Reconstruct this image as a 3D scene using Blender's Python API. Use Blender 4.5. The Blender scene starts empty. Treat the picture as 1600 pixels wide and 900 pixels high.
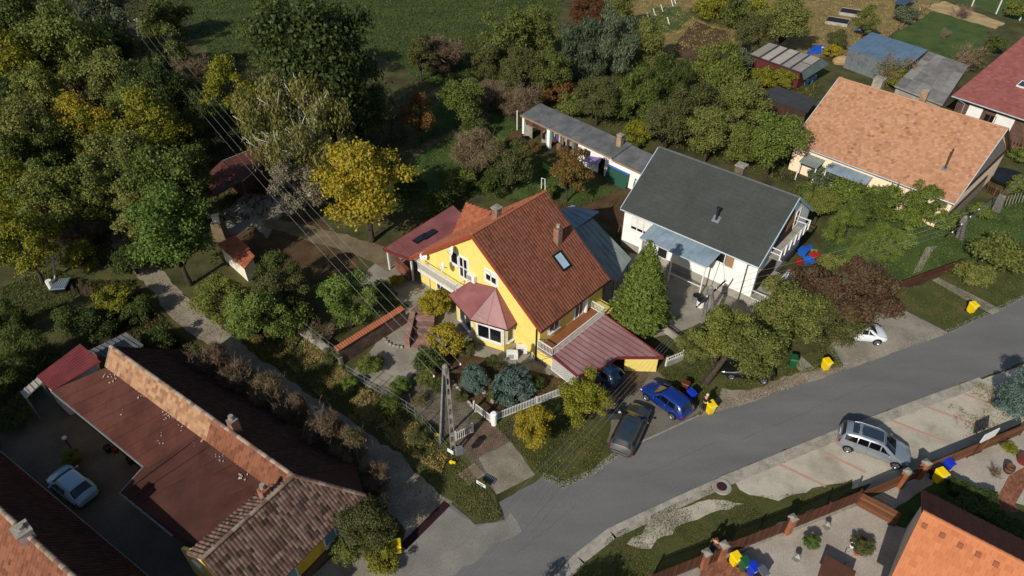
import bpy, math, random
import numpy as np
from mathutils import Vector, Matrix
R = math.radians
scene = bpy.context.scene
COL = scene.collection
# ------------------------------------------------------------------ camera, sky, sun, exposure
CAMH, PITCH, FPX = 37.5, R(39.5), 1066.67
cam_d = bpy.data.cameras.new('camera'); cam = bpy.data.objects.new('camera', cam_d); COL.objects.link(cam)
cam_d.sensor_width = 36; cam_d.lens = 36 * FPX / 1600; cam_d.clip_end = 3000
cam.location = (0, 0, CAMH); cam.rotation_euler = (R(90) - PITCH, 0, 0)
scene.camera = cam
SUN_AZ, SUN_EL = R(33), R(33)          # shadows fall towards SUN_AZ (clockwise from +Y)
w = bpy.data.worlds.new('World'); scene.world = w; w.use_nodes = True
sky = w.node_tree.nodes.new('ShaderNodeTexSky'); sky.sky_type = 'NISHITA'; sky.sun_disc = False
sky.sun_elevation = SUN_EL; sky.sun_rotation = SUN_AZ + math.pi
bg = w.node_tree.nodes['Background']; bg.inputs['Strength'].default_value = 0.09
w.node_tree.links.new(sky.outputs[0], bg.inputs['Color'])
sl = bpy.data.lights.new('sun', 'SUN'); sun = bpy.data.objects.new('sun', sl); COL.objects.link(sun)
sl.energy = 4.6; sl.angle = R(0.5); sl.color = (1.0, 0.95, 0.87)
sun.rotation_euler = Vector((math.sin(SUN_AZ) * math.cos(SUN_EL), math.cos(SUN_AZ) * math.cos(SUN_EL), -math.sin(SUN_EL))).to_track_quat('-Z', 'Y').to_euler()
sun.location = (-30, -30, 60)
vs = scene.view_settings; vs.view_transform = 'Standard'; vs.look = 'None'; vs.exposure = 0.0; vs.gamma = 1
try:
    scene.cycles.max_bounces = 5; scene.cycles.diffuse_bounces = 2; scene.cycles.glossy_bounces = 2
    scene.cycles.transmission_bounces = 2; scene.cycles.transparent_max_bounces = 4
except Exception: pass

# ------------------------------------------------------------------ helpers
_s, _c = math.sin(PITCH), math.cos(PITCH)
def X(u, v, z=0.0):
    "world point at height z seen at photograph pixel (u, v)"
    x = (u - 800) / FPX; q = (v - 450) / FPX; t = (CAMH - z) / (_s + q * _c)
    return Vector((x * t, (_c - q * _s) * t, z))
def ppm(p):
    "photograph pixels per metre at world point p"
    return FPX / (p[1] * _c + (CAMH - p[2]) * _s)
def V3(*a): return Vector(a)
def ez(a): return Vector((math.cos(a), math.sin(a), 0))
UP = Vector((0, 0, 1))
def hx(h):
    h = h.lstrip('#'); o = []
    for i in (0, 2, 4):
        c = int(h[i:i + 2], 16) / 255
        o.append(c / 12.92 if c <= 0.04045 else ((c + 0.055) / 1.055) ** 2.4)
    return tuple(o) + (1,)

class MB:
    def __init__(s): s.v = []; s.f = []
    def poly(s, pts):
        n = len(s.v); s.v += [tuple(p) for p in pts]; s.f.append(tuple(range(n, n + len(pts)))); return s
    def grid(s, rows, close=False):
        n0 = len(s.v); m = len(rows[0])
        for r in rows: s.v += [tuple(p) for p in r]
        for i in range(len(rows) - 1):
            for j in range(m if close else m - 1):
                k = (j + 1) % m
                s.f.append((n0 + i * m + j, n0 + i * m + k, n0 + (i + 1) * m + k, n0 + (i + 1) * m + j))
        return s
    def hexa(s, b, t):
        "b, t: four corners bottom and top, counter-clockwise from above"
        n = len(s.v); s.v += [tuple(p) for p in b] + [tuple(p) for p in t]
        for q in ((3, 2, 1, 0), (4, 5, 6, 7), (0, 1, 5, 4), (1, 2, 6, 5), (2, 3, 7, 6), (3, 0, 4, 7)): s.f.append(tuple(n + i for i in q))
        return s
    def box(s, c, sx, sy, sz, rot=0.0, z0=None):
        "c = centre of the base"
        ux, uy = ez(rot) * (sx / 2), ez(rot + math.pi / 2) * (sy / 2); c = Vector(c)
        b = [c - ux - uy, c + ux - uy, c + ux + uy, c - ux + uy]
        return s.hexa(b, [p + UP * sz for p in b])
    def obox(s, c, ax, ay, az):
        "centred box from three half-axis vectors"
        c = Vector(c); b = [c - ax - ay - az, c + ax - ay - az, c + ax + ay - az, c - ax + ay - az]
        return s.hexa(b, [p + az * 2 for p in b])
    def bar(s, p, q, w, h, up=UP):
        p, q = Vector(p), Vector(q); d = (q - p); L = d.length
        if L < 1e-6: return s
        d /= L; sd = d.cross(up)
        if sd.length < 1e-4: sd = d.cross(Vector((1, 0, 0)))
        sd.normalize(); u2 = sd.cross(d)
        return s.obox((p + q) / 2, d * (L / 2), sd * (-w / 2), u2 * (h / 2))
    def prism(s, pts, dz):
        "pts = top outline, extruded by the vector dz (or down by a number)"
        if not isinstance(dz, Vector): dz = Vector((0, 0, -dz))
        n = len(s.v); m = len(pts); s.v += [tuple(p) for p in pts] + [tuple(Vector(p) + dz) for p in pts]
        s.f.append(tuple(range(n, n + m))); s.f.append(tuple(range(n + 2 * m - 1, n + m - 1, -1)))
        for i in range(m):
            j = (i + 1) % m; s.f.append((n + i, n + m + i, n + m + j, n + j))
        return s
    def tube(s, pts, r, n=6, r1=None, cap=True):
        pts = [Vector(p) for p in pts]; m = len(pts); rows = []; r1 = r if r1 is None else r1
        for i, p in enumerate(pts):
            d = (pts[min(i + 1, m - 1)] - pts[max(i - 1, 0)]).normalized()
            a = d.cross(UP if abs(d.z) < .95 else Vector((1, 0, 0))).normalized(); b = a.cross(d)
            rr = r + (r1 - r) * i / max(1, m - 1)
            rows.append([p + (a * math.cos(2 * math.pi * k / n) - b * math.sin(2 * math.pi * k / n)) * rr for k in range(n)])
        n0 = len(s.v); s.grid(rows, True)
        if cap:
            s.f.append(tuple(n0 + k for k in range(n))[::-1]); s.f.append(tuple(n0 + (m - 1) * n + k for k in range(n)))
        return s
    def ball(s, c, rx, ry, rz, n=10, m=6):
        c = Vector(c); rows = []
        for i in range(m + 1):
            t = -math.pi / 2 + math.pi * i / m
            rows.append([c + Vector((rx * math.cos(t) * math.cos(2 * math.pi * k / n), ry * math.cos(t) * math.sin(2 * math.pi * k / n), rz * math.sin(t))) for k in range(n)])
        return s.grid(rows, True)
    def lathe(s, c, prof, n=12):
        c = Vector(c)
        return s.grid([[c + Vector((r * math.cos(2 * math.pi * k / n), r * math.sin(2 * math.pi * k / n), z)) for k in range(n)] for r, z in prof], True)

ORG = {}
def org(o):
    return ORG.get(o.name, Vector((0, 0, 0)))
def mesh(name, mb, mat, off=None, smooth=False):
    me = bpy.data.meshes.new(name)
    vv = mb.v if off is None else [(x - off[0], y - off[1], z - off[2]) for x, y, z in mb.v]
    me.from_pydata(vv, [], mb.f)
    mats = mat if isinstance(mat, (list, tuple)) else [mat]
    for m in mats: me.materials.append(m)
    if smooth: me.polygons.foreach_set('use_smooth', [True] * len(me.polygons))
    me.update(); return me
def props(o, label=None, cat=None, group=None, kind=None):
    if label: o['label'] = label
    if cat: o['category'] = cat
    if group: o['group'] = group
    if kind: o['kind'] = kind
    return o
def obj(name, mb, mat, parent=None, smooth=False, **k):
    "one mesh object; vertices are world coordinates, parts share their thing's origin"
    if parent is None:
        xs = np.array(mb.v); c = Vector((float(xs[:, 0].mean()), float(xs[:, 1].mean()), float(xs[:, 2].min())))
        if k.get('kind') == 'structure': c = Vector((0, 0, 0))
    else: c = org(parent)
    o = bpy.data.objects.new(name, mesh(name, mb, mat, c, smooth)); COL.objects.link(o)
    if parent is None: o.location = c
    else: o.parent = parent
    ORG[o.name] = c
    return props(o, **k)
def link(name, me, parent=None, loc=None, rot=None, scale=None, **k):
    "an object on shared mesh data, loc in the parent's frame"
    o = bpy.data.objects.new(name, me); COL.objects.link(o)
    if parent is not None: o.parent = parent
    if loc is not None: o.location = loc
    if rot is not None: o.rotation_euler = rot
    if scale is not None: o.scale = scale
    return props(o, **k)
def thing(name, label, cat, loc=(0, 0, 0), group=None):
    o = bpy.data.objects.new(name, None); COL.objects.link(o); o.location = loc; o.empty_display_size = .3
    ORG[o.name] = Vector(loc); return props(o, label, cat, group)
def dup(root, loc, rz=0.0, label=None, group=None, scale=None):
    def rec(o, par):
        c = o.copy(); COL.objects.link(c)
        if par is not None: c.parent = par
        for ch in CH.get(o.name, o.children): rec(ch, c)
        return c
    c = rec(root, None); c.location = loc; c.rotation_euler = (0, 0, rz)
    if scale is not None: c.scale = scale
    if label: c['label'] = label
    if group: c['group'] = group
    return c
CH = {}

# ------------------------------------------------------------------ materials
def nodes(name):
    m = bpy.data.materials.new(name); m.use_nodes = True; nt = m.node_tree
    return m, nt, nt.nodes['Principled BSDF'], nt.nodes, nt.links
def ramp(nt, cols, lo=.3, hi=.7):
    r = nt.nodes.new('ShaderNodeValToRGB'); e = r.color_ramp.elements; n = len(cols)
    while len(e) < n: e.new(.5)
    for i, c in enumerate(cols):
        e[i].position = lo + (hi - lo) * i / max(1, n - 1); e[i].color = c
    return r
def noise(nt, vec, scale, detail=5, rough=.6, w=None):
    n = nt.nodes.new('ShaderNodeTexNoise'); n.inputs['Scale'].default_value = scale
    n.inputs['Detail'].default_value = detail; n.inputs['Roughness'].default_value = rough
    nt.links.new(vec, n.inputs['Vector']); return n.outputs['Fac']
def mth(nt, op, a, b):
    n = nt.nodes.new('ShaderNodeMath'); n.operation = op
    for i, x in enumerate((a, b)):
        if isinstance(x, (int, float)): n.inputs[i].default_value = x
        else: nt.links.new(x, n.inputs[i])
    return n.outputs[0]
def mixc(nt, f, a, b):
    n = nt.nodes.new('ShaderNodeMix'); n.data_type = 'RGBA'
    if isinstance(f, (int, float)): n.inputs['Factor'].default_value = f
    else: nt.links.new(f, n.inputs['Factor'])
    for nm, x in ((6, a), (7, b)):
        if isinstance(x, tuple): n.inputs[nm].default_value = x
        else: nt.links.new(x, n.inputs[nm])
    return n.outputs[2]
MATS = {}
def mat(name, cols, scale=1.5, rough=.85, bump=0.0, bscale=25, island=0.0, metal=0.0, spec=.3, lo=.3, hi=.7,
        spot=None, spots=.62, spotscale=.6, fine=0.0, finescale=40, coat=0.0, objrand=0.0, stretch=None):
    """surface: colours ramped by fractal noise in world space, optional per-piece variation (island), stains (spot) and bump"""
    if name in MATS: return MATS[name]
    m, nt, bs, N, L = nodes(name)
    cols = [hx(c) if isinstance(c, str) else c for c in (cols if isinstance(cols, list) else [cols])]
    g = N.new('ShaderNodeNewGeometry'); pos = g.outputs['Position']
    if stretch:
        mp = N.new('ShaderNodeMapping'); mp.inputs['Rotation'].default_value = (0, 0, stretch[0]); mp.inputs['Scale'].default_value = stretch[1]
        L.new(pos, mp.inputs['Vector']); pos = mp.outputs[0]
    fac = noise(nt, pos, scale, 6)
    if island: fac = mth(nt, 'ADD', mth(nt, 'MULTIPLY', fac, 1 - island), mth(nt, 'MULTIPLY', g.outputs['Random Per Island'], island))
    if objrand:
        oi = N.new('ShaderNodeObjectInfo')
        fac = mth(nt, 'ADD', mth(nt, 'MULTIPLY', fac, 1 - objrand), mth(nt, 'MULTIPLY', oi.outputs['Random'], objrand))
    if len(cols) > 1:
        r = ramp(nt, cols, lo, hi); L.new(fac, r.inputs[0]); out = r.outputs[0]
    else: out = cols[0]
    if fine:
        fn = noise(nt, pos, finescale, 3)
        r2 = ramp(nt, [(1 - fine, 1 - fine, 1 - fine, 1), (1 + fine, 1 + fine, 1 + fine, 1)], .3, .7); L.new(fn, r2.inputs[0])
        mx = N.new('ShaderNodeMix'); mx.data_type = 'RGBA'; mx.blend_type = 'MULTIPLY'; mx.inputs['Factor'].default_value = 1
        if isinstance(out, tuple): mx.inputs[6].default_value = out
        else: L.new(out, mx.inputs[6])
        L.new(r2.outputs[0], mx.inputs[7]); out = mx.outputs[2]
    if spot:
        sn = noise(nt, pos, spotscale, 8, .7)
        rs = ramp(nt, [(0, 0, 0, 1), (1, 1, 1, 1)], spots, spots + .06); L.new(sn, rs.inputs[0])
        out = mixc(nt, rs.outputs[0], out, hx(spot))
    if isinstance(out, tuple): bs.inputs['Base Color'].default_value = out
    else: L.new(out, bs.inputs['Base Color'])
    bs.inputs['Roughness'].default_value = rough; bs.inputs['Metallic'].default_value = metal
    bs.inputs['Specular IOR Level'].default_value = spec; bs.inputs['Coat Weight'].default_value = coat
    bs.inputs['Coat Roughness'].default_value = .05
    if bump:
        b = N.new('ShaderNodeBump'); b.inputs['Strength'].default_value = bump; b.inputs['Distance'].default_value = .05
        L.new(noise(nt, pos, bscale, 4), b.inputs['Height']); L.new(b.outputs[0], bs.inputs['Normal'])
    MATS[name] = m; return m
def leafmat(name, cols, trans=.3, lo=.1, hi=.9, ob=.3, gain=1.5):
    m, nt, bs, N, L = nodes(name)
    cols = [tuple(min(.9, x * gain) for x in hx(c)[:3]) + (1,) for c in cols]
    g = N.new('ShaderNodeNewGeometry'); oi = N.new('ShaderNodeObjectInfo')
    n1 = noise(nt, g.outputs['Position'], .8, 3)
    fac = mth(nt, 'ADD', mth(nt, 'MULTIPLY', g.outputs['Random Per Island'], .42), mth(nt, 'MULTIPLY', n1, .58 - ob / 2))
    fac = mth(nt, 'ADD', fac, mth(nt, 'MULTIPLY', oi.outputs['Random'], ob))
    r = ramp(nt, cols, lo + .12, hi - .12); L.new(fac, r.inputs[0])
    L.new(r.outputs[0], bs.inputs['Base Color']); bs.inputs['Roughness'].default_value = .6; bs.inputs['Specular IOR Level'].default_value = .25
    t = N.new('ShaderNodeBsdfTranslucent'); L.new(r.outputs[0], t.inputs['Color'])
    mx = N.new('ShaderNodeMixShader'); mx.inputs[0].default_value = trans
    L.new(bs.outputs[0], mx.inputs[1]); L.new(t.outputs[0], mx.inputs[2])
    L.new(mx.outputs[0], N['Material Output'].inputs['Surface']); return m
def brickmat(name, c1, c2, mortar, bw=.25, bh=.075, ang=0.0, flat=False, rough=.9, mort=.012):
    m, nt, bs, N, L = nodes(name)
    tc = N.new('ShaderNodeNewGeometry'); mp = N.new('ShaderNodeMapping'); mp.inputs['Rotation'].default_value = (0, 0, -ang)
    L.new(tc.outputs['Position'], mp.inputs['Vector'])
    if not flat:
        sx = N.new('ShaderNodeSeparateXYZ'); L.new(mp.outputs[0], sx.inputs[0]); cb = N.new('ShaderNodeCombineXYZ')
        L.new(mth(nt, 'ADD', sx.outputs[0], sx.outputs[1]), cb.inputs[0]); L.new(sx.outputs[2], cb.inputs[1]); vec = cb.outputs[0]
    else: vec = mp.outputs[0]
    b = N.new('ShaderNodeTexBrick'); L.new(vec, b.inputs['Vector']); b.inputs['Scale'].default_value = 1
    b.inputs['Color1'].default_value = hx(c1); b.inputs['Color2'].default_value = hx(c2); b.inputs['Mortar'].default_value = hx(mortar)
    b.inputs['Mortar Size'].default_value = mort; b.inputs['Brick Width'].default_value = bw; b.inputs['Row Height'].default_value = bh
    n = noise(nt, tc.outputs['Position'], 1.3, 5); rr = ramp(nt, [(.6, .6, .6, 1), (1.25, 1.25, 1.25, 1)], .3, .7); L.new(n, rr.inputs[0])
    mx = N.new('ShaderNodeMix'); mx.data_type = 'RGBA'; mx.blend_type = 'MULTIPLY'; mx.inputs['Factor'].default_value = 1
    L.new(b.outputs['Color'], mx.inputs[6]); L.new(rr.outputs[0], mx.inputs[7]); L.new(mx.outputs[2], bs.inputs['Base Color'])
    bs.inputs['Roughness'].default_value = rough; bs.inputs['Specular IOR Level'].default_value = .2
    bp = N.new('ShaderNodeBump'); bp.inputs['Strength'].default_value = .5; bp.inputs['Distance'].default_value = .02
    L.new(b.outputs['Fac'], bp.inputs['Height']); bp.invert = True; L.new(bp.outputs[0], bs.inputs['Normal'])
    MATS[name] = m; return m
def paint(name, col, rough=.4, coat=.6, metal=0.0):
    return mat(name, [col], rough=rough, coat=coat, metal=metal, spec=.5)

M_white = mat('white_paint', ['#d2d0ca', '#dedcd6'], 1.2, .6)
M_whitewall = mat('white_render', ['#dcdad3', '#e9e7e1', '#e3e0d8'], .7, .9, .15, 60, spot='#c3bdb0', spots=.68)
M_yellow = mat('yellow_render', ['#d4bd62', '#dec86f', '#d9c268'], .6, .9, .15, 60, fine=.06, finescale=4, spot='#c4ab57', spots=.66, spotscale=.9)
M_yellowold = mat('ochre_render', ['#c69c2e', '#d4aa3a'], .8, .9, .2, 50, fine=.1, finescale=3)
M_peach = mat('peach_render', ['#e8c9a4', '#f0d6b6', '#ead0b0'], .6, .9, .15, 60, fine=.05, finescale=4)
M_cream = mat('cream_render', ['#cfc6ae', '#e2dbc6'], .9, .9, .2, 40, spot='#a39a84', spots=.62)
M_glass = mat('window_glass', ['#0b0e13', '#1a1c20'], 2.0, .06, spec=.8)
M_glassblue = mat('reflecting_glass', ['#26333f', '#3a4954'], 1.0, .08, spec=.8)
M_plastic = mat('black_plastic', ['#111214'], rough=.5)
M_rubber = mat('tyre_rubber', ['#0d0d0e'], rough=.85)
M_steel = mat('galvanised_steel', ['#7d8386', '#9aa0a2'], 3, .45, metal=.6)
M_gutter = mat('pale_gutter', ['#9aa3a8', '#aeb6ba'], 2, .4, metal=.3)
M_browngut = mat('brown_gutter', ['#4a211a'], rough=.45)
M_conc = mat('concrete', ['#7a766c', '#938e83', '#a19c90'], 1.3, .9, .3, 30, fine=.12, finescale=9)
M_oldconc = mat('weathered_concrete', ['#6f6b62', '#8d877a', '#9c9788'], 2.2, .92, .4, 20, fine=.15, finescale=15)
M_brickch = brickmat('chimney_brick', '#7c4a36', '#945f45', '#8f887c', .24, .08, R(-42))
M_wood = mat('brown_wood', ['#3c261a', '#533725', '#6a4a33'], 3, .75, .2, 40, objrand=.5)
M_bark = mat('bark', ['#2d251d', '#4a4036'], 6, .95, .6, 14)
M_palebark = mat('birch_bark', ['#9c968c', '#c3bdb2'], 4, .9, .3, 20)
M_galv = mat('silver_sheet', ['#828a8e', '#a5acaf', '#959da0'], 1.1, .35, metal=.7)
# ------------------------------------------------------------------ ground, roads, paths
rng = random.Random(7)
def jitter(pts, amp, step=.5, seed=1):
    r = random.Random(seed); out = []; n = len(pts)
    for i in range(n):
        a, b = pts[i], pts[(i + 1) % n]; d = (b - a).length; k = max(1, min(60, int(d / step)))
        nn = Vector((-(b - a).y, (b - a).x, 0)); nn = nn / max(1e-6, nn.length)
        ph = [r.uniform(0, 6.28) for _ in range(3)]
        for j in range(k):
            t = j / k; p = a.lerp(b, t)
            e = 0 if amp == 0 else amp * (math.sin(t * d * .9 + ph[0]) * .5 + math.sin(t * d * 2.3 + ph[1]) * .3 + math.sin(t * d * 5.1 + ph[2]) * .2 + r.uniform(-.35, .35))
            out.append(p + nn * e)
    return out
def zone(name, px, m, z, amp=.12, seed=1, world=False, step=.5):
    pts = [Vector((p[0], p[1], z)) if world else Vector((*X(*p)[:2], z)) for p in px]
    pts = jitter(pts, amp, step, seed)
    b = MB(); b.poly(pts)
    # make the face look up
    a = sum((pts[i].x * pts[(i + 1) % len(pts)].y - pts[(i + 1) % len(pts)].x * pts[i].y) for i in range(len(pts)))
    if a < 0: b.f[0] = b.f[0][::-1]
    return obj(name, b, m, kind='structure')

G_base = mat('rough_ground', ['#2a2716', '#3c3a1d', '#4a4a24', '#55492c'], .35, .95, .6, 6, fine=.25, finescale=7)
G_grass = mat('lawn_grass', ['#383d1c', '#474a23', '#56502c'], .5, .95, .7, 22, fine=.3, finescale=14, spot='#5d5030', spots=.6, spotscale=.5)
G_green = mat('fresh_grass', ['#30401a', '#3f5120', '#4a5826'], .4, .95, .7, 20, fine=.3, finescale=12)
G_field = mat('field_grass', ['#2a3512', '#364318', '#424d1e', '#4e5226'], .22, .95, .9, 5, fine=.3, finescale=3, stretch=(R(25), (.6, 1.8, 1)))
G_dry = mat('dry_grass', ['#5f5130', '#79683d', '#8d7a4b'], .6, .95, .7, 16, fine=.25, finescale=9)
G_soil = mat('brown_soil', ['#3a2a1a', '#4d3a24', '#5e4a30'], .6, .95, .7, 10, fine=.25, finescale=8, spot='#3f421c', spots=.6)
G_asph = mat('asphalt', ['#605f5c', '#676663', '#6f6d69'], .25, .9, .25, 60, fine=.18, finescale=16, spot='#5d5c59', spots=.66, spotscale=.35, stretch=(R(-24), (.5, 2, 1)))
G_apron = mat('apron_asphalt', ['#5b564d', '#676156', '#716a5c'], .4, .92, .3, 40, fine=.18, finescale=10)
G_lane = mat('lane_gravel', ['#6f6757', '#857b69', '#998e7b'], .6, .95, .6, 18, fine=.22, finescale=8, spot='#5d5443', spots=.64, spotscale=.7)
G_gravel = mat('pale_gravel', ['#8f867a', '#a0978a', '#aea496'], .4, .95, .6, 26, fine=.26, finescale=14)
G_slab = mat('parking_gravel', ['#8e8576', '#a39a89', '#b2a997', '#a79e90'], .5, .95, .4, 24, fine=.15, finescale=12, spot='#7c7260', spots=.66, spotscale=1.1)
G_conc = mat('yard_concrete', ['#6d675b', '#857e70', '#958e80'], .5, .9, .3, 18, fine=.14, finescale=8, spot='#5c5648', spots=.62, spotscale=.8)
G_dark = mat('court_concrete', ['#4a463f', '#5b564d', '#686257'], .4, .9, .3, 18, fine=.15, finescale=7)
G_brown = mat('brown_pavers', ['#4b3d30', '#5c4c3d'], 1.5, .9, .4, 30, fine=.2, finescale=10)
G_path = mat('garden_path', ['#5c503b', '#6d6048', '#7b6f55'], .8, .95, .5, 20, fine=.2, finescale=10)
G_sand = mat('sandy_strip', ['#8a744e', '#a38c62', '#b49c72'], .5, .95, .5, 14, fine=.2, finescale=8)
G_pave = brickmat('block_paving', '#6b6254', '#7d7364', '#454035', .22, .11, R(38), True, .95, .018)
G_redpave = brickmat('red_paving', '#7a4630', '#97624a', '#6d5546', .24, .12, R(48), True)

b = MB(); S = 900
b.poly([(-S, -S, 0), (S, -S, 0), (S, S, 0), (-S, S, 0)]); obj('ground', b, G_base, kind='structure')
zone('field', [(250, -140), (295, 0), (300, 60), (345, 100), (420, 70), (560, 70), (620, 100), (700, 150), (800, 100), (862, 60), (880, 0), (930, -140)], G_field, .004, .6, 2)
zone('dry_garden', [(980, -80), (985, 30), (1030, 70), (1060, 95), (1100, 80), (1180, 60), (1270, 90), (1330, 85), (1395, 55), (1460, 18), (1500, -60)], G_dry, .004, .4, 3)
zone('vegetable_bed', [(1045, 88), (1068, 52), (1088, 33), (1150, 55), (1128, 82), (1085, 95)], G_soil, .008, .3, 4)
zone('garden_lawn', [(1000, 42), (1020, 12), (1062, 10), (1080, 28), (1055, 50), (1020, 52)], G_green, .008, .3, 5)
zone('lawn', [(1385, 58), (1457, 18), (1545, 42), (1530, 75), (1518, 108), (1450, 80)], G_green, .008, .3, 6)
zone('sandy_path', [(1440, 10), (1475, 2), (1570, 36), (1556, 46), (1462, 18)], G_sand, .012, .3, 7)
zone('far_lawn', [(1462, -60), (1500, 2), (1590, 35), (1700, 60), (1750, -40)], G_green, .008, .3, 8)
zone('back_garden', [(600, 330), (640, 235), (690, 150), (730, 130), (800, 185), (815, 230), (960, 300), (985, 310), (900, 330), (760, 300)], G_green, .004, .4, 9)
zone('garden_path', [(640, 238), (672, 216), (706, 206), (738, 192), (755, 178), (758, 158), (748, 140), (756, 136), (772, 158), (770, 180), (752, 200), (716, 215), (680, 224), (648, 246)], G_path, .010, .12, 10)
zone('back_lawn_path', [(672, 144), (690, 132), (706, 124), (710, 132), (692, 144), (678, 152)], G_path, .010, .12, 11)
zone('brown_lawn', [(360, 370), (400, 320), (500, 345), (560, 385), (560, 420), (500, 440), (420, 410)], G_soil, .004, .3, 12)
zone('shed_yard', [(352, 372), (350, 330), (385, 300), (470, 318), (430, 345), (420, 372), (395, 352)], G_conc, .008, .2, 13)
zone('yard_path', [(400, 350), (425, 340), (520, 362), (600, 384), (625, 400), (610, 425), (560, 400), (470, 372)], G_path, .009, .2, 14)
zone('house_yard', [(560, 440), (585, 412), (625, 388), (700, 400), (760, 440), (880, 560), (880, 592), (740, 560), (700, 550), (650, 560), (600, 620), (548, 586), (600, 520), (640, 478)], G_conc, .008, .1, 15)
zone('front_yard', [(548, 585), (632, 535), (665, 548), (672, 600), (742, 640), (712, 665), (690, 640), (640, 610), (600, 625)], G_conc, .012, .08, 16)
zone('paved_yard', [(608, 620), (660, 570), (705, 590), (735, 628), (742, 645), (712, 690), (690, 670), (640, 640)], G_pave, .016, .05, 17)
zone('driveway', [(712, 692), (738, 655), (771, 660), (836, 742), (776, 773)], G_pave, .012, .03, 18)
zone('driveway_slab', [(748, 716), (798, 690), (836, 742), (776, 773)], mat('driveway_concrete', ['#6a6252', '#7b7363', '#8a8272'], .9, .92, .5, 14, fine=.22, finescale=10, spot='#57503f', spots=.62, spotscale=1.6), .018, .03, 48)
zone('driveway_brick', [(714, 692), (738, 657), (771, 661), (797, 689), (746, 714)], brickmat('driveway_brick', '#6c5546', '#7c6656', '#4a4036', .2, .1, R(38), True, .95, .016), .020, .03, 49)
zone('front_pad', [(783, 668), (806, 654), (824, 676), (806, 692)], G_brown, .012, .05, 50)
zone('junction', [(628, 858), (702, 790), (745, 822), (790, 815), (800, 800), (815, 830), (760, 860), (700, 905), (620, 960), (600, 940)], mat('junction_asphalt', ['#6d6962', '#79756d', '#858076'], .4, .92, .3, 40, fine=.18, finescale=10), .0135, .25, 51)
zone('front_garden', [(664, 560), (700, 545), (760, 560), (870, 590), (895, 600), (775, 652), (742, 640), (700, 595), (672, 600)], G_soil, .014, .06, 19)
zone('neighbour_yard', [(930, 470), (985, 395), (1060, 410), (1170, 468), (1180, 490), (1100, 500), (1060, 520), (1010, 530), (960, 500)], G_conc, .008, .1, 20)
zone('neighbour_court', [(830, 300), (905, 320), (985, 290), (1000, 310), (975, 380), (940, 340), (860, 330)], G_soil, .006, .2, 21)
zone('lane', [(158, 335), (182, 350), (212, 395), (240, 412), (320, 490), (420, 570), (513, 637), (607, 697), (703, 782), (640, 880), (628, 853), (632, 830), (575, 745), (470, 655), (345, 555), (282, 508), (215, 432), (170, 380)], G_lane, .008, .22, 22)
zone('road', [(560, 1000), (622, 905), (628, 855), (702, 784), (742, 818), (788, 812), (780, 785), (845, 748), (880, 762), (930, 738), (968, 708), (1086, 650), (1160, 632), (1320, 576), (1482, 520), (1600, 464), (1760, 392), (1760, 500), (1600, 566), (1440, 622), (1300, 674), (1128, 744), (1040, 786), (955, 824), (905, 862), (870, 900), (800, 990)], G_asph, .012, .10, 23)
zone('apron', [(900, 640), (955, 570), (1030, 580), (1062, 615), (1100, 640), (1082, 652), (968, 709), (948, 690), (960, 640)], G_apron, .016, .10, 24)
zone('carport_floor', [(905, 600), (955, 555), (1025, 572), (1000, 606), (955, 640)], G_brown, .02, .03, 25)
zone('verge', [(620, 610), (650, 625), (705, 700), (740, 745), (775, 772), (788, 812), (745, 818), (702, 784), (607, 697), (513, 637), (440, 580), (480, 520), (560, 590)], G_grass, .006, .2, 26)
zone('front_verge', [(772, 664), (900, 610), (950, 600), (948, 690), (966, 708), (930, 738), (880, 760), (845, 746)], G_grass, .006, .15, 27)
zone('street_verge', [(1028, 585), (1062, 545), (1160, 580), (1300, 540), (1320, 576), (1160, 632), (1092, 650), (1064, 615)], G_grass, .006, .15, 28)
zone('roadside_gravel', [(1092, 650), (1130, 610), (1180, 605), (1245, 585), (1310, 560), (1322, 577), (1160, 633)], G_lane, .010, .25, 29)
zone('bin_path', [(1236, 560), (1252, 558), (1290, 590), (1262, 598)], G_conc, .018, .06, 30)
zone('parking_pad', [(1292, 545), (1340, 500), (1398, 478), (1482, 520), (1322, 578)], G_conc, .016, .06, 31)
zone('side_lawn', [(1395, 478), (1400, 455), (1470, 435), (1600, 380), (1640, 430), (1600, 463), (1484, 518)], G_grass, .008, .12, 32)
zone('garden_grass', [(1280, 380), (1380, 320), (1490, 330), (1600, 300), (1600, 380), (1470, 430), (1400, 455), (1330, 470)], G_green, .004, .2, 33)
zone('front_path', [(1456, 438), (1466, 434), (1566, 484), (1550, 492)], G_conc, .018, .05, 34)
zone('stepping_path', [(1425, 428), (1448, 386), (1466, 384), (1452, 398), (1440, 424)], G_conc, .018, .06, 35)
zone('parking_strip', [(1040, 790), (1130, 747), (1300, 678), (1440, 626), (1600, 570), (1700, 530), (1700, 590), (1590, 664), (1425, 735), (1330, 765), (1200, 830), (1040, 900), (900, 980), (870, 905), (905, 866), (960, 828)], G_slab, .008, .03, 36)
zone('roadside_grass', [(958, 832), (1040, 792), (1130, 748), (1150, 752), (1170, 775), (1230, 780), (1260, 770), (1330, 748), (1330, 768), (1200, 830), (1040, 902), (900, 985), (880, 905)], G_grass, .014, .22, 37)
zone('bare_patch', [(975, 845), (1020, 815), (1075, 792), (1108, 783), (1160, 785), (1140, 797), (1090, 812), (1060, 828), (1030, 850), (1000, 860)], G_slab, .020, .3, 38)
zone('gravel_court', [(1150, 870), (1230, 826), (1330, 790), (1440, 840), (1390, 910), (1380, 1000), (1140, 1000), (1170, 930)], G_gravel, .012, .05, 39)
zone('gate_pavement', [(1098, 880), (1150, 868), (1190, 905), (1160, 1000), (1060, 1000)], G_redpave, .02, .03, 40)
zone('gate_slab', [(1050, 905), (1098, 880), (1120, 910), (1080, 1000), (1020, 960)], G_conc, .016, .04, 41)
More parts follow.
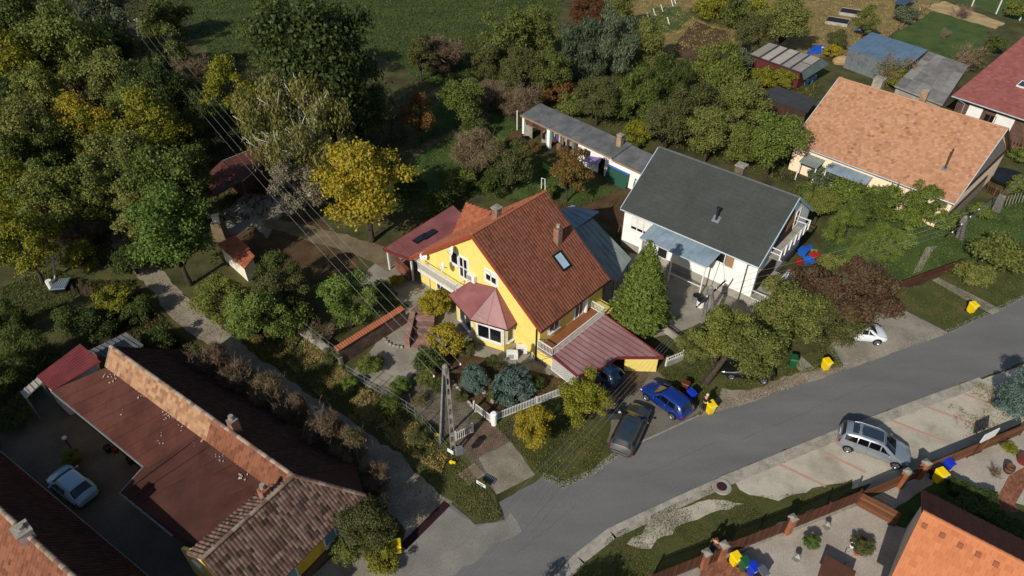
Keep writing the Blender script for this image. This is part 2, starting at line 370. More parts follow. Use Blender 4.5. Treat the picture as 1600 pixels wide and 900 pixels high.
zone('front_court', [(1330, 790), (1370, 745), (1480, 720), (1600, 672), (1720, 640), (1720, 860), (1560, 830), (1470, 790), (1440, 800), (1420, 835)], G_gravel, .010, .05, 42)
zone('hedge_lawn', [(1385, 820), (1405, 790), (1470, 745), (1560, 780), (1600, 790), (1600, 840), (1470, 785), (1430, 830)], G_green, .016, .1, 43)
zone('paved_path', [(1545, 800), (1575, 745), (1600, 730), (1720, 690), (1720, 720), (1600, 762), (1585, 790), (1600, 800), (1570, 800)], G_redpave, .020, .03, 44)
zone('lane_courtyard', [(0, 640), (60, 590), (90, 620), (220, 735), (190, 770), (300, 860), (330, 920), (220, 930), (0, 715)], G_dark, .008, .08, 45)
zone('house_apron', [(480, 905), (545, 850), (640, 860), (620, 960), (500, 960)], G_conc, .010, .06, 46)
zone('meadow', [(0, 450), (80, 420), (140, 440), (110, 470), (60, 500), (0, 520)], G_grass, .006, .4, 47)

cr = MB(); r_ = random.Random(12)
for (u0, v0), (u1, v1) in [((1150, 690), (1420, 575)), ((900, 790), (800, 870)), ((1000, 745), (1120, 690))]:
    a_, c_ = X(u0, v0, .0185), X(u1, v1, .0185); n_ = 26; pr = None
    for k in range(n_ + 1):
        p = a_.lerp(c_, k / n_) + V3(r_.uniform(-.07, .07), r_.uniform(-.07, .07), 0)
        if pr is not None:
            q = Vector((-(p - pr).y, (p - pr).x, 0)).normalized() * r_.uniform(.004, .012); cr.poly([pr - q, p - q, p + q, pr + q])
        pr = p
obj('road_crack', cr, mat('tar_crack', ['#464542', '#535250'], 3, .9), kind='structure')
# kerb along the far side of the road, drain strip, parking marks
kpx = [(862, 905), (898, 866), (950, 826), (1036, 786), (1125, 746), (1296, 676), (1436, 624), (1530, 590)]
kp = [X(*p) for p in kpx]
sm_ = MB().bar(X(968, 706) + UP * .022, X(1030, 678) + UP * .022, .14, .004).bar(X(1030, 678) + UP * .022, X(1092, 649) + UP * .022, .12, .004); obj('road_seam', sm_, mat('seam_grit', ['#7d786e', '#8f8a7f', '#716c62'], 3, .95, fine=.2), kind='structure')
M_kerb = mat('kerb_concrete', ['#7d776b', '#979083', '#a59d8e'], 1.2, .9, .4, 20, fine=.15, finescale=8, spot='#4d4634', spots=.62, spotscale=1.4)
kg = MB()
for i in range(len(kp) - 1):
    a, c = kp[i], kp[i + 1]; d = c - a; L = d.length; d /= L; n = Vector((d.y, -d.x, 0)); k = max(1, int(L / 1.0))
    for j in range(k):
        p, q = a + d * (L * j / k + .012), a + d * (L * (j + 1) / k - .012)
        h = .06 + rng.uniform(-.006, .006)
        kg.hexa([p, q, q - n * -.28, p - n * -.28][::-1], [v + UP * h for v in [p, q, q + n * .28, p + n * .28][::-1]])
obj('kerb', kg, M_kerb, kind='structure')
gut = MB()
for i in range(len(kp) - 1):
    a, c = kp[i], kp[i + 1]; d = (c - a).normalized(); n = Vector((d.y, -d.x, 0))
    gut.poly([a + n * .28 + UP * .022, a + n * .75 + UP * .022, c + n * .75 + UP * .022, c + n * .28 + UP * .022])
    gut.f[-1] = gut.f[-1] if (c - a).cross(n).z < 0 else gut.f[-1][::-1]
obj('gutter_strip', gut, M_kerb, kind='structure')
M_rust = mat('rusty_grating', ['#2c1518', '#3d1c1f'], 4, .8, .2, 40)
a, c = X(630, 855), X(699, 786); d = (c - a).normalized(); n = Vector((d.y, -d.x, 0)); L = (c - a).length
dr = thing('drain_grate', 'long dark red drain grating across the mouth of the dirt lane', 'drain', a)
fr = MB().bar(a + n * .25 + UP * .01, c + n * .25 + UP * .01, .04, .04).bar(a - n * .25 + UP * .01, c - n * .25 + UP * .01, .04, .04); obj('frame', fr, M_rust, dr)
sm = MB().bar((0, 0, 0), n * .46, .045, .03); gs = mesh('grate_bar', sm, M_rust)
for i in range(int(L / .09)): link('grate_bar', gs, dr, d * (.05 + i * .09) - n * .23 + UP * .02)
pit = MB().bar(a + UP * .012, c + UP * .012, .46, .004); obj('channel', pit, M_plastic, dr)
M_mark = mat('faded_orange_line', ['#a89a88', '#b28470', '#ab8d7a', '#a99c8a'], 2.5, .9, lo=.3, hi=.7)
for i, (p, q) in enumerate([((1288, 707), (1352, 738)), ((1380, 652), (1476, 690)), ((1440, 633), (1536, 668)), ((1487, 608), (1580, 643)), ((1210, 722), (1290, 760))]):
    mb = MB().bar(X(*p) + UP * .019, X(*q) + UP * .019, .2, .004); obj('parking_line', mb, M_mark, kind='structure')
# manhole in the roadside grass
mc = X(1127.5, 761)
mh = thing('manhole', 'round manhole cover in a pale concrete ring on the roadside grass', 'manhole', mc)
obj('concrete_ring', MB().lathe(mc, [(.62, 0), (.62, .06), (.58, .09), (.36, .09), (.34, .075), (0, .07)], 20), M_conc, mh)
obj('cover', MB().lathe(mc, [(.33, .07), (.33, .095), (.30, .10), (0, .10)], 18), M_rust, mh)
# ------------------------------------------------------------------ building helpers
def frame_of(A, B):
    d = (B - A); d.z = 0; d.normalize(); return d
def tiles(parent, poly, mats, tw=.28, th=.34, hgt=.035, lift=.03, flat=False, name='roof_tiles', seed=1, jit=.006, miss=0.0, grow=.02):
    "single tiles laid in rows over a planar roof slope; poly[0]->poly[1] is the eave"
    r = random.Random(seed); A = Vector(poly[0]); ux = (Vector(poly[1]) - A).normalized()
    nn = None
    for k in range(2, len(poly)):
        q = ux.cross(Vector(poly[k]) - A)
        if q.length > 1e-4: nn = q.normalized(); break
    if nn.z < 0: nn = -nn
    wy = nn.cross(ux); P2 = [((Vector(p) - A).dot(ux), (Vector(p) - A).dot(wy)) for p in poly]
    if max(p[1] for p in P2) < -min(p[1] for p in P2):
        wy = -wy; P2 = [(a, -b_) for a, b_ in P2]
    y1 = max(p[1] for p in P2)
    def span(y):
        xs = []
        for i in range(len(P2)):
            (xa, ya), (xb, yb) = P2[i], P2[(i + 1) % len(P2)]
            if (ya - y) * (yb - y) < 0 or ya == y: xs.append(xa + (xb - xa) * ((y - ya) / (yb - ya) if yb != ya else 0))
        return (min(xs), max(xs)) if len(xs) > 1 else None
    mb = MB(); rows = max(1, int(round(y1 / th))); th = y1 / rows
    prof = ((0, 0), (1, 0)) if flat else ((0, 0), (.22, 1), (.5, .9), (.72, .1), (1, 0))
    for j in range(rows):
        sp = span((j + .5) * th)
        if not sp: continue
        a, e = sp; k = max(1, int(round((e - a) / tw))); t = (e - a) / k; off = (j % 2) * .5 * t if flat else 0
        for i in range(k + (1 if off else 0)):
            x0 = max(a, a + i * t - off); x1 = min(e, a + (i + 1) * t - off)
            if x1 - x0 < .02 or r.random() < miss: continue
            y0 = j * th - grow; z0 = lift + .022 + r.uniform(-jit, jit); z1 = lift + r.uniform(-jit, jit) * .5; g = .006 if flat else 0
            lo = []; hi = []; bo = []
            for px_, pz in prof:
                x = x0 + g + (x1 - x0 - 2 * g) * px_
                lo.append(A + ux * x + wy * (y0 + r.uniform(-jit, jit)) + nn * (z0 + pz * hgt)); hi.append(A + ux * x + wy * (y0 + th + grow) + nn * (z1 + pz * hgt)); bo.append(lo[-1] - nn * .03)
            mb.grid([bo, lo, hi])
    # orient faces upward is not needed: both sides shade alike
    return obj(name, mb, mats, parent, kind='stuff')
def slab(poly, t=.14):
    "solid slab under a planar roof outline"
    return MB().prism([Vector(p) for p in poly], t)
def capline(parent, a, b, m, r=.11, step=.36, name='ridge_tile', kind=None, lift=.05):
    "half-round ridge tiles, one object each"
    a, b = Vector(a), Vector(b); L = (b - a).length; d = (b - a) / L; n = max(1, int(L / step)); st = L / n
    sd = d.cross(UP).normalized(); up = sd.cross(d); k = 6
    t = MB(); rows = []
    for s_, rr in ((0, r * 1.08), (st * 1.06, r * .93)):
        rows.append([d * s_ + sd * (math.cos(math.pi * q / k) * rr) + up * (math.sin(math.pi * q / k) * rr * .8) for q in range(k + 1)])
    t.grid(rows); t.poly(rows[0]); me = mesh(name, t, m)
    for i in range(n): link(name, me, parent, a + d * (i * st) - org(parent) + up * (lift - .02))
def window(parent, c, ex, n, wd, ht, fm=None, gm=None, mull=1, trans=0, sill=True, fw=.07, surround=None, shutter=0.0):
    "framed window on a wall: c = centre of the lower edge on the wall face, ex along the wall, n outwards"
    fm = fm or M_white; gm = gm or M_glass; c = Vector(c); f = MB(); a = ex * (wd / 2)
    z = UP * ht
    def br(p, q, w): f.obox((p + q) / 2 + n * .03, (q - p) / 2 if (q - p).length > .01 else ex * .01, (n * .035), ((q - p).cross(n).normalized() * w / 2))
    br(c - a, c + a, fw); br(c - a + z, c + a + z, fw)
    br(c - a, c - a + z, fw); br(c + a, c + a + z, fw)
    for i in range(mull):
        t = -1 + 2 * (i + 1) / (mull + 1); br(c + a * t, c + a * t + z, fw)
    for i in range(trans):
        q = z * ((i + 1) / (trans + 1)); br(c - a + q, c + a + q, fw * .7)
    o = obj('window', f, fm, parent)
    k = mull + 1
    for i in range(k):
        t0, t1 = -1 + 2 * i / k, -1 + 2 * (i + 1) / k
        g = MB().obox(c + a * ((t0 + t1) / 2) + z / 2 + n * .012, ex * (wd / k / 2 - .01), n * .008, z / 2 - UP * .01); obj('pane', g, gm, o)
    if sill: obj('sill', MB().obox(c - UP * .06 + n * .09, ex * (wd / 2 + .08), n * .09, UP * .025), M_white, o)
    if surround: obj('surround', MB().obox(c + z / 2 + n * .004, ex * (wd / 2 + .16), n * .012, z / 2 + UP * .16), surround, o)
    if shutter: obj('shutter', MB().obox(c + UP * (ht * (1 - shutter / 2)) + n * .045, ex * (wd / 2 - .02), n * .02, UP * (ht * shutter / 2)), fm, o)
    return o
def chimney(parent, base, w, d, h, rot, m=None, cap=True, pot=False):
    base = Vector(base); o = obj('chimney', MB().box(base - UP * .9, w, d, h + .9, rot), m or M_brickch, parent)
    if cap: obj('cap', MB().box(base + UP * h, w + .12, d + .12, .08, rot).box(base + UP * (h + .08), w * .6, d * .6, .05, rot), M_oldconc, o)
    if pot: obj('pot', MB().tube([base + UP * (h + .08), base + UP * (h + .34)], min(w, d) * .3, 10), M_oldconc, o)
    return o
def gutter(parent, a, b, m=None, r=.07, name='gutter'):
    return obj(name, MB().tube([a, b], r, 6), m or M_gutter, parent)
def pipe(parent, pts, r=.05, m=None, name='downpipe'):
    return obj(name, MB().tube(pts, r, 6), m or M_gutter, parent, True)
class GH:
    "rectangular gable house from three eave corners (front-left, front-right, back-right) at height ze, ridge at zr parallel to the front"
    def __init__(s, root, FL, FR, BR, ze, zr, oe=.4, og=.4, wall=None, roofm=None, t=.14, z0=0.0, back=True):
        s.root = root; s.FL, s.FR, s.BR = FL, FR, BR; s.ex = frame_of(FL, FR); s.n = Vector((s.ex.y, -s.ex.x, 0))   # n = outward from the front
        dep = (BR - FR).dot(-s.n); s.dep = dep; s.L = (FR - FL).dot(s.ex)
        s.FR = FL + s.ex * s.L; s.BL = FL - s.n * dep; s.BR = s.FR - s.n * dep; s.ze, s.zr = ze, zr
        for p in (s.FL, s.FR, s.BL, s.BR): p.z = ze
        s.RL = (s.FL + s.BL) / 2; s.RR = (s.FR + s.BR) / 2; s.RL.z = s.RR.z = zr
        sl = (zr - ze) / (dep / 2); s.slope = sl
        a = FL + s.ex * og - s.n * oe; b = s.FR - s.ex * og - s.n * oe; c = s.BR - s.ex * og + s.n * oe; d = s.BL + s.ex * og + s.n * oe
        s.w = [Vector((p.x, p.y, z0)) for p in (a, b, c, d)]; zt = ze + oe * sl - t * 1.25; s.zt = zt
        s.L2 = Vector((s.RL.x, s.RL.y, 0)) + s.ex * og; s.R2 = Vector((s.RR.x, s.RR.y, 0)) - s.ex * og; zz = zr - t * 1.25
        m = MB(); v = [s.w[0], s.w[1], s.w[2], s.w[3]]; tp = [p + UP * (zt - z0) for p in v]; al = s.L2 + UP * zz; ar = s.R2 + UP * zz
        m.poly([v[0], v[1], tp[1], tp[0]]).poly([v[1], v[2], tp[2], ar, tp[1]]).poly([v[2], v[3], tp[3], tp[2]]).poly([v[3], v[0], tp[0], al, tp[3]])
        s.wall = obj('wall', m, wall, root)
        s.front = [s.FL, s.FR, s.RR, s.RL]; s.rear = [s.BR, s.BL, s.RL, s.RR]
        s.roof1 = obj('roof', slab(s.front, t), roofm, root); s.roof2 = obj('roof', slab(s.rear, t), roofm, root)
    def on_front(s, u, v, off=0.0):
        return onplane(u, v, s.w[0], s.n, off)
    def on_gable(s, u, v, off=0.0):
        return onplane(u, v, s.w[1], s.ex, off)
    def on_roof(s, u, v):
        nn = (s.front[1] - s.front[0]).cross(s.front[2] - s.front[1]).normalized(); return onplane(u, v, s.front[0], nn)
def onplane(u, v, p0, n, off=0.0):
    x = (u - 800) / FPX; q = (v - 450) / FPX; d = Vector((x, _c - q * _s, -(_s + q * _c))); o = Vector((0, 0, CAMH))
    t = (Vector(p0) + n * off - o).dot(n) / d.dot(n); return o + d * t
def planepts(A, B, C, pts):
    "pixels -> points on the plane through world points A, B, C"
    n = (B - A).cross(C - A).normalized(); return [onplane(u, v, A, n) for u, v in pts]

M_tilered = mat('red_brown_tile', ['#573323', '#683d2c', '#784835', '#5e3828'], .8, .85, .2, 30, island=.3, lo=.2, hi=.8)
M_tileorange = mat('orange_tile', ['#8a4d33', '#9c5a3d', '#ab6a4c'], 1.0, .85, .2, 30, island=.5, lo=.2, hi=.8)
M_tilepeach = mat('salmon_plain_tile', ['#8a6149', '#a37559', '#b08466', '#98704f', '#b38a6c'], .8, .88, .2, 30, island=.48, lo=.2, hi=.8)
M_tileold = mat('mossy_old_tile', ['#3b2d26', '#564037', '#6d5145', '#7f6a5c', '#4e3b32'], .7, .92, .3, 30, island=.55, lo=.2, hi=.8)
M_tileochre = mat('faded_terracotta_tile', ['#7d5a42', '#957052', '#a98463', '#876249'], .8, .9, .25, 30, island=.6, lo=.2, hi=.8)
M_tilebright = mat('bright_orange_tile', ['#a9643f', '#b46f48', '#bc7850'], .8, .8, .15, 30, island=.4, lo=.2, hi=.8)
M_tileshade = mat('shaded_brown_tile', ['#2b1711', '#381e16', '#472a1e'], .8, .9, .25, 30, island=.55, lo=.2, hi=.8)  # darkened so slopes turned from the sun carry their shade in the colour
M_redsheet = mat('maroon_sheet_metal', ['#744443', '#82504e', '#8f5f5c'], .6, .5, 0, spec=.45, fine=.08, finescale=6, spot='#8f6a6c', spots=.62, spotscale=.9)
M_greyroof = mat('grey_bitumen_tile', ['#343734', '#3b3e3a', '#434641'], .5, .9, .3, 30, island=.15, lo=.2, hi=.8, fine=.12, finescale=6)
M_bitumen = mat('brown_bitumen_felt', ['#361c15', '#46241c', '#543026', '#3d2019'], .35, .93, .35, 50, fine=.16, finescale=10, spot='#84756b', spots=.71, spotscale=1.3)
M_slate = mat('grey_felt_roof', ['#4a4c4e', '#5c5d5d', '#6f6e6b'], .7, .93, .35, 18, fine=.15, finescale=8, spot='#3c3d3e', spots=.62, spotscale=.8)
M_redroof = mat('faded_red_tile', ['#7d4640', '#8a514a', '#955c54'], .6, .85, .2, 30, island=.4, lo=.2, hi=.8)
M_bluesheet = mat('blue_grey_sheet', ['#6d7d88', '#7d8c96', '#8a97a0'], .6, .45, 0, spec=.5, fine=.08, finescale=5)
M_polycarb = mat('grey_polycarbonate', ['#6a716f', '#78807c', '#868c86'], .6, .65, 0, spec=.5, spot='#5d625e', spots=.6, spotscale=.7)
M_corr = mat('corrugated_sheet', ['#7d776e', '#989086', '#aaa297'], 1.0, .7, .2, 20, objrand=.4, lo=.2, hi=.8)
M_plank = mat('old_brown_planks', ['#3b2a22', '#53392c', '#674a39'], 2, .9, .3, 20, objrand=.5)

# ------------------------------------------------------------------ yellow house
def yellow_house():
    A = X(659, 444); B = X(864, 579); t = thing('yellow_house', 'bright yellow house with brown tiled gable roof, bay window and balconies', 'house', (A + B) / 2)
    ex = frame_of(A, B); n = Vector((ex.y, -ex.x, 0))     # n faces the lower left
    bk = -n
    rF = onplane(736, 367, A, n, .45); eR = onplane(845, 518, A, n, .45); eL = onplane(640, 403, A, n, .45)
    dep = 8.3; sR = (rF.z - eR.z) / (eR - rF).dot(ex); sL = (rF.z - eL.z) / (rF - eL).dot(ex)
    rB = rF + bk * dep; eRB = eR + bk * dep; eLB = eL + bk * dep
    o = A.copy()
    xr = (eR - A).dot(ex) - .45; xw = (B - A).dot(ex); xk = (rF - A).dot(ex); zr = rF.z - .22
    zR = rF.z - (xr - xk) * sR - .2; zL = rF.z - xk * sL - .2; D = dep - .7
    def P(x, y, z): return A + ex * x + bk * y + UP * z
    w = MB()     # gable block
    fr = [P(0, 0, 0), P(xr, 0, 0), P(xr, 0, zR), P(xk, 0, zr), P(0, 0, zL)]; w.prism(fr, bk * D); obj('wall', w, M_yellow, t)
    zf = 1.5    # ground floor extension under the terrace
    w = MB().prism([P(xr, .02, zf), P(xw, .02, zf), P(xw, D - .02, zf), P(xr, D - .02, zf)], zf); obj('wall', w, M_yellow, t)
    obj('plinth', MB().prism([P(-.03, -.04, .3), P(xw + .03, -.04, .3), P(xw + .03, D, .3), P(-.03, D, .3)], .3), M_oldconc, t)
    # roof slopes
    rs = [eR, eRB, rB, rF]; r1 = obj('roof', slab(rs, .16), M_tilered, t); tiles(r1, rs, M_tilered, .27, .33, .03, .02, seed=3)
    ls = [eLB, eL, rF, rB]; r2 = obj('roof', slab(ls, .16), M_tileorange, t); tiles(r2, ls, M_tileorange, .27, .33, .04, .02, seed=4)
    capline(t, rF, rB, M_tileorange, .13)
    vm = paint('red_verge_board', hx('#8c3a26'), .6, .1)
    for p, q in ((eR, rF), (eL, rF)): obj('verge_board', MB().bar(p + UP * -.1 + n * .02, q + UP * -.1 + n * .02, .05, .24), vm, t)
    obj('fascia', MB().bar(eR + UP * -.12, eRB + UP * -.12, .08, .18), M_browngut, t)
    pipe(t, [P(xr + .35, .1, zR - .1), P(xr - .25, -.12, zR - .6), P(xr - .25, -.12, .1)], .055, M_browngut)
    # left wing gablet
    gp = planepts(eL, rF, rB, [(728, 365), (690, 350)])
    # chimneys and skylight on the slopes
    nR = (eRB - eR).cross(rF - eR).normalized()
    c1 = onplane(871, 379, eR, nR); chimney(t, c1 + UP * .2, .5, .5, 1.15, R(-42), None, False, True)
    nL = (eL - eLB).cross(rF - eL).normalized(); c2 = rF + bk * 3.2 - ex * .5; c2.z -= .35
    chimney(t, c2, .55, .55, .95, R(-42), None, True)
    q = [onplane(*px, eR, nR) for px in ((864, 399), (876, 394), (890, 417), (877, 424))]
    ctr = sum(q, Vector()) / 4; a1 = (q[3] - q[0]) * .5; b1 = bk * .42
    up_ = nR if nR.z > 0 else -nR
    sk = obj('roof_window', MB().obox(ctr + up_ * .10, (rF - eR).normalized() * .75, bk * .48, up_ * .07), M_plastic, t)
    obj('pane', MB().obox(ctr + up_ * .175, (rF - eR).normalized() * .60, bk * .34, up_ * .008), mat('sky_glass', ['#8fa6b5', '#a9bcc8'], 1, .05, spec=.8), sk)
    # roof ladder hook at the back of the ridge
    obj('roof_hook', MB().tube([rB + UP * .05 - ex * .5, rB + UP * 1.0 - ex * .5, rB + UP * 1.05 - ex * .15, rB + UP * .1 - ex * .1], .035, 5), M_white, t)
    # ----- left red canopy and gablet
    zc = 2.35
    cp = [X(598, 390, zc), X(642, 404, zc + .15), X(712, 372, zc + 1.3), X(736, 340, zc + 1.5), X(722, 323, zc + .9), X(704, 321, zc + .6)]
    e0, e1, e3 = X(598, 389, zc), X(641, 405, zc + .25), X(708, 321, zc + .55); e2 = planepts(e0, e1, e3, [(737, 349)])[0]
    can = thing_part = obj('canopy_roof', MB().prism([e0, e1, e2, e3], .1), M_redsheet, t)
    obj('canopy_fascia', MB().bar(e0 - UP * .08, e1 - UP * .08, .05, .26).bar(e0 - UP * .08, e3 - UP * .08, .05, .22), paint('dark_red_trim', hx('#6d2a2c'), .5, .2), can)
    for i in range(1, 16):
        k = i / 16; obj('seam', MB().bar(e0.lerp(e1, k) + UP * .02, e3.lerp(e2, k) + UP * .02, .03, .035), M_redsheet, can)
    nn = (e1 - e0).cross(e3 - e0).normalized(); nn = nn if nn.z > 0 else -nn
    for i, (u, v) in enumerate(((658, 373), (671, 367))):
        p = onplane(u, v, e0, nn); d1 = (e3 - e0).normalized(); d2 = nn.cross(d1)
        s_ = obj('skylight', MB().obox(p + nn * .06, d1 * .72, d2 * .36, nn * .05), M_plastic, can); obj('pane', MB().obox(p + nn * .115, d1 * .62, d2 * .28, nn * .006), M_glass, s_)
    for k in (.06, .92):
        p = e0.lerp(e1, k) + (e3 - e0).normalized() * .3; obj('canopy_post', MB().box((p.x, p.y, 0), .14, .14, zc, R(-42)), M_white, t)
    bmat = brickmat('patio_brick', '#6b3a2a', '#844a35', '#6f665a', .24, .08, R(-42)); p = X(606, 428)
    obj('patio_wall', MB().prism([X(615, 405, 1.1), X(637, 425, 1.1), X(641, 421, 1.1), X(620, 400, 1.1)], 1.1), bmat, t)
    # tiled gablet above the canopy
    g0, g1 = X(716, 362, 3.4), X(762, 350, 4.3); ga = X(730, 318, 4.6); gb = X(768, 330, 5.2)
    t0, t2, t3 = X(706, 368, 3.3), X(768, 331, 5.4), X(728, 317, 4.9); tri = [t0, planepts(t0, t2, t3, [(752, 352)])[0], t2, t3]
    gr = obj('gablet_roof', MB().prism(tri, .12), M_tileorange, t); tiles(gr, tri, M_tileorange, .25, .3, .04, .02, seed=9)
    gf = [X(708, 370, 3.45), X(727, 318, 4.7), X(712, 345, 3.2)]
    obj('gablet_wall', MB().prism([X(727, 319, 4.65), X(762, 331, 4.9), X(748, 345, 3.6), X(712, 365, 2.6)], Vector((0, 0, -.1))), M_yellow, t)
    # ----- bay window with maroon metal roof
    zb = 2.55
    ev = [onplane(701, 461, X(701, 461, zb), UP), X(734.5, 499, zb), X(793, 515.5, zb), X(822, 494, zb)]
    top = [onplane(736, 438, A, n, .02), onplane(776, 448, A, n, .02)]
    wl = onplane(701, 461, A, n, .0); bayroof = MB(); cR = onplane(822, 493, A, n, .02)
    apex = (top[0] + top[1]) / 2; pk = X(768, 452, 3.75); pk = top[1] + n * .15 - UP * .1; pk0 = top[0] + n * .1 - UP * .1
    obj('bay_roof', bayroof.prism([ev[0], ev[1], pk, pk0], .07).prism([ev[1], ev[2], pk], .07).prism([ev[2], ev[3], pk], .07).prism([pk0, pk, pk - n * .6, pk0 - n * .6], .1)
        .prism([ev[0], pk0, pk0 - n * .7, ev[0] - n * .7], .06).prism([ev[3], ev[3] - n * .6, pk - n * .6, pk], .06), M_redsheet, t)
    br = t
    for a_, b_ in ((ev[0], pk0), (ev[1], pk), (ev[2], pk), (ev[1].lerp(ev[2], .45), pk), (ev[0].lerp(ev[1], .5), pk0)):
        obj('bay_seam', MB().bar(a_ + UP * .03, b_ + UP * .03, .05, .04), M_redsheet, t)
    gb_ = MB()
    for i in range(3): gb_.bar(ev[i] - UP * .06, ev[i + 1] - UP * .06, .07, .1)
    obj('bay_gutter', gb_, M_browngut, t)
    ctr = sum(ev, Vector()) / 4; ins = [ctr + (p - ctr) * (1 - .42 / (p - ctr).length) for p in ev]
    ins[0] = ins[0] - n * .3; ins[3] = ins[3] - n * .2
    bw = MB().prism([Vector((p.x, p.y, zb - .04)) for p in (ins[0], ins[1], ins[2], ins[3], ins[3] - n * 1.6, ins[0] - n * 1.6)], zb - .04); obj('bay_wall', bw, M_yellow, t)
    for i, (w_, h_, z_) in enumerate(((1.9, 1.75, .45), (2.15, 1.35, .75), (1.3, 1.3, .75))):
        a_, b_ = ins[i], ins[i + 1]; d = frame_of(a_, b_); nn = Vector((d.y, -d.x, 0)); L = (b_ - a_).length; w2 = min(w_, L - .35)
        c_ = (a_ + b_) / 2; c_.z = z_; window(t, c_, d, nn, w2, h_, mull=1, fw=.1, surround=M_white)
    # ----- front wall openings
    c_ = onplane(725.5, 430, A, n); window(t, c_ - UP * .25, ex, n, .9, 1.95, trans=1, sill=False, surround=M_white, fw=.1)
    c_ = onplane(711, 412, A, n); window(t, c_, ex, n, .8, 1.2, mull=0, surround=M_white, fw=.1)
    c_ = onplane(768, 441, A, n); window(t, c_, ex, n, 1.15, .95, mull=1, surround=M_white, fw=.1, shutter=.35)
    # balcony on the left of the front wall
    p0 = onplane(667, 415, A, n); p1 = onplane(727, 446, A, n); zb2 = (p0.z + p1.z) / 2 - .05
    x0, x1 = (p0 - A).dot(ex), (p1 - A).dot(ex)
    bal = obj('balcony', MB().prism([P(x0, 0, zb2), P(x0, -1.0, zb2), P(x1, -1.0, zb2), P(x1, 0, zb2)], .18), M_white, t)
    rl = MB(); hr = .85
    for a_, b_ in (((x0, 0), (x0, -.95)), ((x0, -.95), (x1, -.95)), ((x1, -.95), (x1, 0))):
        rl.bar(P(*a_, zb2 + hr), P(*b_, zb2 + hr), .07, .06).bar(P(*a_, zb2 + .1), P(*b_, zb2 + .1), .04, .04)
    obj('handrail', rl, M_white, bal)
    bm = mesh('baluster', MB().box((0, 0, 0), .03, .09, hr - .1, R(-42)), M_white)
    k = int((x1 - x0) / .16)
    for i in range(k): link('baluster', bm, bal, P(x0 + (i + .5) * (x1 - x0) / k, -.95, zb2 + .1) - org(t))
    # ground floor window behind the shrubs
    c_ = P(2.6, 0, .75); window(t, c_, ex, n, .9, .9, mull=1, surround=M_white)
    pipe(t, [P(1.2, -.06, zL), P(1.2, -.06, .1)], .04, M_white)
    # ----- terrace on the right
    hr = .8; z = zf; D = D - 1.55
    ter = obj('terrace', MB().prism([P(xr - .02, -.25, z + .1), P(xw + .1, -.25, z + .1), P(xw + .1, D + .1, z + .1), P(xr - .02, D + .1, z + .1)], .16), M_oldconc, t)
    obj('terrace_floor', MB().prism([P(xr, -.2, z + .13), P(xw, -.2, z + .13), P(xw, D, z + .13), P(xr, D, z + .13)], .02), mat('terrace_tile', ['#7a4a2c', '#8f5b38'], 2, .7), ter)
    rl = MB(); seg = (((xr, -.18), (xw, -.18)), ((xw, -.18), (xw, D)), ((xw, D), (xr, D)))
    for a_, b_ in seg:
        rl.bar(P(*a_, z + .1 + hr), P(*b_, z + .1 + hr), .07, .06).bar(P(*a_, z + .22), P(*b_, z + .22), .04, .05)
        for q in (a_, b_): rl.box(P(*q, z + .1), .07, .07, hr, R(-42))
    obj('handrail', rl, M_white, ter)
    bm2 = mesh('baluster', MB().box((0, 0, 0), .03, .03, hr - .1, R(-42)), M_white)
    for a_, b_ in seg:
        L = math.hypot(b_[0] - a_[0], b_[1] - a_[1]); k = int(L / .14)
        for i in range(1, k): link('baluster', bm2, ter, P(a_[0] + (b_[0] - a_[0]) * i / k, a_[1] + (b_[1] - a_[1]) * i / k, z + .18) - org(t))
    e2 = bk; n2 = ex
    c_ = P(xr, 1.6, z + .75); window(t, c_, e2, n2, 1.1, 1.0, mull=1, surround=M_white)
    c_ = P(xr, 4.6, z + .15); window(t, c_, e2, n2, 1.0, 1.7, mull=1, sill=False, surround=M_white, fw=.1)
    obj('awning_roll', MB().tube([P(xr + .1, 5.35, z + .2), P(xr + .1, 5.35, z + 1.75)], .16, 8), M_white, t)
    # satellite dishes, air conditioner boxes
    def dish(p, r, d):
        d = d.normalized(); a_ = d.cross(UP).normalized(); b_ = a_.cross(d); rows = []
        for q in range(5):
            rr = r * q / 4; rows.append([p + d * (r * .28 * (q / 4) ** 2) + (a_ * math.cos(6.2832 * k / 16) + b_ * math.sin(6.2832 * k / 16)) * rr for k in range(16)])
        s_ = thing('satellite_dish', '', 'satellite dish', p)
        obj('reflector', MB().grid(rows, True), M_white, s_, True)
        obj('arm', MB().tube([p - b_ * r * .8 + d * .1, p + d * r * 1.2], .018, 5).tube([p - d * .05, p - d * .35 - b_ * .05], .03, 5), M_steel, s_)
        obj('receiver', MB().tube([p + d * r * 1.15, p + d * (r * 1.15 + .1)], .04, 6), M_white, s_); return s_
    dd = (n * .8 - ex * .5 + UP * .35)
    d1 = dish(onplane(707, 393, A, n, .5), .42, dd); d1['label'] = 'white satellite dish high on the yellow gable wall beside the balcony door'
    d2 = dish(onplane(693, 417, A, n, 1.1), .40, dd); d2['label'] = 'white satellite dish clamped to the balcony handrail'
    d3 = dish(onplane(662, 400, A, n, .4), .34, dd + ex * .9); d3['label'] = 'edge-on white dish at the left corner of the yellow wall'
    def acbox(p, d, nn, label, w_=.85, h_=.6):
        s_ = thing('air_conditioner', label, 'air conditioner', p)
        obj('casing', MB().obox(p + UP * h_ / 2 + nn * .17, d * w_ / 2, nn * .16, UP * h_ / 2), M_white, s_)
        g_ = MB()
        for i in range(5): g_.obox(p + UP * (.12 + i * .09) + nn * .335 - d * .12, d * .24, nn * .008, UP * .02)
        obj('grille', g_, M_plastic, s_)
        obj('bracket', MB().bar(p - d * .3 - UP * .03, p - d * .3 + nn * .36 - UP * .03, .04, .05).bar(p + d * .3 - UP * .03, p + d * .3 + nn * .36 - UP * .03, .04, .05), M_steel, s_)
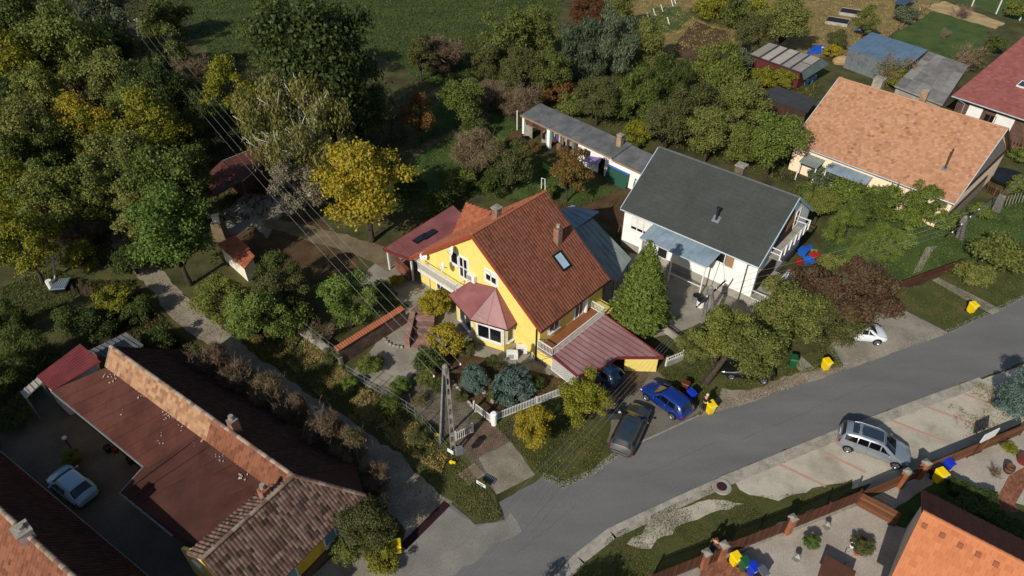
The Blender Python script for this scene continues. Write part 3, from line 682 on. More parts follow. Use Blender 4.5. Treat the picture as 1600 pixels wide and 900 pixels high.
    acbox(onplane(740, 437, A, n), ex, n, 'white air conditioner on the yellow wall above the bay roof')
    d = frame_of(ins[2], ins[3]); nn = Vector((d.y, -d.x, 0)); p = ins[2].lerp(ins[3], .2); p.z = .05
    for i, (u, v) in enumerate(((800, 557), (815, 548))):
        q = X(u, v); acbox(q, ex * .75 + bk * .66, (n * .66 + ex * .75), ('white air conditioner on the ground right of the bay, nearer the spruce' if i == 0 else 'white air conditioner on the ground right of the bay, nearer the carport'), .85, .75)
    # ----- carport with standing seam roof
    ct = thing('carport', 'maroon standing-seam carport roof on the right side of the yellow house', 'carport', X(950, 570))
    zi, zo = 1.68, 1.6
    outer = [(863, 556), (945, 492), (1037, 559), (964, 559), (939.5, 576), (903, 588)]
    hts = [zi, zi, zo, zo, zo, zo]
    pts = [X(u, v, h) for (u, v), h in zip(outer, hts)]
    i0, i1 = pts[0], pts[1]; d = frame_of(i0, i1); nn = Vector((d.y, -d.x, 0)); L = (i1 - i0).length
    M_pink = mat('faded_pink_sheet', ['#866362', '#94716f', '#9f807d'], .5, .42, 0, spec=.5, fine=.07, finescale=5, spot='#a08b8b', spots=.6, spotscale=.6)
    obj('roof_deck', MB().prism(pts, .09), M_redsheet, ct)
    N_ = 13
    def cutlen(s0):
        # distance along nn from the house edge to the outer outline
        best = 0
        for a_, b_ in ((pts[1], pts[2]), (pts[2], pts[3]), (pts[3], pts[4]), (pts[4], pts[5]), (pts[5], pts[0])):
            sa, sb = (a_ - i0).dot(d), (b_ - i0).dot(d); ta, tb = (a_ - i0).dot(nn), (b_ - i0).dot(nn)
            if (sa - s0) * (sb - s0) <= 0 and abs(sa - sb) > 1e-5: best = max(best, ta + (tb - ta) * (s0 - sa) / (sb - sa))
        return best
    smin = min((p - i0).dot(d) for p in pts); smax = max((p - i0).dot(d) for p in pts)
    for i in range(N_):
        s0 = smin + (smax - smin) * (i + .02) / N_; s1 = smin + (smax - smin) * (i + .98) / N_
        l0, l1 = cutlen(s0 + 1e-3), cutlen(s1 - 1e-3)
        if min(l0, l1) < .05: continue
        zz = lambda l: zi + (zo - zi) * min(1, l / 5.5) + .03
        def starts(s0):
            b0 = 0.0
            if s0 < 0:
                sa, ta = (pts[5] - i0).dot(d), (pts[5] - i0).dot(nn); b0 = ta * s0 / sa if sa else 0
            elif s0 > L: sa, ta = (pts[2] - i1).dot(d), (pts[2] - i1).dot(nn); b0 = ta * (s0 - L) / sa if sa else 0
            return b0
        b0, b1 = starts(s0), starts(s1)
        q = [i0 + d * s0 + nn * b0, i0 + d * s0 + nn * l0, i0 + d * s1 + nn * l1, i0 + d * s1 + nn * b1]
        for p_, l in zip(q, (b0, l0, l1, b1)): p_.z = zz(l)
        obj('roof_panel', MB().prism(q, .03), M_pink, ct)
        a_ = q[3] + d * .03; e_ = q[2] + d * .03
        obj('seam', MB().bar(a_ + UP * .03, e_ + UP * .03, .035, .05), M_redsheet, ct)
    tr = MB()
    for i in range(1, 6): tr.bar(pts[i] - UP * .02, pts[(i + 1) % 6] - UP * .02, .08, .22)
    obj('fascia', tr, MATS['dark_red_trim'], ct)
    a_, b_ = X(985, 570), X(1019, 584); a2, b2 = Vector((pts[3].x, pts[3].y, 0)), Vector((pts[2].x, pts[2].y, 0))
    q0 = a2.lerp(b2, .25) - nn * .25; q1 = a2.lerp(b2, .93) - nn * .15
    qq = frame_of(q0, q1); qn = Vector((qq.y, -qq.x, 0))
    obj('end_wall', MB().prism([p + UP * (zo - .1) for p in (q0, q1, q1 - qn * .22, q0 - qn * .22)], zo - .1), M_yellow, ct)
    # white lattice screen under the front edge
    la, lb = Vector((pts[0].x, pts[0].y, .25)) - n * -.0, Vector((pts[5].x, pts[5].y, .25)); lm = thing('lattice_screen', 'white diagonal lattice screen below the maroon carport roof', 'lattice', la)
    ld = (lb - la).normalized(); Ll = (lb - la).length; hh = 1.35
    fb = MB().bar(la, lb, .05, .07).bar(la + UP * hh, lb + UP * hh, .05, .07).bar(la, la + UP * hh, .06, .06, n).bar(lb, lb + UP * hh, .06, .06, n); obj('frame', fb, M_white, lm)
    ln = ld.cross(UP)
    for sg in (1, -1):
        k = int((Ll + hh) / .2)
        for i in range(k):
            s0 = i * .2 - (hh if sg > 0 else 0); x0, z0, x1, z1 = s0, 0, s0 + sg * hh, hh
            if sg < 0: x0 = s0; x1 = s0 - hh
            def clip(x0, z0, x1, z1):
                if x0 > x1: x0, z0, x1, z1 = x1, z1, x0, z0
                if x1 <= 0 or x0 >= Ll: return None
                if x0 < 0: z0 += (z1 - z0) * (-x0) / (x1 - x0); x0 = 0
                if x1 > Ll: z1 = z0 + (z1 - z0) * (Ll - x0) / (x1 - x0); x1 = Ll
                return x0, z0, x1, z1
            c_ = clip(x0, z0, x1, z1)
            if c_ and abs(c_[2] - c_[0]) > .08: obj('slat', MB().bar(la + ld * c_[0] + UP * c_[1] + ln * (.012 * sg), la + ld * c_[2] + UP * c_[3] + ln * (.012 * sg), .012, .05, ln), M_white, lm)
    return t, A, ex, n
YH = yellow_house()
# ------------------------------------------------------------------ white house with grey roof
def white_house():
    ze, zr = 4.3, 8.15
    FL, FR, BR = X(970, 325, ze), X(1187, 417, ze), X(1278, 331, ze)
    t = thing('white_house', 'white rendered house with dark grey roof and wooden gable balcony', 'house', Vector((FL.x + 6, FL.y, 0)))
    g = GH(t, FL, FR, BR, ze, zr, .45, .2, M_whitewall, M_greyroof)
    tiles(g.roof1, g.front, M_greyroof, .5, .42, .012, .01, seed=11, jit=.003); tiles(g.roof2, g.rear, M_greyroof, .5, .42, .012, .01, seed=12, jit=.003)
    capm = mat('grey_ridge_cap', ['#4a4c4a', '#585a57'], 2, .8); capline(t, g.RL, g.RR, capm, .12, .5)
    vb = paint('pale_blue_verge', hx('#9fb4c2'), .5, .2)
    for a, b in ((g.FR, g.RR), (g.FL, g.RL), (g.BR, g.RR), (g.BL, g.RL)):
        obj('verge_board', MB().bar(a + UP * -.06, b + UP * -.06, .06, .24), vb, t)
    gutter(t, g.FL + g.n * .06 - UP * .1, g.FR + g.n * .06 - UP * .1); gutter(t, g.BL - g.n * .06 - UP * .1, g.BR - g.n * .06 - UP * .1)
    ex, n = g.ex, g.n; w = g.w
    plm = mat('plinth_render', ['#8a8478', '#9c968a'], 1.2, .9); z = .75
    obj('plinth', MB().prism([p + UP * z for p in (w[0] + n * .03, w[1] + n * .03 + ex * .03, w[2] + ex * .03, w[3])], z), plm, t)
    c = g.on_front(1000, 361); window(t, c - UP * .1, ex, n, 1.9, 1.3, mull=2, shutter=.75)
    c = g.on_front(1131, 412); window(t, c, ex, n, 1.6, 1.15, mull=1, surround=M_white); 
    obj('shutter_panel', MB().obox(c + ex * .45 + UP * .58 + n * .09, ex * .34, n * .02, UP * .6), mat('brown_shutter', ['#8a6a4c', '#9a7a5a'], 2, .7), t)
    # downpipe at the right corner
    a = g.FR - ex * .3 + n * .05 - UP * .1; b = w[1] - ex * .85 + n * .08; pipe(t, [a, V3(b.x, b.y, 3.75), V3(b.x, b.y, .1)], .06, M_steel)
    # canopy roof on posts
    cz = 3.3; q = [(1022, 353), (1128, 395), (1104, 419), (1046, 393), (1000, 372)]
    A0, A1 = g.on_front(1024, 353), g.on_front(1128, 392)
    A0 = g.on_front(1022, 352); zc = (A0.z + A1.z) / 2; A0.z = A1.z = zc
    lo = zc - .55
    B1 = X(1105, 418, lo); B0 = B1 - ex * (A1 - A0).dot(ex) * 1.0
    cn = obj('canopy_roof', MB().prism([B0, B1, A1, A0], .07), M_bluesheet, t)
    k = 10
    for i in range(k + 1):
        f = i / k; obj('rib', MB().bar(B0.lerp(B1, f) + UP * .02, A0.lerp(A1, f) + UP * .02, .05, .04), M_bluesheet, cn)
    gutter(t, B0 - UP * .05, B1 - UP * .05, M_gutter, .06)
    for f in (.03, .5, .97):
        p = B0.lerp(B1, f) - n * .12; obj('canopy_post', MB().box((p.x, p.y, 0), .1, .1, lo - .05, R(-41)), M_white, t)
    p, q = B0.lerp(B1, .5) - n * .12, B0.lerp(B1, .97) - n * .12
    obj('canopy_rail', MB().bar(V3(p.x, p.y, 1.0), V3(q.x, q.y, 1.0), .06, .06), M_white, t)
    c = w[0] + ex * 4.3 + n * 0; window(t, c + UP * .75, ex, n, .95, 2.0, mull=0, sill=False)
    obj('porch_wall', MB().prism([w[0] + ex * 2.5 + UP * 2.6, w[0] + ex * 2.5 + n * 1.1 + UP * 2.6, w[0] + ex * 2.7 + n * 1.1 + UP * 2.6, w[0] + ex * 2.7 + UP * 2.6], 2.6), M_whitewall, t)
    # chimney, flue, snow hook
    c = g.RL.lerp(g.RR, .62) - n * .55; c.z = zr - .35; c = g.RL.lerp(g.RR, (X(1159, 268, zr) - g.RL).dot(ex) / g.L) - n * .45; c.z -= .3
    chimney(t, c, .75, .75, 1.05, R(-41), brickmat('dark_brick', '#4d3a2f', '#614b3d', '#7d776c', .24, .08, R(-41)), True)
    c = g.on_roof(1119, 343); obj('flue', MB().tube([c - UP * .3, c + UP * 1.05], .11, 8).tube([c + UP * 1.05, c + UP * 1.2], .17, 8), mat('dark_flue', ['#23262a'], rough=.5), t)
    obj('flue_flashing', MB().obox(c + UP * .03, ex * .32, (g.RR - g.FR).normalized() * .3, UP * .03), M_galv, t)
    # gable: balcony in the apex, flat dark panels in place of recesses, windows
    gx = ex; gd = -n
    def G(s, z, o=0.0): return w[1] + gd * s + gx * o + UP * z
    W_ = g.dep - .9
    dk = mat('dark_recess_panel', ['#2b1f1a', '#3a2a20'], 2, .8); wd2 = mat('orange_timber', ['#8d5b2a', '#a8713a'], 2, .7)
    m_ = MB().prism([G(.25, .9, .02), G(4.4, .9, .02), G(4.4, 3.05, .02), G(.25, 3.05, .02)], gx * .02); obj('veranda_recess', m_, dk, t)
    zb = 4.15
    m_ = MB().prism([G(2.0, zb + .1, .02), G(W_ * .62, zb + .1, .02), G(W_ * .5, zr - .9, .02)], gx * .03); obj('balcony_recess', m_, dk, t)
    obj('timber_lining', MB().prism([G(W_ * .44, zb + .9, .06), G(W_ * .58, zb + 1.2, .06), G(W_ * .52, zr - 1.3, .06), G(W_ * .44, zr - 2.2, .06)], gx * .02), wd2, t)
    b0, b1 = 1.6, W_ * .74
    bal = obj('balcony', MB().prism([G(b0, zb, 0), G(b0, zb, .95), G(b1, zb, .95), G(b1, zb, 0)], .12), M_conc, t)
    rl = MB()
    for hh in (.45, .9): rl.bar(G(b0, zb + hh, .92), G(b1, zb + hh, .92), .045, .05).bar(G(b1, zb + hh, .96), G(b1, zb + hh, 0), .06, .07).bar(G(b0, zb + hh, .96), G(b0, zb + hh, 0), .06, .07)
    obj('handrail', rl, M_white, bal)
    for i in range(7):
        s_ = b0 + (b1 - b0) * i / 6; obj('post', MB().box(G(s_, zb, .96), .1, .1, .95, R(49)), M_white, bal)
    window(t, G(W_ * .62, 1.6, 0), gd, gx, 1.6, 1.25, mull=1, surround=M_white)
    window(t, G(W_ * .66, zb + .3, 0), gd, gx, .9, 1.7, mull=0, sill=False)
    vt = obj('veranda', MB().prism([G(-.3, .85, 0), G(-.3, .85, 1.3), G(4.6, .85, 1.3), G(4.6, .85, 0)], .85), M_conc, t)
    rl = MB()
    for hh in (.1, .85): rl.bar(G(-.25, .85 + hh, 1.25), G(4.6, .85 + hh, 1.25), .06, .06).bar(G(-.25, .85 + hh, 1.25), G(-.25, .85 + hh, .1), .06, .06)
    for s_ in (-.25, 1.4, 3.0, 4.55): rl.box(G(s_, .85, 1.25), .08, .08, .9, R(49))
    obj('handrail', rl, M_white, vt)
    obj('veranda_panel', MB().obox(G(.6, 1.3, 1.22), gd * .8, gx * .01, UP * .36), M_bluesheet, vt)
    bl = MB()
    for i in range(40): bl.box(G(-.2 + i * .12, .93, 1.25), .012, .012, .8, R(49))
    obj('balusters', bl, M_white, vt)
    return g
WH = white_house()

# ------------------------------------------------------------------ salmon-tiled house
def peach_house():
    ze, zr = 3.3, 8.2
    FL, FR, BR = X(1236, 222, ze), X(1493, 318, ze), X(1580, 234, ze)
    t = thing('peach_house', 'peach house with large mottled salmon tile roof and stone-clad gable', 'house', Vector((FL.x + 7, FL.y, 0)))
    g = GH(t, FL, FR, BR, ze, zr, .5, .3, M_peach, M_tilepeach)
    tiles(g.roof1, g.front, M_tilepeach, .30, .27, .0, .012, True, seed=21, jit=.012); tiles(g.roof2, g.rear, M_tilepeach, .30, .27, .0, .012, True, seed=22)
    capline(t, g.RL, g.RR, M_tilepeach, .13, .4)
    # darker replacement tiles
    nR = (g.FR - g.FL).cross(g.RR - g.FR).normalized(); nR = nR if nR.z > 0 else -nR; up = (g.RR - g.FR).normalized(); dkt = mat('dark_patch_tile', ['#7a5442', '#8c644e'], 2, .9)
    dm = mesh('patch_tile', MB().obox(V3(0, 0, 0), g.ex * .15, up * .13, nR * .012), dkt)
    for u, v in ((1331, 232), (1327, 238), (1336, 226), (1378, 198), (1380, 207), (1358, 212), (1364, 213), (1419, 207), (1417, 200), (1430, 193), (1431, 179), (1427, 159), (1360, 145), (1372, 236), (1282, 165), (1315, 122), (1508, 193), (1417, 180)):
        link('patch_tile', dm, t, g.on_roof(u, v) - org(t) + nR * .055)
    vb = paint('grey_verge', hx('#a9aeb2'), .5, .2); bt = paint('dark_brown_board', hx('#3f2a20'), .6, .1)
    for a, b in ((g.FR, g.RR), (g.FL, g.RL)): obj('verge_board', MB().bar(a - UP * .04, b - UP * .04, .07, .18), vb, t)
    obj('verge_board', MB().bar(g.BR - UP * .04, g.RR - UP * .04, .09, .26), bt, t)
    gutter(t, g.FL + g.n * .06 - UP * .1, g.FR + g.n * .06 - UP * .1); gutter(t, g.BL - g.n * .06 - UP * .1, g.BR - g.n * .06 - UP * .1)
    ex, n = g.ex, g.n; gd = -n; W_ = g.dep - 1.0
    def G(s, z, o=0.0): return g.w[1] + gd * s + ex * o + UP * z
    st = mat('grey_stone_cladding', ['#5c5048', '#7a6d62', '#92857a', '#6a5c50'], 4, .92, .5, 16, lo=.25, hi=.75)
    obj('gable_cladding', MB().prism([G(.6, 3.75, .03), G(W_ - .6, 3.75, .03), G(W_ / 2, zr - .75, .03)], ex * .03), st, t)
    obj('gable_board', MB().prism([G(.2, 3.15, .05), G(W_ - .1, 3.15, .05), G(W_ - .4, 3.75, .05), G(.5, 3.75, .05)], ex * .04), bt, t)
    obj('stone_base', MB().prism([G(-.1, .02, .04), G(W_ * .75, .02, .04), G(W_ * .75, 1.25, .04), G(-.1, 1.25, .04)], ex * .05), st, t)
    obj('window_band', MB().obox(G(W_ * .38, 1.6, .06), gd * W_ * .36, ex * .05, UP * .22), bt, t)
    # porch lean-to along the front
    for (u0, v0, u1, v1, dpt, m, zz) in ((1303, 248, 1366, 273, 1.5, M_bluesheet, 2.6), (1262, 240, 1290, 250, 1.6, M_polycarb, 2.5)):
        a, b = g.on_front(u0, v0), g.on_front(u1, v1); a.z = b.z = zz
        o = obj('lean_to_roof', MB().prism([a, b, b + n * dpt - UP * .35, a + n * dpt - UP * .35], .07), m, t)
        for i in range(7):
            f = i / 6; obj('rib', MB().bar(a.lerp(b, f) + UP * .02, a.lerp(b, f) + n * dpt - UP * .33, .04, .04), m, o)
        for p in (a + n * (dpt - .1) + ex * .1, b + n * (dpt - .1) - ex * .1): obj('post', MB().box((p.x, p.y, 0), .1, .1, zz - .4, R(-44)), M_white, t)
    a = g.on_front(1400, 298); a.z = .2; window(t, a, ex, n, 1.0, 2.0, M_wood, M_glass, 0, sill=False)
    a = g.on_front(1455, 316); a.z = 1.0; window(t, a, ex, n, 1.4, 1.2, mull=1)
    pl = brickmat('pale_chimney', '#9d968a', '#aca598', '#8a8478', .3, .2)
    c = g.RL.lerp(g.RR, (X(1381, 130, zr) - g.RL).dot(ex) / g.L) - n * .5; c.z -= .4; chimney(t, c, .95, .95, 1.35, R(-44), M_oldconc, True)
    c = g.RL.lerp(g.RR, (X(1449, 152, zr) - g.RL).dot(ex) / g.L) - n * .6; c.z -= .4; chimney(t, c, .6, .6, 1.6, R(-44), brickmat('buff_brick', '#8a6a48', '#9c7a55', '#8f887c', .24, .08), True)
    c = g.on_roof(1476, 264); fl = obj('flue', MB().tube([c - UP * .2, c + UP * 2.1], .09, 8), mat('rusty_flue', ['#4a2f25', '#5e3d2f'], 4, .8), t)
    obj('flue_flashing', MB().obox(c + UP * .06, ex * .25, up * .25, nR * .03), M_galv, fl)
    return g
PH = peach_house()

# ------------------------------------------------------------------ red-roofed house at the right edge
def red_house():
    ze, zr = 3.4, 7.6
    FL = X(1488, 149, ze); d = frame_of(X(1488, 149, ze), X(1600, 186, ze)); n = Vector((d.y, -d.x, 0))
    FR = FL + d * 16; RLp = X(1562, 33, zr); half = (RLp - FL).dot(-n)
    t = thing('red_roofed_house', 'brick house with faded red roof at the right edge', 'house', V3(FL.x + 6, FL.y, 0))
    g = GH(t, FL, FR, FR - n * 2 * half, ze, zr, .7, .6, brickmat('brown_wall_brick', '#4b3026', '#5d3e31', '#6f6458', .24, .08, R(-44)), M_redroof)
    tiles(g.roof1, g.front, M_redroof, .45, .4, .0, .012, True, seed=31, jit=.006); tiles(g.roof2, g.rear, M_redroof, .45, .4, .0, .012, True, seed=32)
    capline(t, g.RL, g.RR, M_redroof, .13, .45)
    gutter(t, g.FL + n * .06 - UP * .1, g.FR + n * .06 - UP * .1, M_gutter, .08)
    pipe(t, [g.FL + n * .05 - UP * .1 + d * .4, g.w[0] + n * .1 + d * .9 + UP * 2.7, g.w[0] + n * .1 + d * .9], .06)
    for u, v, w_ in ((1524, 172, 1.3), (1570, 186, 1.7)):
        c = g.on_front(u, v); c.z = 1.3; obj('wall_panel', MB().obox(c + UP * .3 + n * .02, d * w_ * .6, n * .03, UP * 1.2), M_white, t)
    c = g.on_front(1548, 182); c.z = .8; window(t, c, d, n, 1.2, 1.6, M_wood, M_glass, 1)
    c = g.on_roof(1598, 133); nR = (g.FR - g.FL).cross(g.RR - g.FR).normalized(); up = (g.RR - g.FR).normalized()
    sk = obj('roof_window', MB().obox(c + nR * .08, d * .45, up * .65, nR * .07), M_white, t); obj('pane', MB().obox(c + nR * .16, d * .34, up * .52, nR * .01), M_glassblue, sk)
    vp = obj('veranda_wall', MB().prism([g.w[0] + n * 2.2 + d * 3 + UP * .9, g.w[0] + n * 2.2 + d * 12 + UP * .9, g.w[0] + n * 2.1 + d * 12 + UP * .9, g.w[0] + n * 2.1 + d * 3 + UP * .9], .9), brickmat('red_low_brick', '#6b3527', '#7d4233', '#6f6458', .24, .08, R(-44)), t)
    for i in range(24): obj('slat', MB().box(g.w[0] + n * 2.15 + d * (3.2 + i * .36) + UP * .9, .09, .04, 1.0, R(-44)), M_wood, vp)
    return g
RH = red_house()

# ------------------------------------------------------------------ long L-shaped house, lower left
def long_house():
    zr = 5.6; t = thing('long_house', 'long low house with brown felt roof and old tiled street wing', 'house', X(250, 760))
    R0, R1 = X(173, 541, zr), X(459, 744, zr); ex = frame_of(R0, R1); n = Vector((ex.y, -ex.x, 0))   # n towards the lower left (near side)
    R1 = R0 + ex * (R1 - R0).dot(ex)
    zs = 4.35; S0, S1 = X(159.6, 568.5, zs), X(411, 752, zs)
    hw = (S0 - R0).dot(n); S0 = R0 + n * hw; S1 = R1 + n * hw; S0.z = S1.z = zs
    M1 = R0.lerp(R1, .60); M2 = S0.lerp(S1, .60)
    a = obj('roof', slab([S0, M2, M1, R0], .12), M_tileochre, t); tiles(a, [S0, M2, M1, R0], M_tileochre, .26, .3, .03, .015, seed=41)
    M_tilerust = mat('rust_brown_tile', ['#5c3626', '#704530', '#83533b', '#6a4130'], .8, .9, .25, 30, island=.5, lo=.2, hi=.8)
    b_ = obj('roof', slab([M2, S1, R1, M1], .12), M_tilerust, t); tiles(b_, [M2, S1, R1, M1], M_tilerust, .24, .3, .045, .015, seed=42)
    # far slope, steep; its shade is put into the tile colour
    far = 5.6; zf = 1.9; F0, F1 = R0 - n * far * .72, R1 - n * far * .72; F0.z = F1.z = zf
    c_ = obj('roof', slab([F1, F0, R0, R1], .12), M_tileshade, t); tiles(c_, [F1, F0, R0, R1], M_tileshade, .26, .32, .04, .015, seed=43)
    capline(t, R0, R1, mat('pale_ridge_tile', ['#6d5546', '#84705f', '#998776'], 2.5, .9, lo=.35, hi=.65, objrand=.5), .12, .36)
    # low brown felt roof
    ze = 2.7
    pl = [X(80, 611, ze), X(224, 729, ze), X(187, 770, ze - .25), X(270, 837, ze - .25)]
    E0, E1, E2, E3 = pl
    fel = [S0 - UP * .06, E0, E1, E2, E3, X(306, 852, 3.0), S1 - UP * .06]
    fb = MB().prism([S0 - UP * .05, E0, E1, S0.lerp(S1, .55) - UP * .05], .12)
    obj('felt_roof', fb, M_bitumen, t)
    obj('felt_roof', MB().prism([S0.lerp(S1, .55) - UP * .05, E1, E2, E3, X(308, 852, 3.0), S1 - UP * .05], .12), mat('worn_felt', ['#33190f', '#3f231b', '#492a21', '#381e17'], .4, .93, .35, 50, fine=.2, finescale=14, spot='#6b4a3c', spots=.7, spotscale=1.6), t)
    gm = mat('dull_gutter', ['#6d6f70', '#7f8182'], 2, .5, metal=.3)
    for p, q in ((E0, E1), (E1, E2), (E2, E3)): gutter(t, p - UP * .05, q - UP * .05, gm, .07)
    for k in range(1, 16):
        f = k / 16; q0 = S0.lerp(S1, f); q1 = (E0 + (E1 - E0) * (f / .55)) if f < .55 else (E2 + (E3 - E2) * ((f - .55) / .45))
        obj('felt_joint', MB().bar(q0 - UP * .035, q1 + UP * .012, .07, .018), M_bitumen, t)
    # lichen and mortar spots lying on the felt
    sp = MB(); r = random.Random(5); nn = (E1 - E0).cross(S0 - E0).normalized(); nn = nn if nn.z > 0 else -nn
    for u, v, k in ((168, 585, 8), (175, 592, 8), (220, 617, 6), (262, 650, 9), (285, 668, 5), (245, 683, 4), (255, 693, 4), (345, 715, 9), (380, 745, 8), (375, 790, 5), (330, 815, 8), (310, 690, 4), (190, 645, 3)):
        for _ in range(k):
            p = onplane(u + r.uniform(-8, 8), v + r.uniform(-7, 7), E0, nn); p += nn * .03; s_ = r.uniform(.03, .10)
            an = [r.uniform(0, 6.28) for _ in range(5)]; an.sort(); d2 = (E1 - E0).normalized(); e2 = nn.cross(d2)
            sp.prism([p + (d2 * math.cos(x) + e2 * math.sin(x)) * s_ * r.uniform(.6, 1.2) + nn * .012 for x in an], nn * -.02)
    obj('moss_spots', sp, mat('pale_lichen', ['#8f8378', '#b3a89c'], 4, .95), t, kind='stuff')
    # walls
    wl = MB(); zt = 2.5
    def low(p, off=1.0): q = p - n * off; return V3(q.x, q.y, 0)
    base = [low(E0) + ex * .3, low(E1) - ex * .3, low(E2) - ex * .3, low(E3), V3(S1.x, S1.y, 0), V3(S0.x, S0.y, 0) + ex * .3]
    wl.prism([p + UP * zt for p in base], zt); obj('wall', wl, M_yellowold, t)
    wl = MB(); fp = [V3(S0.x, S0.y, 0) + ex * .3, V3(S1.x, S1.y, 0), V3(F1.x, F1.y, 0) + n * .4, V3(F0.x, F0.y, 0) + n * .4 + ex * .3]
    s0, s1, f1, f0 = fp; r0, r1 = V3(R0.x, R0.y, zr - .2) + ex * .3, V3(R1.x, R1.y, zr - .2)
    wl.poly([s0, f0, f0 + UP * 1.9, r0, s0 + UP * (zs - .15)]).poly([f0, f1, f1 + UP * 1.9, f0 + UP * 1.9]).poly([s1, s0, s0 + UP * (zs - .15), s1 + UP * (zs - .15)]); obj('wall', wl, M_cream, t)
    obj('verge_board', MB().bar(S0 - ex * .02, R0 - ex * .02, .05, .14), M_oldconc, t)
    # street wing: ridge from R1 to T, facing slope towards the street (lower right)
    T = X(318, 862, zr); T = R1 + n * (T - R1).dot(n); T.z = zr
    zw = 2.75; H_ = X(570, 774, zw); e = n
    run = (H_ - R1).dot(ex); Q0 = R1 + ex * run - n * .0; hip = H_
    K0 = V3(H_.x, H_.y, zw); K1 = K0 + n * ((T - K0).dot(n) + .3); K1.z = zw
    T2 = T + n * .3
    st_ = [K1, K0, R1, T2]
    d_ = obj('roof', slab([K1, K0, R1, T2], .14), M_tileold, t); tiles(d_, st_, M_tileold, .21, .31, .018, .02, seed=44, jit=.012)
    capline(t, T2, R1, MATS['pale_ridge_tile'], .12, .36); capline(t, R1, K0, MATS['pale_ridge_tile'], .13, .36)
    # back slope of the wing
    iw = (306 - 0); Bk = T2 - ex * 2.0; Bk.z = zr - 1.55; Bj = R1 - ex * 1.7; Bj.z = zr - 1.35
    f_ = obj('roof', slab([Bj, Bk, T2, R1], .12), M_tileold, t); tiles(f_, [Bj, Bk, T2, R1], M_tileold, .24, .33, .05, .02, seed=45)
    # far hip triangle
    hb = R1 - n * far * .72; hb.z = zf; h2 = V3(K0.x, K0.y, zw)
    g_ = obj('roof', slab([h2, hb, R1], .12), M_tileshade, t)
    # wing walls
    k0, k1 = V3(K0.x, K0.y, 0) - ex * .5 + n * .5, V3(K1.x, K1.y, 0) - ex * .5 - n * .25
    b0, b1 = k0 - ex * (run - .6 + 1.2), k1 - ex * (run - .6 + 1.9)
    wt = zw + .25; wl = MB().prism([p + UP * wt for p in (k0, k1, V3(T2.x, T2.y, 0) - n * .25, V3(R1.x, R1.y, 0))], wt); obj('wall', wl, M_yellowold, t)
    gt = [k1, k1 + UP * wt, V3(T2.x, T2.y, zr - .25) - n * .25, V3(Bk.x, Bk.y, zr - 1.4) - n * .25, V3(E3.x, E3.y, 2.4), V3(E3.x, E3.y, 0)]
    w_ = MB(); tn = V3(T2.x, T2.y, 0) - n * .25; bt = V3(Bk.x, Bk.y, 0) - n * .25 - ex * 1.6
    w_.prism([k1, k1 + UP * wt, tn + UP * (zr - .2), bt + UP * 2.6, bt], -n * .2); obj('gable_wall', w_, M_yellow, t)
    obj('verge_board', MB().bar(T2 + n * .02 - UP * .06, K1 + n * .02 - UP * .06, .05, .16), M_wood, t)
    wd = frame_of(k1, k0); wn = Vector((wd.y, -wd.x, 0))
    for s_, ww in ((.78, 1.7), (.30, 1.5)):
        c = k1.lerp(k0, s_) + UP * .95; window(t, c, wd, wn, ww, 1.5, M_white, mat('net_curtain_glass', ['#5f7f92', '#8aa4b0'], 2, .15, spec=.6), 1)
    obj('sill_band', MB().obox(k1.lerp(k0, .5) + UP * .35 + wn * .06, wd * (k0 - k1).length * .5, wn * .06, UP * .35), mat('brown_plinth', ['#4e3b2a', '#5e4835'], 2, .9), t)
    # boiler vent box on the gable
    p = X(313, 880, 2.6); obj('vent_box', MB().box(V3(p.x, p.y, 2.3), .75, .45, .5, R(-35)), M_white, t); obj('vent_pipe', MB().tube([V3(p.x, p.y, 2.7), V3(p.x - .05, p.y + .1, 3.5)], .05, 6).tube([V3(p.x - .6, p.y, 2.75), V3(p.x, p.y, 2.75)], .04, 6), M_steel, t)
    # chimneys
    c = R0.lerp(R1, (X(365, 668, zr) - R0).dot(ex) / (R1 - R0).length) - n * .35; c.z -= .35; chimney(t, c, .5, .5, 1.0, R(-35), brickmat('orange_brick', '#8a4a30', '#a35c3d', '#8f887c', .24, .08, R(-35)), False, True)
    c = X(416, 776, 4.9); chimney(t, c - UP * .2, .5, .5, .95, R(-35), MATS['orange_brick'], False, True)
    # maroon sheet annex roof at the back end, pale lean-to beside it
    za = 2.75; an = [X(57, 588, za), X(81, 610, za), X(157, 565, za + 1.2), X(125, 537, za + 1.2)]
    o = obj('annex_roof', MB().prism(an, .1), mat('dark_red_sheet', ['#541f20', '#622829', '#6f3231'], .8, .5, spec=.4, fine=.1, finescale=4), t)
    for i in range(10):
        f = (i + .5) / 10; obj('seam', MB().bar(an[0].lerp(an[1], f) + UP * .02, an[3].lerp(an[2], f) + UP * .02, .03, .04), MATS['dark_red_sheet'], o)
    obj('annex_wall', MB().prism([V3(p.x, p.y, za - .15) for p in (an[0].lerp(an[2], .05), an[1].lerp(an[3], .05), an[2].lerp(an[0], .05), an[3].lerp(an[1], .05))], za - .15), M_cream, t)
    return t
long_house()
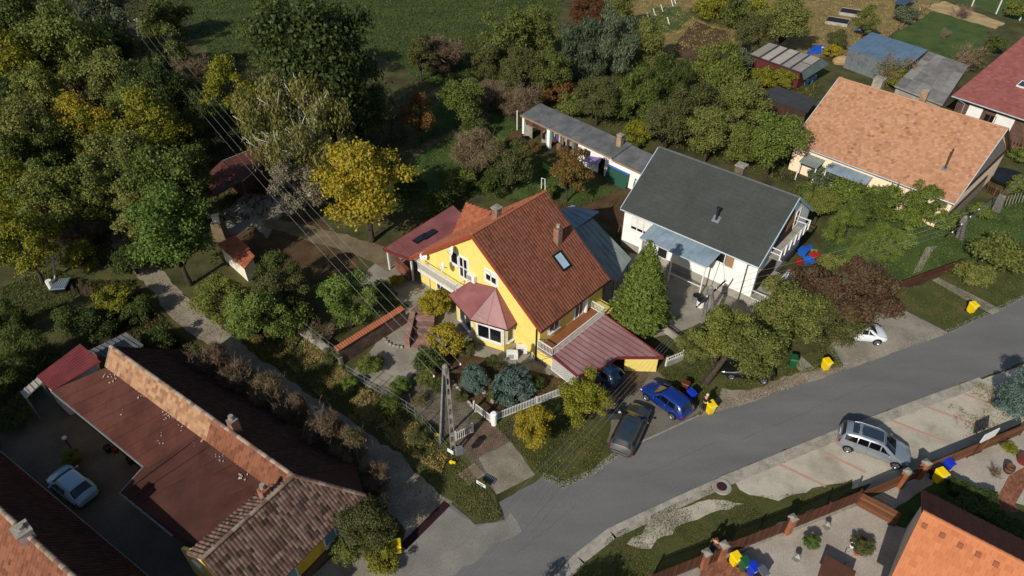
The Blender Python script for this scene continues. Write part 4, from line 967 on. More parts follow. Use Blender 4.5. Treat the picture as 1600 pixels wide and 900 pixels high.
def plain_lean_to(px, hts, m, label, cat, name, wallm=None, posts=True, ribs=6, th=.08):
    pts = [X(u, v, h) for (u, v), h in zip(px, hts)]
    t = thing(name, label, cat, V3(pts[0].x, pts[0].y, 0)); o = obj('roof', MB().prism(pts, th), m, t)
    a, b_, c, d = pts[:4]
    for i in range(ribs):
        f = i / max(1, ribs - 1); obj('rib', MB().bar(a.lerp(b_, f) + UP * .02, d.lerp(c, f) + UP * .02, .05, .05), m, o)
    ctr = sum(pts, Vector()) / len(pts); ins = [ctr + (p - ctr) * .93 for p in pts]
    if wallm: 
        zl = min(hts) - th - .02
        obj('wall', MB().prism([V3(p.x, p.y, zl) for p in ins], zl), wallm, t)
    elif posts:
        for p in ins: obj('post', MB().box((p.x, p.y, 0), .12, .12, p.z - th, R(-42)), M_steel, t)
    return t, pts
plain_lean_to([(32, 612), (58, 590), (66, 597), (40, 622)], [2.3] * 4, M_corr, 'small pale corrugated lean-to left of the dark red annex roof', 'lean-to', 'lean_to', None, True, 5)
plain_lean_to([(138, 548), (196, 520), (224, 540), (172, 560)], [2.2, 2.2, 2.2, 2.4], M_slate, 'low grey corrugated shed roof behind the top end of the long house', 'shed', 'low_shed', M_plank, True, 8)

# ------------------------------------------------------------------ house at the lower left corner
def corner_house():
    ze, zr = 3.1, 6.1
    E0, E1 = X(0, 708, ze), X(226, 899, ze); ex = frame_of(E0, E1); n = Vector((-ex.y, ex.x, 0)); n = n if n.y > 0 else -n   # n: towards the courtyard (upper right)
    k = X(60, 851, zr); half = (E0 - k).dot(n)
    a, b_ = E0 - ex * 9, E0 + ex * 22
    t = thing('corner_house', 'house with old terracotta roof filling the lower left corner', 'house', V3(E0.x, E0.y, 0))
    g = GH(t, b_, a, a - n * 2 * half, ze, zr, .5, .4, M_cream, M_tileshade)
    ridge0 = g.RL; ridge1 = g.RR
    tiles(g.roof1, g.front, M_tileshade, .26, .34, .045, .02, seed=51)  # yard-side slope, shade painted in by the darker tile
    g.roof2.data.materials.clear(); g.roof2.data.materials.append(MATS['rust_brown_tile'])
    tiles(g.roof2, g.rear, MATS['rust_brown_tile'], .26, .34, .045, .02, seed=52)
    capline(t, g.RL, g.RR, mat('pale_ridge_tile', []), .13, .4)
    gutter(t, g.FL + n * .06 - UP * .1, g.FR + n * .06 - UP * .1, MATS['dull_gutter'])
    c = g.RR.lerp(g.RL, (X(40, 845, zr) - g.RR).length / g.L); c = X(42, 838, zr - .2); chimney(t, c, .8, .65, .6, R(-40), mat('pink_render', ['#b8a7a4', '#c8b9b4'], 1, .9), True, True)
    return g
corner_house()

# ------------------------------------------------------------------ house at the lower right corner
def orange_house():
    zr, ze = 6.0, 3.1
    A = X(1441, 800, zr); B = X(1600, 882, zr); ex = frame_of(A, B); n = Vector((ex.y, -ex.x, 0))   # n: near side
    Eb = X(1469, 780, ze); back = (A - Eb).dot(n); half = back
    FLp = A + n * half; FLp.z = ze; FRp = FLp + ex * 14
    t = thing('orange_roofed_house', 'house with clean bright orange tile roof in the lower right corner', 'house', V3(FLp.x, FLp.y, 0))
    g = GH(t, FLp, FRp, FRp - n * 2 * half, ze, zr, .4, .35, M_peach, M_tilebright)
    # carry the near slope further down, as the photograph shows
    lo = [g.FL + n * 3.0 - UP * 2.0, g.FR + n * 3.0 - UP * 2.0]
    tiles(g.roof1, g.front, M_tilebright, .3, .34, .0, .012, True, seed=61, jit=.006); tiles(g.roof2, g.rear, mat('shaded_orange_tile', ['#6b3826', '#7a432e', '#864c34'], .8, .85, .2, 30, island=.4, lo=.2, hi=.8), .3, .34, .03, .012, seed=62)  # far slope: orange tile darkened for the dimmer light on that side
    g.roof2.data.materials.clear(); g.roof2.data.materials.append(MATS['shaded_orange_tile'])
    capline(t, g.RL, g.RR, M_tilebright, .14, .38)
    up = (g.RR - g.FR).normalized(); nR = g.ex.cross(up); nR = nR if nR.z > 0 else -nR
    vm = mesh('vent_tile', MB().obox(V3(0, 0, 0), g.ex * .12, up * .13, nR * .05), mat('vent_tile_dark', ['#80492f', '#8c5237'], 2, .8))
    for u, v in ((1444, 822), (1472, 837), (1500, 853), (1528, 867), (1556, 882)): link('vent_tile', vm, t, g.on_roof(u, v) - org(t) + nR * .05)
    gutter(t, g.BL - n * .06 - UP * .1, g.BR - n * .06 - UP * .1, M_browngut)
    return g
OH = orange_house()
# ------------------------------------------------------------------ sheds and garden structures
def outbuilding():
    z = 2.7; FL, FR = X(813, 180, z), X(996, 266, z); ex = frame_of(FL, FR); n = Vector((ex.y, -ex.x, 0)); FR = FL + ex * (FR - FL).dot(ex)
    BL = X(857, 167, z + .5); dp = (BL - FL).dot(-n); dp = max(3.2, min(5, dp)); L = (FR - FL).length + 2.0
    FR = FL + ex * L
    t = thing('outbuilding', 'long low outbuilding with grey felt roof, open storage bays and whitewashed wall', 'outbuilding', V3(FL.x, FL.y, 0))
    k = .72
    a, b, c, d = FL, FL + ex * L * k, FL + ex * L * k - n * dp + UP * .5, FL - n * dp + UP * .5
    for (p, q, r_, s_, dz) in ((a, b, c, d, 0), (b, FR, FR - n * dp + UP * .5, c, -.15)):
        o = obj('roof', MB().prism([p + UP * dz, q + UP * dz, r_ + UP * dz, s_ + UP * dz], .12), M_slate, t)
        m = max(1, int((q - p).length / 2.2))
        for i in range(1, m): obj('felt_joint', MB().bar(p.lerp(q, i / m) + UP * (dz + .012), s_.lerp(r_, i / m) + UP * (dz + .012), .06, .02), M_slate, o)
    obj('fascia', MB().bar(FL - UP * .06, b - UP * .06, .05, .2).bar(b - UP * .22, FR - UP * .22, .05, .2), mat('weathered_board', ['#7c6a55', '#95826a'], 3, .9), t)
    def P(s, o, zz): return V3(FL.x, FL.y, 0) + ex * s - n * (.35 + o) + UP * zz
    zt = z - .3; wl = MB()
    wl.prism([P(0, dp - .6, zt + .3), P(L, dp - .6, zt + .3), P(L, dp - .4, zt + .3), P(0, dp - .4, zt + .3)], zt + .3)
    wl.prism([P(.0, 0, zt), P(.2, 0, zt), P(.2, dp - .5, zt), P(0, dp - .5, zt)], zt)
    obj('wall', wl, M_cream, t)
    s1 = L * .47
    obj('front_wall', MB().prism([P(s1, 0, zt), P(L, 0, zt), P(L, .2, zt), P(s1, .2, zt)], zt), M_whitewall, t)
    for s_, w_ in ((0, .3), (L * .21, .45), (L * .46, .3)): obj('pillar', MB().prism([P(s_, -.03, zt), P(s_ + w_, -.03, zt), P(s_ + w_, .3, zt), P(s_, .3, zt)], zt), M_whitewall, t)
    for i in range(9): obj('plank', MB().prism([P(.35 + i * .33, .05, zt - .02), P(.35 + i * .33 + .3, .05, zt - .02), P(.35 + i * .33 + .3, .09, zt - .02), P(.35 + i * .33, .09, zt - .02)], rng.uniform(.5, .9) if i < 8 else 1.6), M_plank, t)
    obj('boarded_panel', MB().prism([P(.4, .06, 1.6), P(1.6, .06, 1.6), P(1.6, .1, 1.6), P(.4, .1, 1.6)], 1.4), M_oldconc, t)
    dk = mat('dark_door', ['#241c18', '#32271f'], 2, .8)
    for s_, w_, h_ in ((L * .53, .9, 1.0), (L * .64, .8, 1.95)): obj('doorway', MB().obox(P(s_, -.02, (h_ / 2) if h_ > 1.5 else 1.6), ex * w_ / 2, n * .02, UP * h_ / 2), dk, t)
    c = onplane(968, 228, V3(FL.x, FL.y, z + .3), UP); chimney(t, c, .55, .55, 1.25, R(-42), brickmat('buff_old_brick', '#8f6f52', '#a58465', '#8f887c', .24, .08, R(-42)), True)
    # things kept in front
    g = thing('green_panel', 'dark green sheet panel leaning on the whitewashed outbuilding wall', 'panel', P(L * .735, -.3, 0))
    obj('sheet', MB().hexa([P(L * .69, -.55, 0), P(L * .84, -.55, 0), P(L * .84, -.5, 0), P(L * .69, -.5, 0)], [P(L * .69, -.12, 1.55), P(L * .84, -.12, 1.55), P(L * .84, -.07, 1.55), P(L * .69, -.07, 1.55)]), paint('green_sheet', hx('#1f4a38'), .5, .2), g)
    obj('blue_cover', MB().prism([P(L * .69, -.3, 1.64), P(L * .84, -.3, 1.64), P(L * .84, .0, 1.64), P(L * .69, .0, 1.64)], .1), paint('blue_tarp', hx('#1f4f96'), .5, .1), g)
    for i, f in enumerate((.89, .935)):
        ld = thing('garden_ladder', ('dark wooden ladder frame leaning on the white wall, left of two' if i == 0 else 'dark wooden ladder frame leaning on the white wall, right of two'), 'ladder', P(L * f, -.4, 0), 'ladder frames by the outbuilding')
        for q in (-.19, .19): obj('stile', MB().bar(P(L * f + q, -.42, 0), P(L * f + q, -.06, 1.5), .06, .05), dk, ld)
        for h_ in (.3, .85, 1.4): obj('rung', MB().bar(P(L * f - .19, -.42 + .24 * h_, h_), P(L * f + .19, -.42 + .24 * h_, h_), .05, .06), dk, ld)
    pa = thing('parasol', 'folded-out lilac parasol cloth by the outbuilding wall', 'parasol', P(L * .6, -1.0, 0))
    obj('pole', MB().tube([P(L * .6, -.8, 0), P(L * .6, -.8, 2.1)], .03, 6), M_steel, pa)
    obj('cloth', MB().prism([P(L * .56, -1.6, 1.6), P(L * .67, -1.3, 1.95), P(L * .65, -.2, 2.15), P(L * .56, -.4, 1.75)], .03), mat('lilac_cloth', ['#7f6a9a', '#8f7aaa'], 2, .9), pa)
    # laundry in the second bay
    r = random.Random(3); ln = thing('clothes_line', 'row of colourful clothes hanging in the open bay of the outbuilding', 'laundry', P(L * .25, .3, 0))
    obj('line', MB().tube([P(L * .22, .15, 2.15), P(L * .46, .15, 2.15)], .01, 4), M_steel, ln)
    cs = ['#9a7a3a', '#2f7f78', '#6a3040', '#2a3348', '#5b4666', '#b9b5ae', '#4a5a48', '#8a5a48', '#77777d', '#a99ba8', '#3a3448', '#2c3338']
    for i in range(16):
        s_ = L * .23 + i * (L * .225 / 16); w_ = r.uniform(.1, .17); h_ = r.uniform(.5, 1.1); o_ = r.uniform(.0, .3)
        pts = [[P(s_ - w_ + w_ * 2 * q / 3, o_ + .04 * (q % 2), 2.12 - h_ * v / 3) for q in range(4)] for v in range(4)]
        obj('garment', MB().grid(pts), mat('cloth_%d' % (i % 12), [cs[i % 12]], rough=.95), ln)
    for i, (f, cc, h_) in enumerate(((.28, '#6d5a45', .8), (.33, '#2d2d31', .6), (.40, '#8d8a86', .7), (.44, '#5a2f38', .9), (.15, '#8a857c', 1.1))):
        s_ = thing('storage_box', ['brown', 'black', 'grey', 'maroon', 'pale'][i] + ' box stored on the floor of the outbuilding bay', 'box', P(L * f, .8, 0))
        obj('body', MB().box(P(L * f, .8, 0), .6, .5, h_, R(-42 + i * 7)), mat('boxcol_%d' % i, [cc], rough=.8), s_); obj('lid', MB().box(P(L * f, .8, h_), .64, .54, .05, R(-42 + i * 7)), mat('boxlid_%d' % i, [cc], rough=.6), s_)
    pp = X(808, 203); t2 = thing('white_pole', 'slim white pole standing at the left end of the outbuilding', 'pole', pp); obj('pole', MB().tube([pp, pp + UP * 2.4], .07, 8), M_white, t2); obj('cap', MB().tube([pp + UP * 2.4, pp + UP * 2.46], .09, 8), M_white, t2)
    lp = X(858, 270); g2 = thing('lime_panel', 'lime green board standing in the garden below the outbuilding', 'board', lp); d = frame_of(X(848, 262), X(872, 280))
    obj('board', MB().obox(lp + UP * .4, d * 1.2, Vector((d.y, -d.x, 0)) * .03, UP * .35), mat('lime_board', ['#6d9a3a', '#7fab48'], 2, .8), g2)
    obj('foot', MB().box(lp - d * .8, .1, .4, .1).box(lp + d * .8, .1, .4, .1), M_wood, g2)
    bs = X(806, 226); rs = thing('rusty_hutch', 'small rusty brown hutch beside the white pole', 'hutch', bs)
    obj('body', MB().box(bs, 1.2, 1.4, .9, R(-42)), M_plank, rs); obj('roof', MB().prism([bs + Vector(q) + UP * 1.0 for q in ((-.9, -.6, 0), (.3, -1.1, 0), (.95, .5, .1), (-.3, 1.0, .1))], .06), mat('rust_sheet', ['#4a2a20', '#663b2a'], 3, .8), rs)
outbuilding()
# lean-to roofs behind the yellow house, in its shade
plain_lean_to([(872, 330), (893, 321), (936, 331), (896, 360)], [2.3, 2.4, 2.1, 2.1], M_bluesheet, 'blue sheet canopy roof behind the yellow house', 'canopy', 'blue_canopy', None, True, 5)
plain_lean_to([(896, 361), (926, 342), (986, 405), (962, 440), (946, 432)], [2.25, 2.1, 1.9, 1.9, 2.1], M_polycarb, 'grey translucent lean-to roof between the yellow and white houses', 'lean-to', 'grey_lean_to', None, True, 6)
# red shed in the trees at the left
def red_shed():
    a, b, c, d = X(378, 283, 2.4), X(432, 236, 2.4), X(442, 213, 3.3), X(347, 251, 3.3)
    t = thing('red_shed', 'dark red ribbed shed roof among the trees at left', 'shed', V3(b.x, b.y, 0)); m = mat('oxide_sheet', ['#43271f', '#523027', '#5e3a30'], .8, .6, fine=.1, finescale=4)
    o = obj('roof', MB().prism([a, b, c, d], .1), m, t)
    for i in range(22):
        f = i / 21; obj('rib', MB().bar(a.lerp(b, f) + UP * .02, d.lerp(c, f) + UP * .02, .05, .05), m, o)
    e, g_ = X(318, 278, 2.1), X(335, 305, 2.2); o = obj('roof', MB().prism([e, g_, a, d], .1), m, t)
    for i in range(6):
        f = i / 5; obj('rib', MB().bar(e.lerp(g_, f) + UP * .02, d.lerp(a, f) + UP * .02, .05, .05), m, o)
    obj('gutter', MB().tube([d - UP * .05, c - UP * .05], .06, 6).tube([a - UP * .05, b - UP * .05], .06, 6), M_gutter, t)
    pl = [V3(p.x, p.y, 2.1) for p in (a.lerp(d, .35), b.lerp(c, .35), c.lerp(b, .1), d.lerp(a, .1))]; obj('wall', MB().prism(pl, 2.1), M_plank, t)
    for p in (a, a.lerp(b, .5), b): obj('post', MB().box((p.x, p.y, 0), .15, .15, 2.3, R(30)), M_wood, t)
red_shed()
def bbq():
    a, b, c, d = X(340, 382, 1.7), X(382, 420, 1.7), X(398, 400, 2.1), X(367, 368, 2.1)
    t = thing('garden_oven', 'small garden oven shelter with orange tile roof and pale chimney', 'oven', V3(a.x, a.y, 0))
    o = obj('roof', MB().prism([a, b, c, d], .08), M_tileorange, t); tiles(o, [a, b, c, d], M_tileorange, .22, .3, .06, .02, seed=71)
    ins = [p.lerp((a + b + c + d) / 4, .15) for p in (a, b, c, d)]
    obj('wall', MB().prism([V3(p.x, p.y, 1.55) for p in ins], 1.55), M_cream, t)
    p = X(347, 372); obj('chimney', MB().hexa(*[[V3(p.x, p.y, z) + Vector((sx * w, sy * w, 0)) for sx, sy in ((-1, -1), (1, -1), (1, 1), (-1, 1))] for z, w in ((0, .6), (1.9, .45))]), mat('mossy_render', ['#5b4f39', '#75674c'], 2, .95), t)
    obj('chimney_top', MB().box(V3(p.x, p.y, 1.9), .55, .55, .55, R(20)).box(V3(p.x, p.y, 2.45), .65, .65, .08, R(20)), M_cream, t)
bbq()
# brick wall with tile coping, brick steps, retaining wall
bm_ = brickmat('yard_brick', '#5f4a40', '#7a6052', '#4f463d', .25, .08, R(38))
def brick_wall():
    a, b = X(533, 571), X(636, 505); t = thing('brick_wall', 'brown brick yard wall topped with a sloping orange tile coping', 'wall', a); d = frame_of(a, b); n = Vector((d.y, -d.x, 0)); L = (b - a).length
    hh = 1.55; obj('masonry', MB().prism([p + UP * hh for p in (a, b, b - n * .3, a - n * .3)], hh), bm_, t)
    tm = MB(); k = 6; rows = []
    for s_ in (-.24, .24): rows.append([Vector((d * (.115 * math.cos(math.pi * q / k)))) + n * s_ + UP * (.05 * math.sin(math.pi * q / k) + (.12 if s_ < 0 else 0)) for q in range(k + 1)])
    tm.grid(rows); tm.poly(rows[1]); me = mesh('coping_tile', tm, M_tileorange)
    for i in range(int(L / .215)): link('coping_tile', me, t, d * (.1 + i * .215) - n * .15 + UP * (hh + .03 + rng.uniform(-.008, .008)), (0, 0, rng.uniform(-.03, .03)))
    obj('coping_bed', MB().prism([p + UP * (hh + .05) for p in (a + n * .05, b + n * .05, b - n * .36, a - n * .36)], .06), M_tileorange, t)
    a, b = X(478, 530), X(533, 573); t = thing('retaining_wall', 'low pale concrete wall edging the garden above the dirt lane', 'wall', a); d = frame_of(a, b); n = Vector((d.y, -d.x, 0))
    obj('base', MB().prism([p + UP * .75 for p in (a, b, b - n * .25, a - n * .25)], .75), M_oldconc, t); obj('coping', MB().prism([p + UP * .83 for p in (a + n * .04, b + n * .04, b - n * .29, a - n * .29)], .075), M_conc, t)
    a0 = a - d * 4.5; obj('base', MB().prism([p + UP * .6 for p in (a0, a - d * .01, a - d * .01 - n * .25, a0 - n * .25)], .6), M_oldconc, t)
    for i in range(9):
        p = a0 + d * i * 1.1 - n * .12 + UP * .7; obj('fence_post', MB().tube([p, p + UP * 1.0], .03, 6), M_steel, t)
    obj('wire', MB().tube([a0 - n * .12 + UP * 1.6, b - n * .12 + UP * 1.75], .012, 4).tube([a0 - n * .12 + UP * 1.2, b - n * .12 + UP * 1.3], .012, 4), M_steel, t)
    # steps
    rb = brickmat('pink_brick', '#8f6b5e', '#a37d6f', '#785f55', .12, .07, R(38))
    f0, f1 = X(632, 544), X(664, 545); b0, b1 = X(632, 497), X(673, 494)
    t = thing('brick_steps', 'pink brick garden steps with a side pier next to the brick wall', 'steps', f0); d = frame_of(f0, f1); n = Vector((-d.y, d.x, 0)); w_ = 2.05
    for i in range(5):
        q = f0 + d * .55 + n * (i * .62); h = .16 * (i + 1); obj('step', MB().prism([q + UP * h, q + d * (w_ - .55) + UP * h, q + d * (w_ - .55) + n * .60 + UP * h, q + n * .60 + UP * h], h), rb, t)
    obj('pier', MB().prism([f0 + UP * .95, f0 + d * .45 + UP * .95, f0 + d * .45 + n * 3.3 + UP * .95, f0 + n * 3.3 + UP * .95], .95), rb, t)
    q = f0 + n * 3.3; obj('landing', MB().prism([p + UP * .9 for p in (q, q + d * w_, q + d * (w_ - .3) + n * 1.1, q + d * .9 + n * 1.6)], .9), rb, t)
    # curved stone edging by the steps, rockery stones of the front garden
    sm = MB().ball((0, 0, .06), .16, .12, .1, 7, 4); me = mesh('stone', sm, M_oldconc, smooth=True)
    e = thing('stone_edging', 'row of pale edging stones beside the paved yard and spruces', 'edging', X(712, 605))
    for i in range(11):
        p = X(708 + i * 3.6, 597 + i * 4.6); link('stone', me, e, p - org(e), (0, 0, rng.uniform(0, 6)), (rng.uniform(.8, 1.3),) * 3)
    e = thing('curved_edging', 'short curved kerb of stones in front of the brick steps', 'edging', X(602, 533))
    for i, (u, v) in enumerate(((601, 530), (605, 535), (610, 538), (616, 541), (622, 542), (628, 543))): link('stone', me, e, X(u, v) - org(e), (0, 0, i), (1.2, 1.2, 1))
    for i, (u, v, s_) in enumerate(((772, 628, 1.7), (763, 598, 1.5), (779, 612, 1.0), (756, 614, 1.1))):
        r_ = thing('rock', ['large pale rock between the spruces and the white fence', 'pale rock between the two blue spruces', 'small rock under the right blue spruce', 'small rock near the left blue spruce'][i], 'rock', X(u, v)); link('stone_body', me, r_, None, (0, 0, i), (s_ * 1.3, s_ * 1.3, s_ * 1.4)); link('chip', me, r_, (.25, -.1, 0), (0, 0, 2), (.4, .4, .4))
brick_wall()

# sheds at the top right
def shed_tr():
    z = 2.6; a, b, c, d = X(1172, 85, z), X(1253, 114, z - .1), X(1284, 92, z + .2), X(1202, 67, z + .3)
    t = thing('striped_shed', 'shed roofed with pale corrugated sheets and dark gaps, red boards below', 'shed', V3(a.x, a.y, 0))
    obj('roof_deck', MB().prism([a, b, c, d], .08), mat('dark_deck', ['#34343a', '#42424a'], 2, .8), t)
    fr = [(.0, .17), (.215, .36), (.405, .58), (.62, .76), (.80, .98)]
    for i, (s0, s1) in enumerate(fr):
        parts = 2 if i == 4 else 1
        for k in range(parts):
            f0, f1 = (k / parts + (.02 if k else 0), (k + 1) / parts - .01)
            q = [a.lerp(b, s0).lerp(d.lerp(c, s0), f0), a.lerp(b, s1).lerp(d.lerp(c, s1), f0), a.lerp(b, s1).lerp(d.lerp(c, s1), f1), a.lerp(b, s0).lerp(d.lerp(c, s0), f1)]
            mb = MB(); rows = []
            for w_ in (0, 1):
                e0, e1 = (q[0], q[1]) if w_ == 0 else (q[3], q[2]); rows.append([e0.lerp(e1, j / 14) + UP * (.05 + .025 * (j % 2)) for j in range(15)])
            mb.grid(rows); obj('corrugated_sheet', mb, M_corr, t)
    e, f = X(1256, 125, z - .7), X(1296, 100, z - .4)
    obj('green_roof', MB().prism([b + UP * .03, e, f, c + UP * .03], .05), mat('green_grey_sheet', ['#48544c', '#57635a'], 1, .6), t)
    ins = [p.lerp((a + b + c + d) / 4, .08) for p in (a, b, c, d)]; zz = z - .3
    obj('wall', MB().prism([V3(p.x, p.y, zz) for p in ins], zz), mat('red_board_wall', ['#4a1f1c', '#5c2825'], 2, .8), t)
    blue = paint('pale_blue_sheet', hx('#4a86b0'), .5, .1)
    for i, (u, v) in enumerate(((1259, 133), (1266, 130), (1271, 126), (1258, 129))):
        p = X(u, v, .0); s_ = thing('blue_barrel', ['light blue barrel below the green shed roof, lowest', 'light blue barrel below the green shed roof, second', 'light blue barrel below the green shed roof, furthest right', 'light blue barrel below the green shed roof, leftmost'][i], 'barrel', p, 'barrels by the striped shed')
        obj('body', MB().lathe(p, [(.0, 0), (.27, 0), (.3, .4), (.27, .85), (0, .87)], 12), blue, s_, True); obj('rim', MB().lathe(p, [(.28, .82), (.3, .86), (.27, .88)], 12), M_white, s_)
    tp = X(1277, 79); s_ = thing('blue_tarp', 'crumpled bright blue tarpaulin on the ground behind the striped shed', 'tarpaulin', tp)
    r = random.Random(8); rows = []
    p0, p1, p2, p3 = X(1258, 86), X(1286, 84), X(1292, 72), X(1272, 70)
    for i in range(9): rows.append([p0.lerp(p1, j / 9).lerp(p3.lerp(p2, j / 9), i / 8) + UP * (.05 + (.55 * math.sin(math.pi * j / 9) * math.sin(math.pi * i / 8)) * r.uniform(.5, 1.1)) for j in range(10)])
    obj('sheet', MB().grid(rows), mat('tarp_blue', ['#123f9a', '#1c56b8'], 1, .5), s_); obj('weight', MB().box(X(1284, 80) + UP * .5, .3, .2, .15, .4), M_white, s_)
    plain_lean_to([(1184, 148), (1212, 135), (1277, 156), (1262, 176)], [2.3, 2.5, 2.5, 2.3], mat('charcoal_felt', ['#303234', '#3c3e40'], .8, .9, .3, 20, fine=.12, finescale=8), 'low shed with charcoal felt roof left of the salmon-tiled house', 'shed', 'felt_shed', M_plank, False, 4)
    # blue-grey metal shed with silver side, flat grey roof beside it
    z = 2.8; a, b, c, d = X(1325, 75, z), X(1416, 106, z), X(1450, 78, z), X(1362, 50, z)
    t = thing('metal_shed', 'blue-grey metal shed with bare silver sheet side', 'shed', V3(a.x, a.y, 0))
    o = obj('roof', MB().prism([a, b, c, d], .08), mat('slate_blue_sheet', ['#4d6274', '#587084', '#61788c'], .6, .5, spec=.4), t)
    for i in range(1, 10): obj('rib', MB().bar(a.lerp(b, i / 10) + UP * .01, d.lerp(c, i / 10) + UP * .01, .04, .03), MATS['slate_blue_sheet'], o)
    ins = [p.lerp((a + b + c + d) / 4, .03) for p in (a, b, c, d)]; zz = z - .1
    obj('wall', MB().prism([V3(p.x, p.y, zz) for p in ins], zz), M_galv, t)
    dd = frame_of(ins[0], ins[1]); nn = Vector((dd.y, -dd.x, 0))
    for i in range(9): 
        p = V3(*ins[0].lerp(ins[1], (i + .5) / 9)[:2], 0); obj('wall_sheet', MB().obox(p + nn * .03 + UP * zz / 2, dd * (ins[1] - ins[0]).length / 18.6, nn * .012, UP * (zz / 2 - .02)), M_galv, t)
    a, b, c, d = X(1398, 134, 2.6), X(1473, 164, 2.6), X(1514, 102, 2.75), X(1451, 80, 2.75)
    t = thing('flat_roof_shed', 'flat-roofed grey shed between the metal shed and the red roof', 'shed', V3(a.x, a.y, 0)); fm = mat('grey_slab_roof', ['#67645f', '#7b7872', '#8d8a83'], 1.0, .9, .3, 15, fine=.12, finescale=6, objrand=.3)
    obj('roof', MB().prism([a, b, c, d], .15), fm, t); r = random.Random(2)
    for i in range(5):
        for j in range(4):
            q = [a.lerp(b, (i + s_) / 5).lerp(d.lerp(c, (i + s_) / 5), (j + t_) / 4) + UP * (.02 + r.uniform(0, .012)) for s_, t_ in ((.02, .02), (.98, .02), (.98, .98), (.02, .98))]
            obj('roof_slab', MB().prism(q, .03), fm, t)
    obj('wall', MB().prism([V3(*p.lerp((a + b + c + d) / 4, .06)[:2], 2.4) for p in (a, b, c, d)], 2.4), M_conc, t)
    # dark raised beds
    for i, (u, v) in enumerate(((1329, 22), (1308, 36))):
        p = X(u, v); t = thing('raised_bed', ('white-sided raised bed with dark soil at the upper right, the rear one' if i == 0 else 'white-sided raised bed with dark soil at the upper right, the front one'), 'raised bed', p, 'raised beds in the dry garden')
        for k in range(4):
            an = R(-30) + k * math.pi / 2; w_ = 1.7 if k % 2 == 0 else 1.4; o_ = 1.4 if k % 2 == 0 else 1.7
            obj('board', MB().box(p + ez(an + math.pi / 2) * o_, w_ * 2, .08, .5, an), M_conc, t)
        obj('soil', MB().box(p, 3.25, 2.65, .42, R(-30)), mat('black_soil', ['#17151a', '#221f22'], 2, .95), t)
    p = X(1405, 2); t = thing('greenhouse', 'small grey cold frame with glass lid at the top edge', 'cold frame', p)
    obj('glass_roof', MB().prism([X(1398, 6, 1.3), X(1414, 8, 1.3), X(1436, -8, 1.8), X(1405, -12, 1.8)], .06), M_glassblue, t); obj('frame', MB().box(X(1416, 0), 3.2, 2.2, 1.2, R(-30)), M_white, t)
    for i, (u, v) in enumerate(((1340, 52), (1352, 52))):
        p = X(u, v); t = thing('pale_sheet', 'pale blue sheet lying behind the metal shed, ' + ('left one' if i == 0 else 'right one'), 'sheet', p); obj('sheet', MB().box(p + UP * .5, 1.5, 1.1, .05, R(-25)), M_bluesheet, t); obj('prop', MB().box(p, 1.2, .8, .48, R(-25)), M_plank, t)
    for i, (u, v, h) in enumerate(((1518, 10, 2.2), (1556, 22, 2.2), (1593, 32, 2.0))):
        p = X(u, v); t = thing('fence_post', ['white post at the top right edge of the sandy strip, leftmost', 'white post at the top right edge of the sandy strip, middle', 'white post at the top right edge of the sandy strip, rightmost'][i], 'post', p, 'white posts by the sandy strip'); obj('post', MB().box(p, .14, .14, h), M_white, t); obj('cap', MB().box(p + UP * h, .18, .18, .05), M_white, t)
    p = X(1428, 34); t = thing('wooden_post', 'leaning pale wooden post beside the upper right lawn', 'post', p); obj('post', MB().tube([p, p + V3(.5, .3, 2.0)], .09, 7), M_path if False else mat('raw_wood', ['#a08a64', '#b59d74'], 3, .8), t); obj('brace', MB().tube([p + V3(-.5, .1, 0), p + V3(.3, .2, 1.2)], .05, 5), MATS['raw_wood'], t)
shed_tr()
# hoops of the vegetable garden
for i, (u, v) in enumerate(((1014, 30), (1024, 24), (1036, 18), (1046, 38), (1052, 10), (1056, 6))):
    p = X(u, v); t = thing('garden_stake', 'white stake in the vegetable garden at the top, number %s from left' % ('one two three four five six'.split()[i]), 'stake', p, 'white stakes in the vegetable garden')
    obj('stake', MB().bar(p, p + V3(-.5, .1, 1.1), .12, .12), M_white, t); obj('hoop', MB().tube([p + V3(.2 + 1.6 * math.sin(k / 6 * 1.5), .1 * k, 1.0 * math.cos(k / 6 * 1.57)) for k in range(7)], .02, 4), M_steel, t)

# ------------------------------------------------------------------ fences and gates
def picket_fence(name, label, pts, h, m, step=.13, pw=.03, pt=.03, rail=(.1, .85), posts=None, postw=.09, base=0.0, basem=None, cat='fence', zlift=0.0, diag=False):
    pts = [Vector(p) for p in pts]; t = thing(name, label, cat, pts[0])
    if base:
        for a, b in zip(pts, pts[1:]):
            d = frame_of(a, b); n = Vector((d.y, -d.x, 0)); obj('base_wall', MB().prism([p + UP * base for p in (a - n * .12, b - n * .12, b + n * .12, a + n * .12)], base), basem or M_oldconc, t)
    me = {}
    for a, b in zip(pts, pts[1:]):
        d = frame_of(a, b); L = (b - a).length; an = math.atan2(d.y, d.x); n = Vector((d.y, -d.x, 0))
        for f in rail: obj('rail', MB().bar(a + UP * (base + h * f), b + UP * (base + h * f), .04, .06), m, t)
        key = round(an, 2)
        if key not in me: me[key] = mesh('picket', MB().box((0, 0, 0), pw, pt, h - .05, an), m)
        k = int(L / step)
        for i in range(k): link('picket', me[key], t, a + d * ((i + .5) * L / k) + n * .035 + UP * (base + .05) - org(t))
        for q in ([a, b] if not posts else [a + d * (L * j / max(1, round(L / posts))) for j in range(int(max(1, round(L / posts))) + 1)]):
            obj('post', MB().box(q, postw, postw, base + h + .06, an), m, t)
    return t
picket_fence('white_fence', 'white picket fence along the front garden between the concrete post and carport', [X(777, 656), X(838, 632), X(893, 611)], .85, M_white, .12, posts=2.2)
picket_fence('white_fence', 'short white picket fence panel left of the round concrete gate post', [X(741, 640), X(767, 660)], .85, M_white, .12)
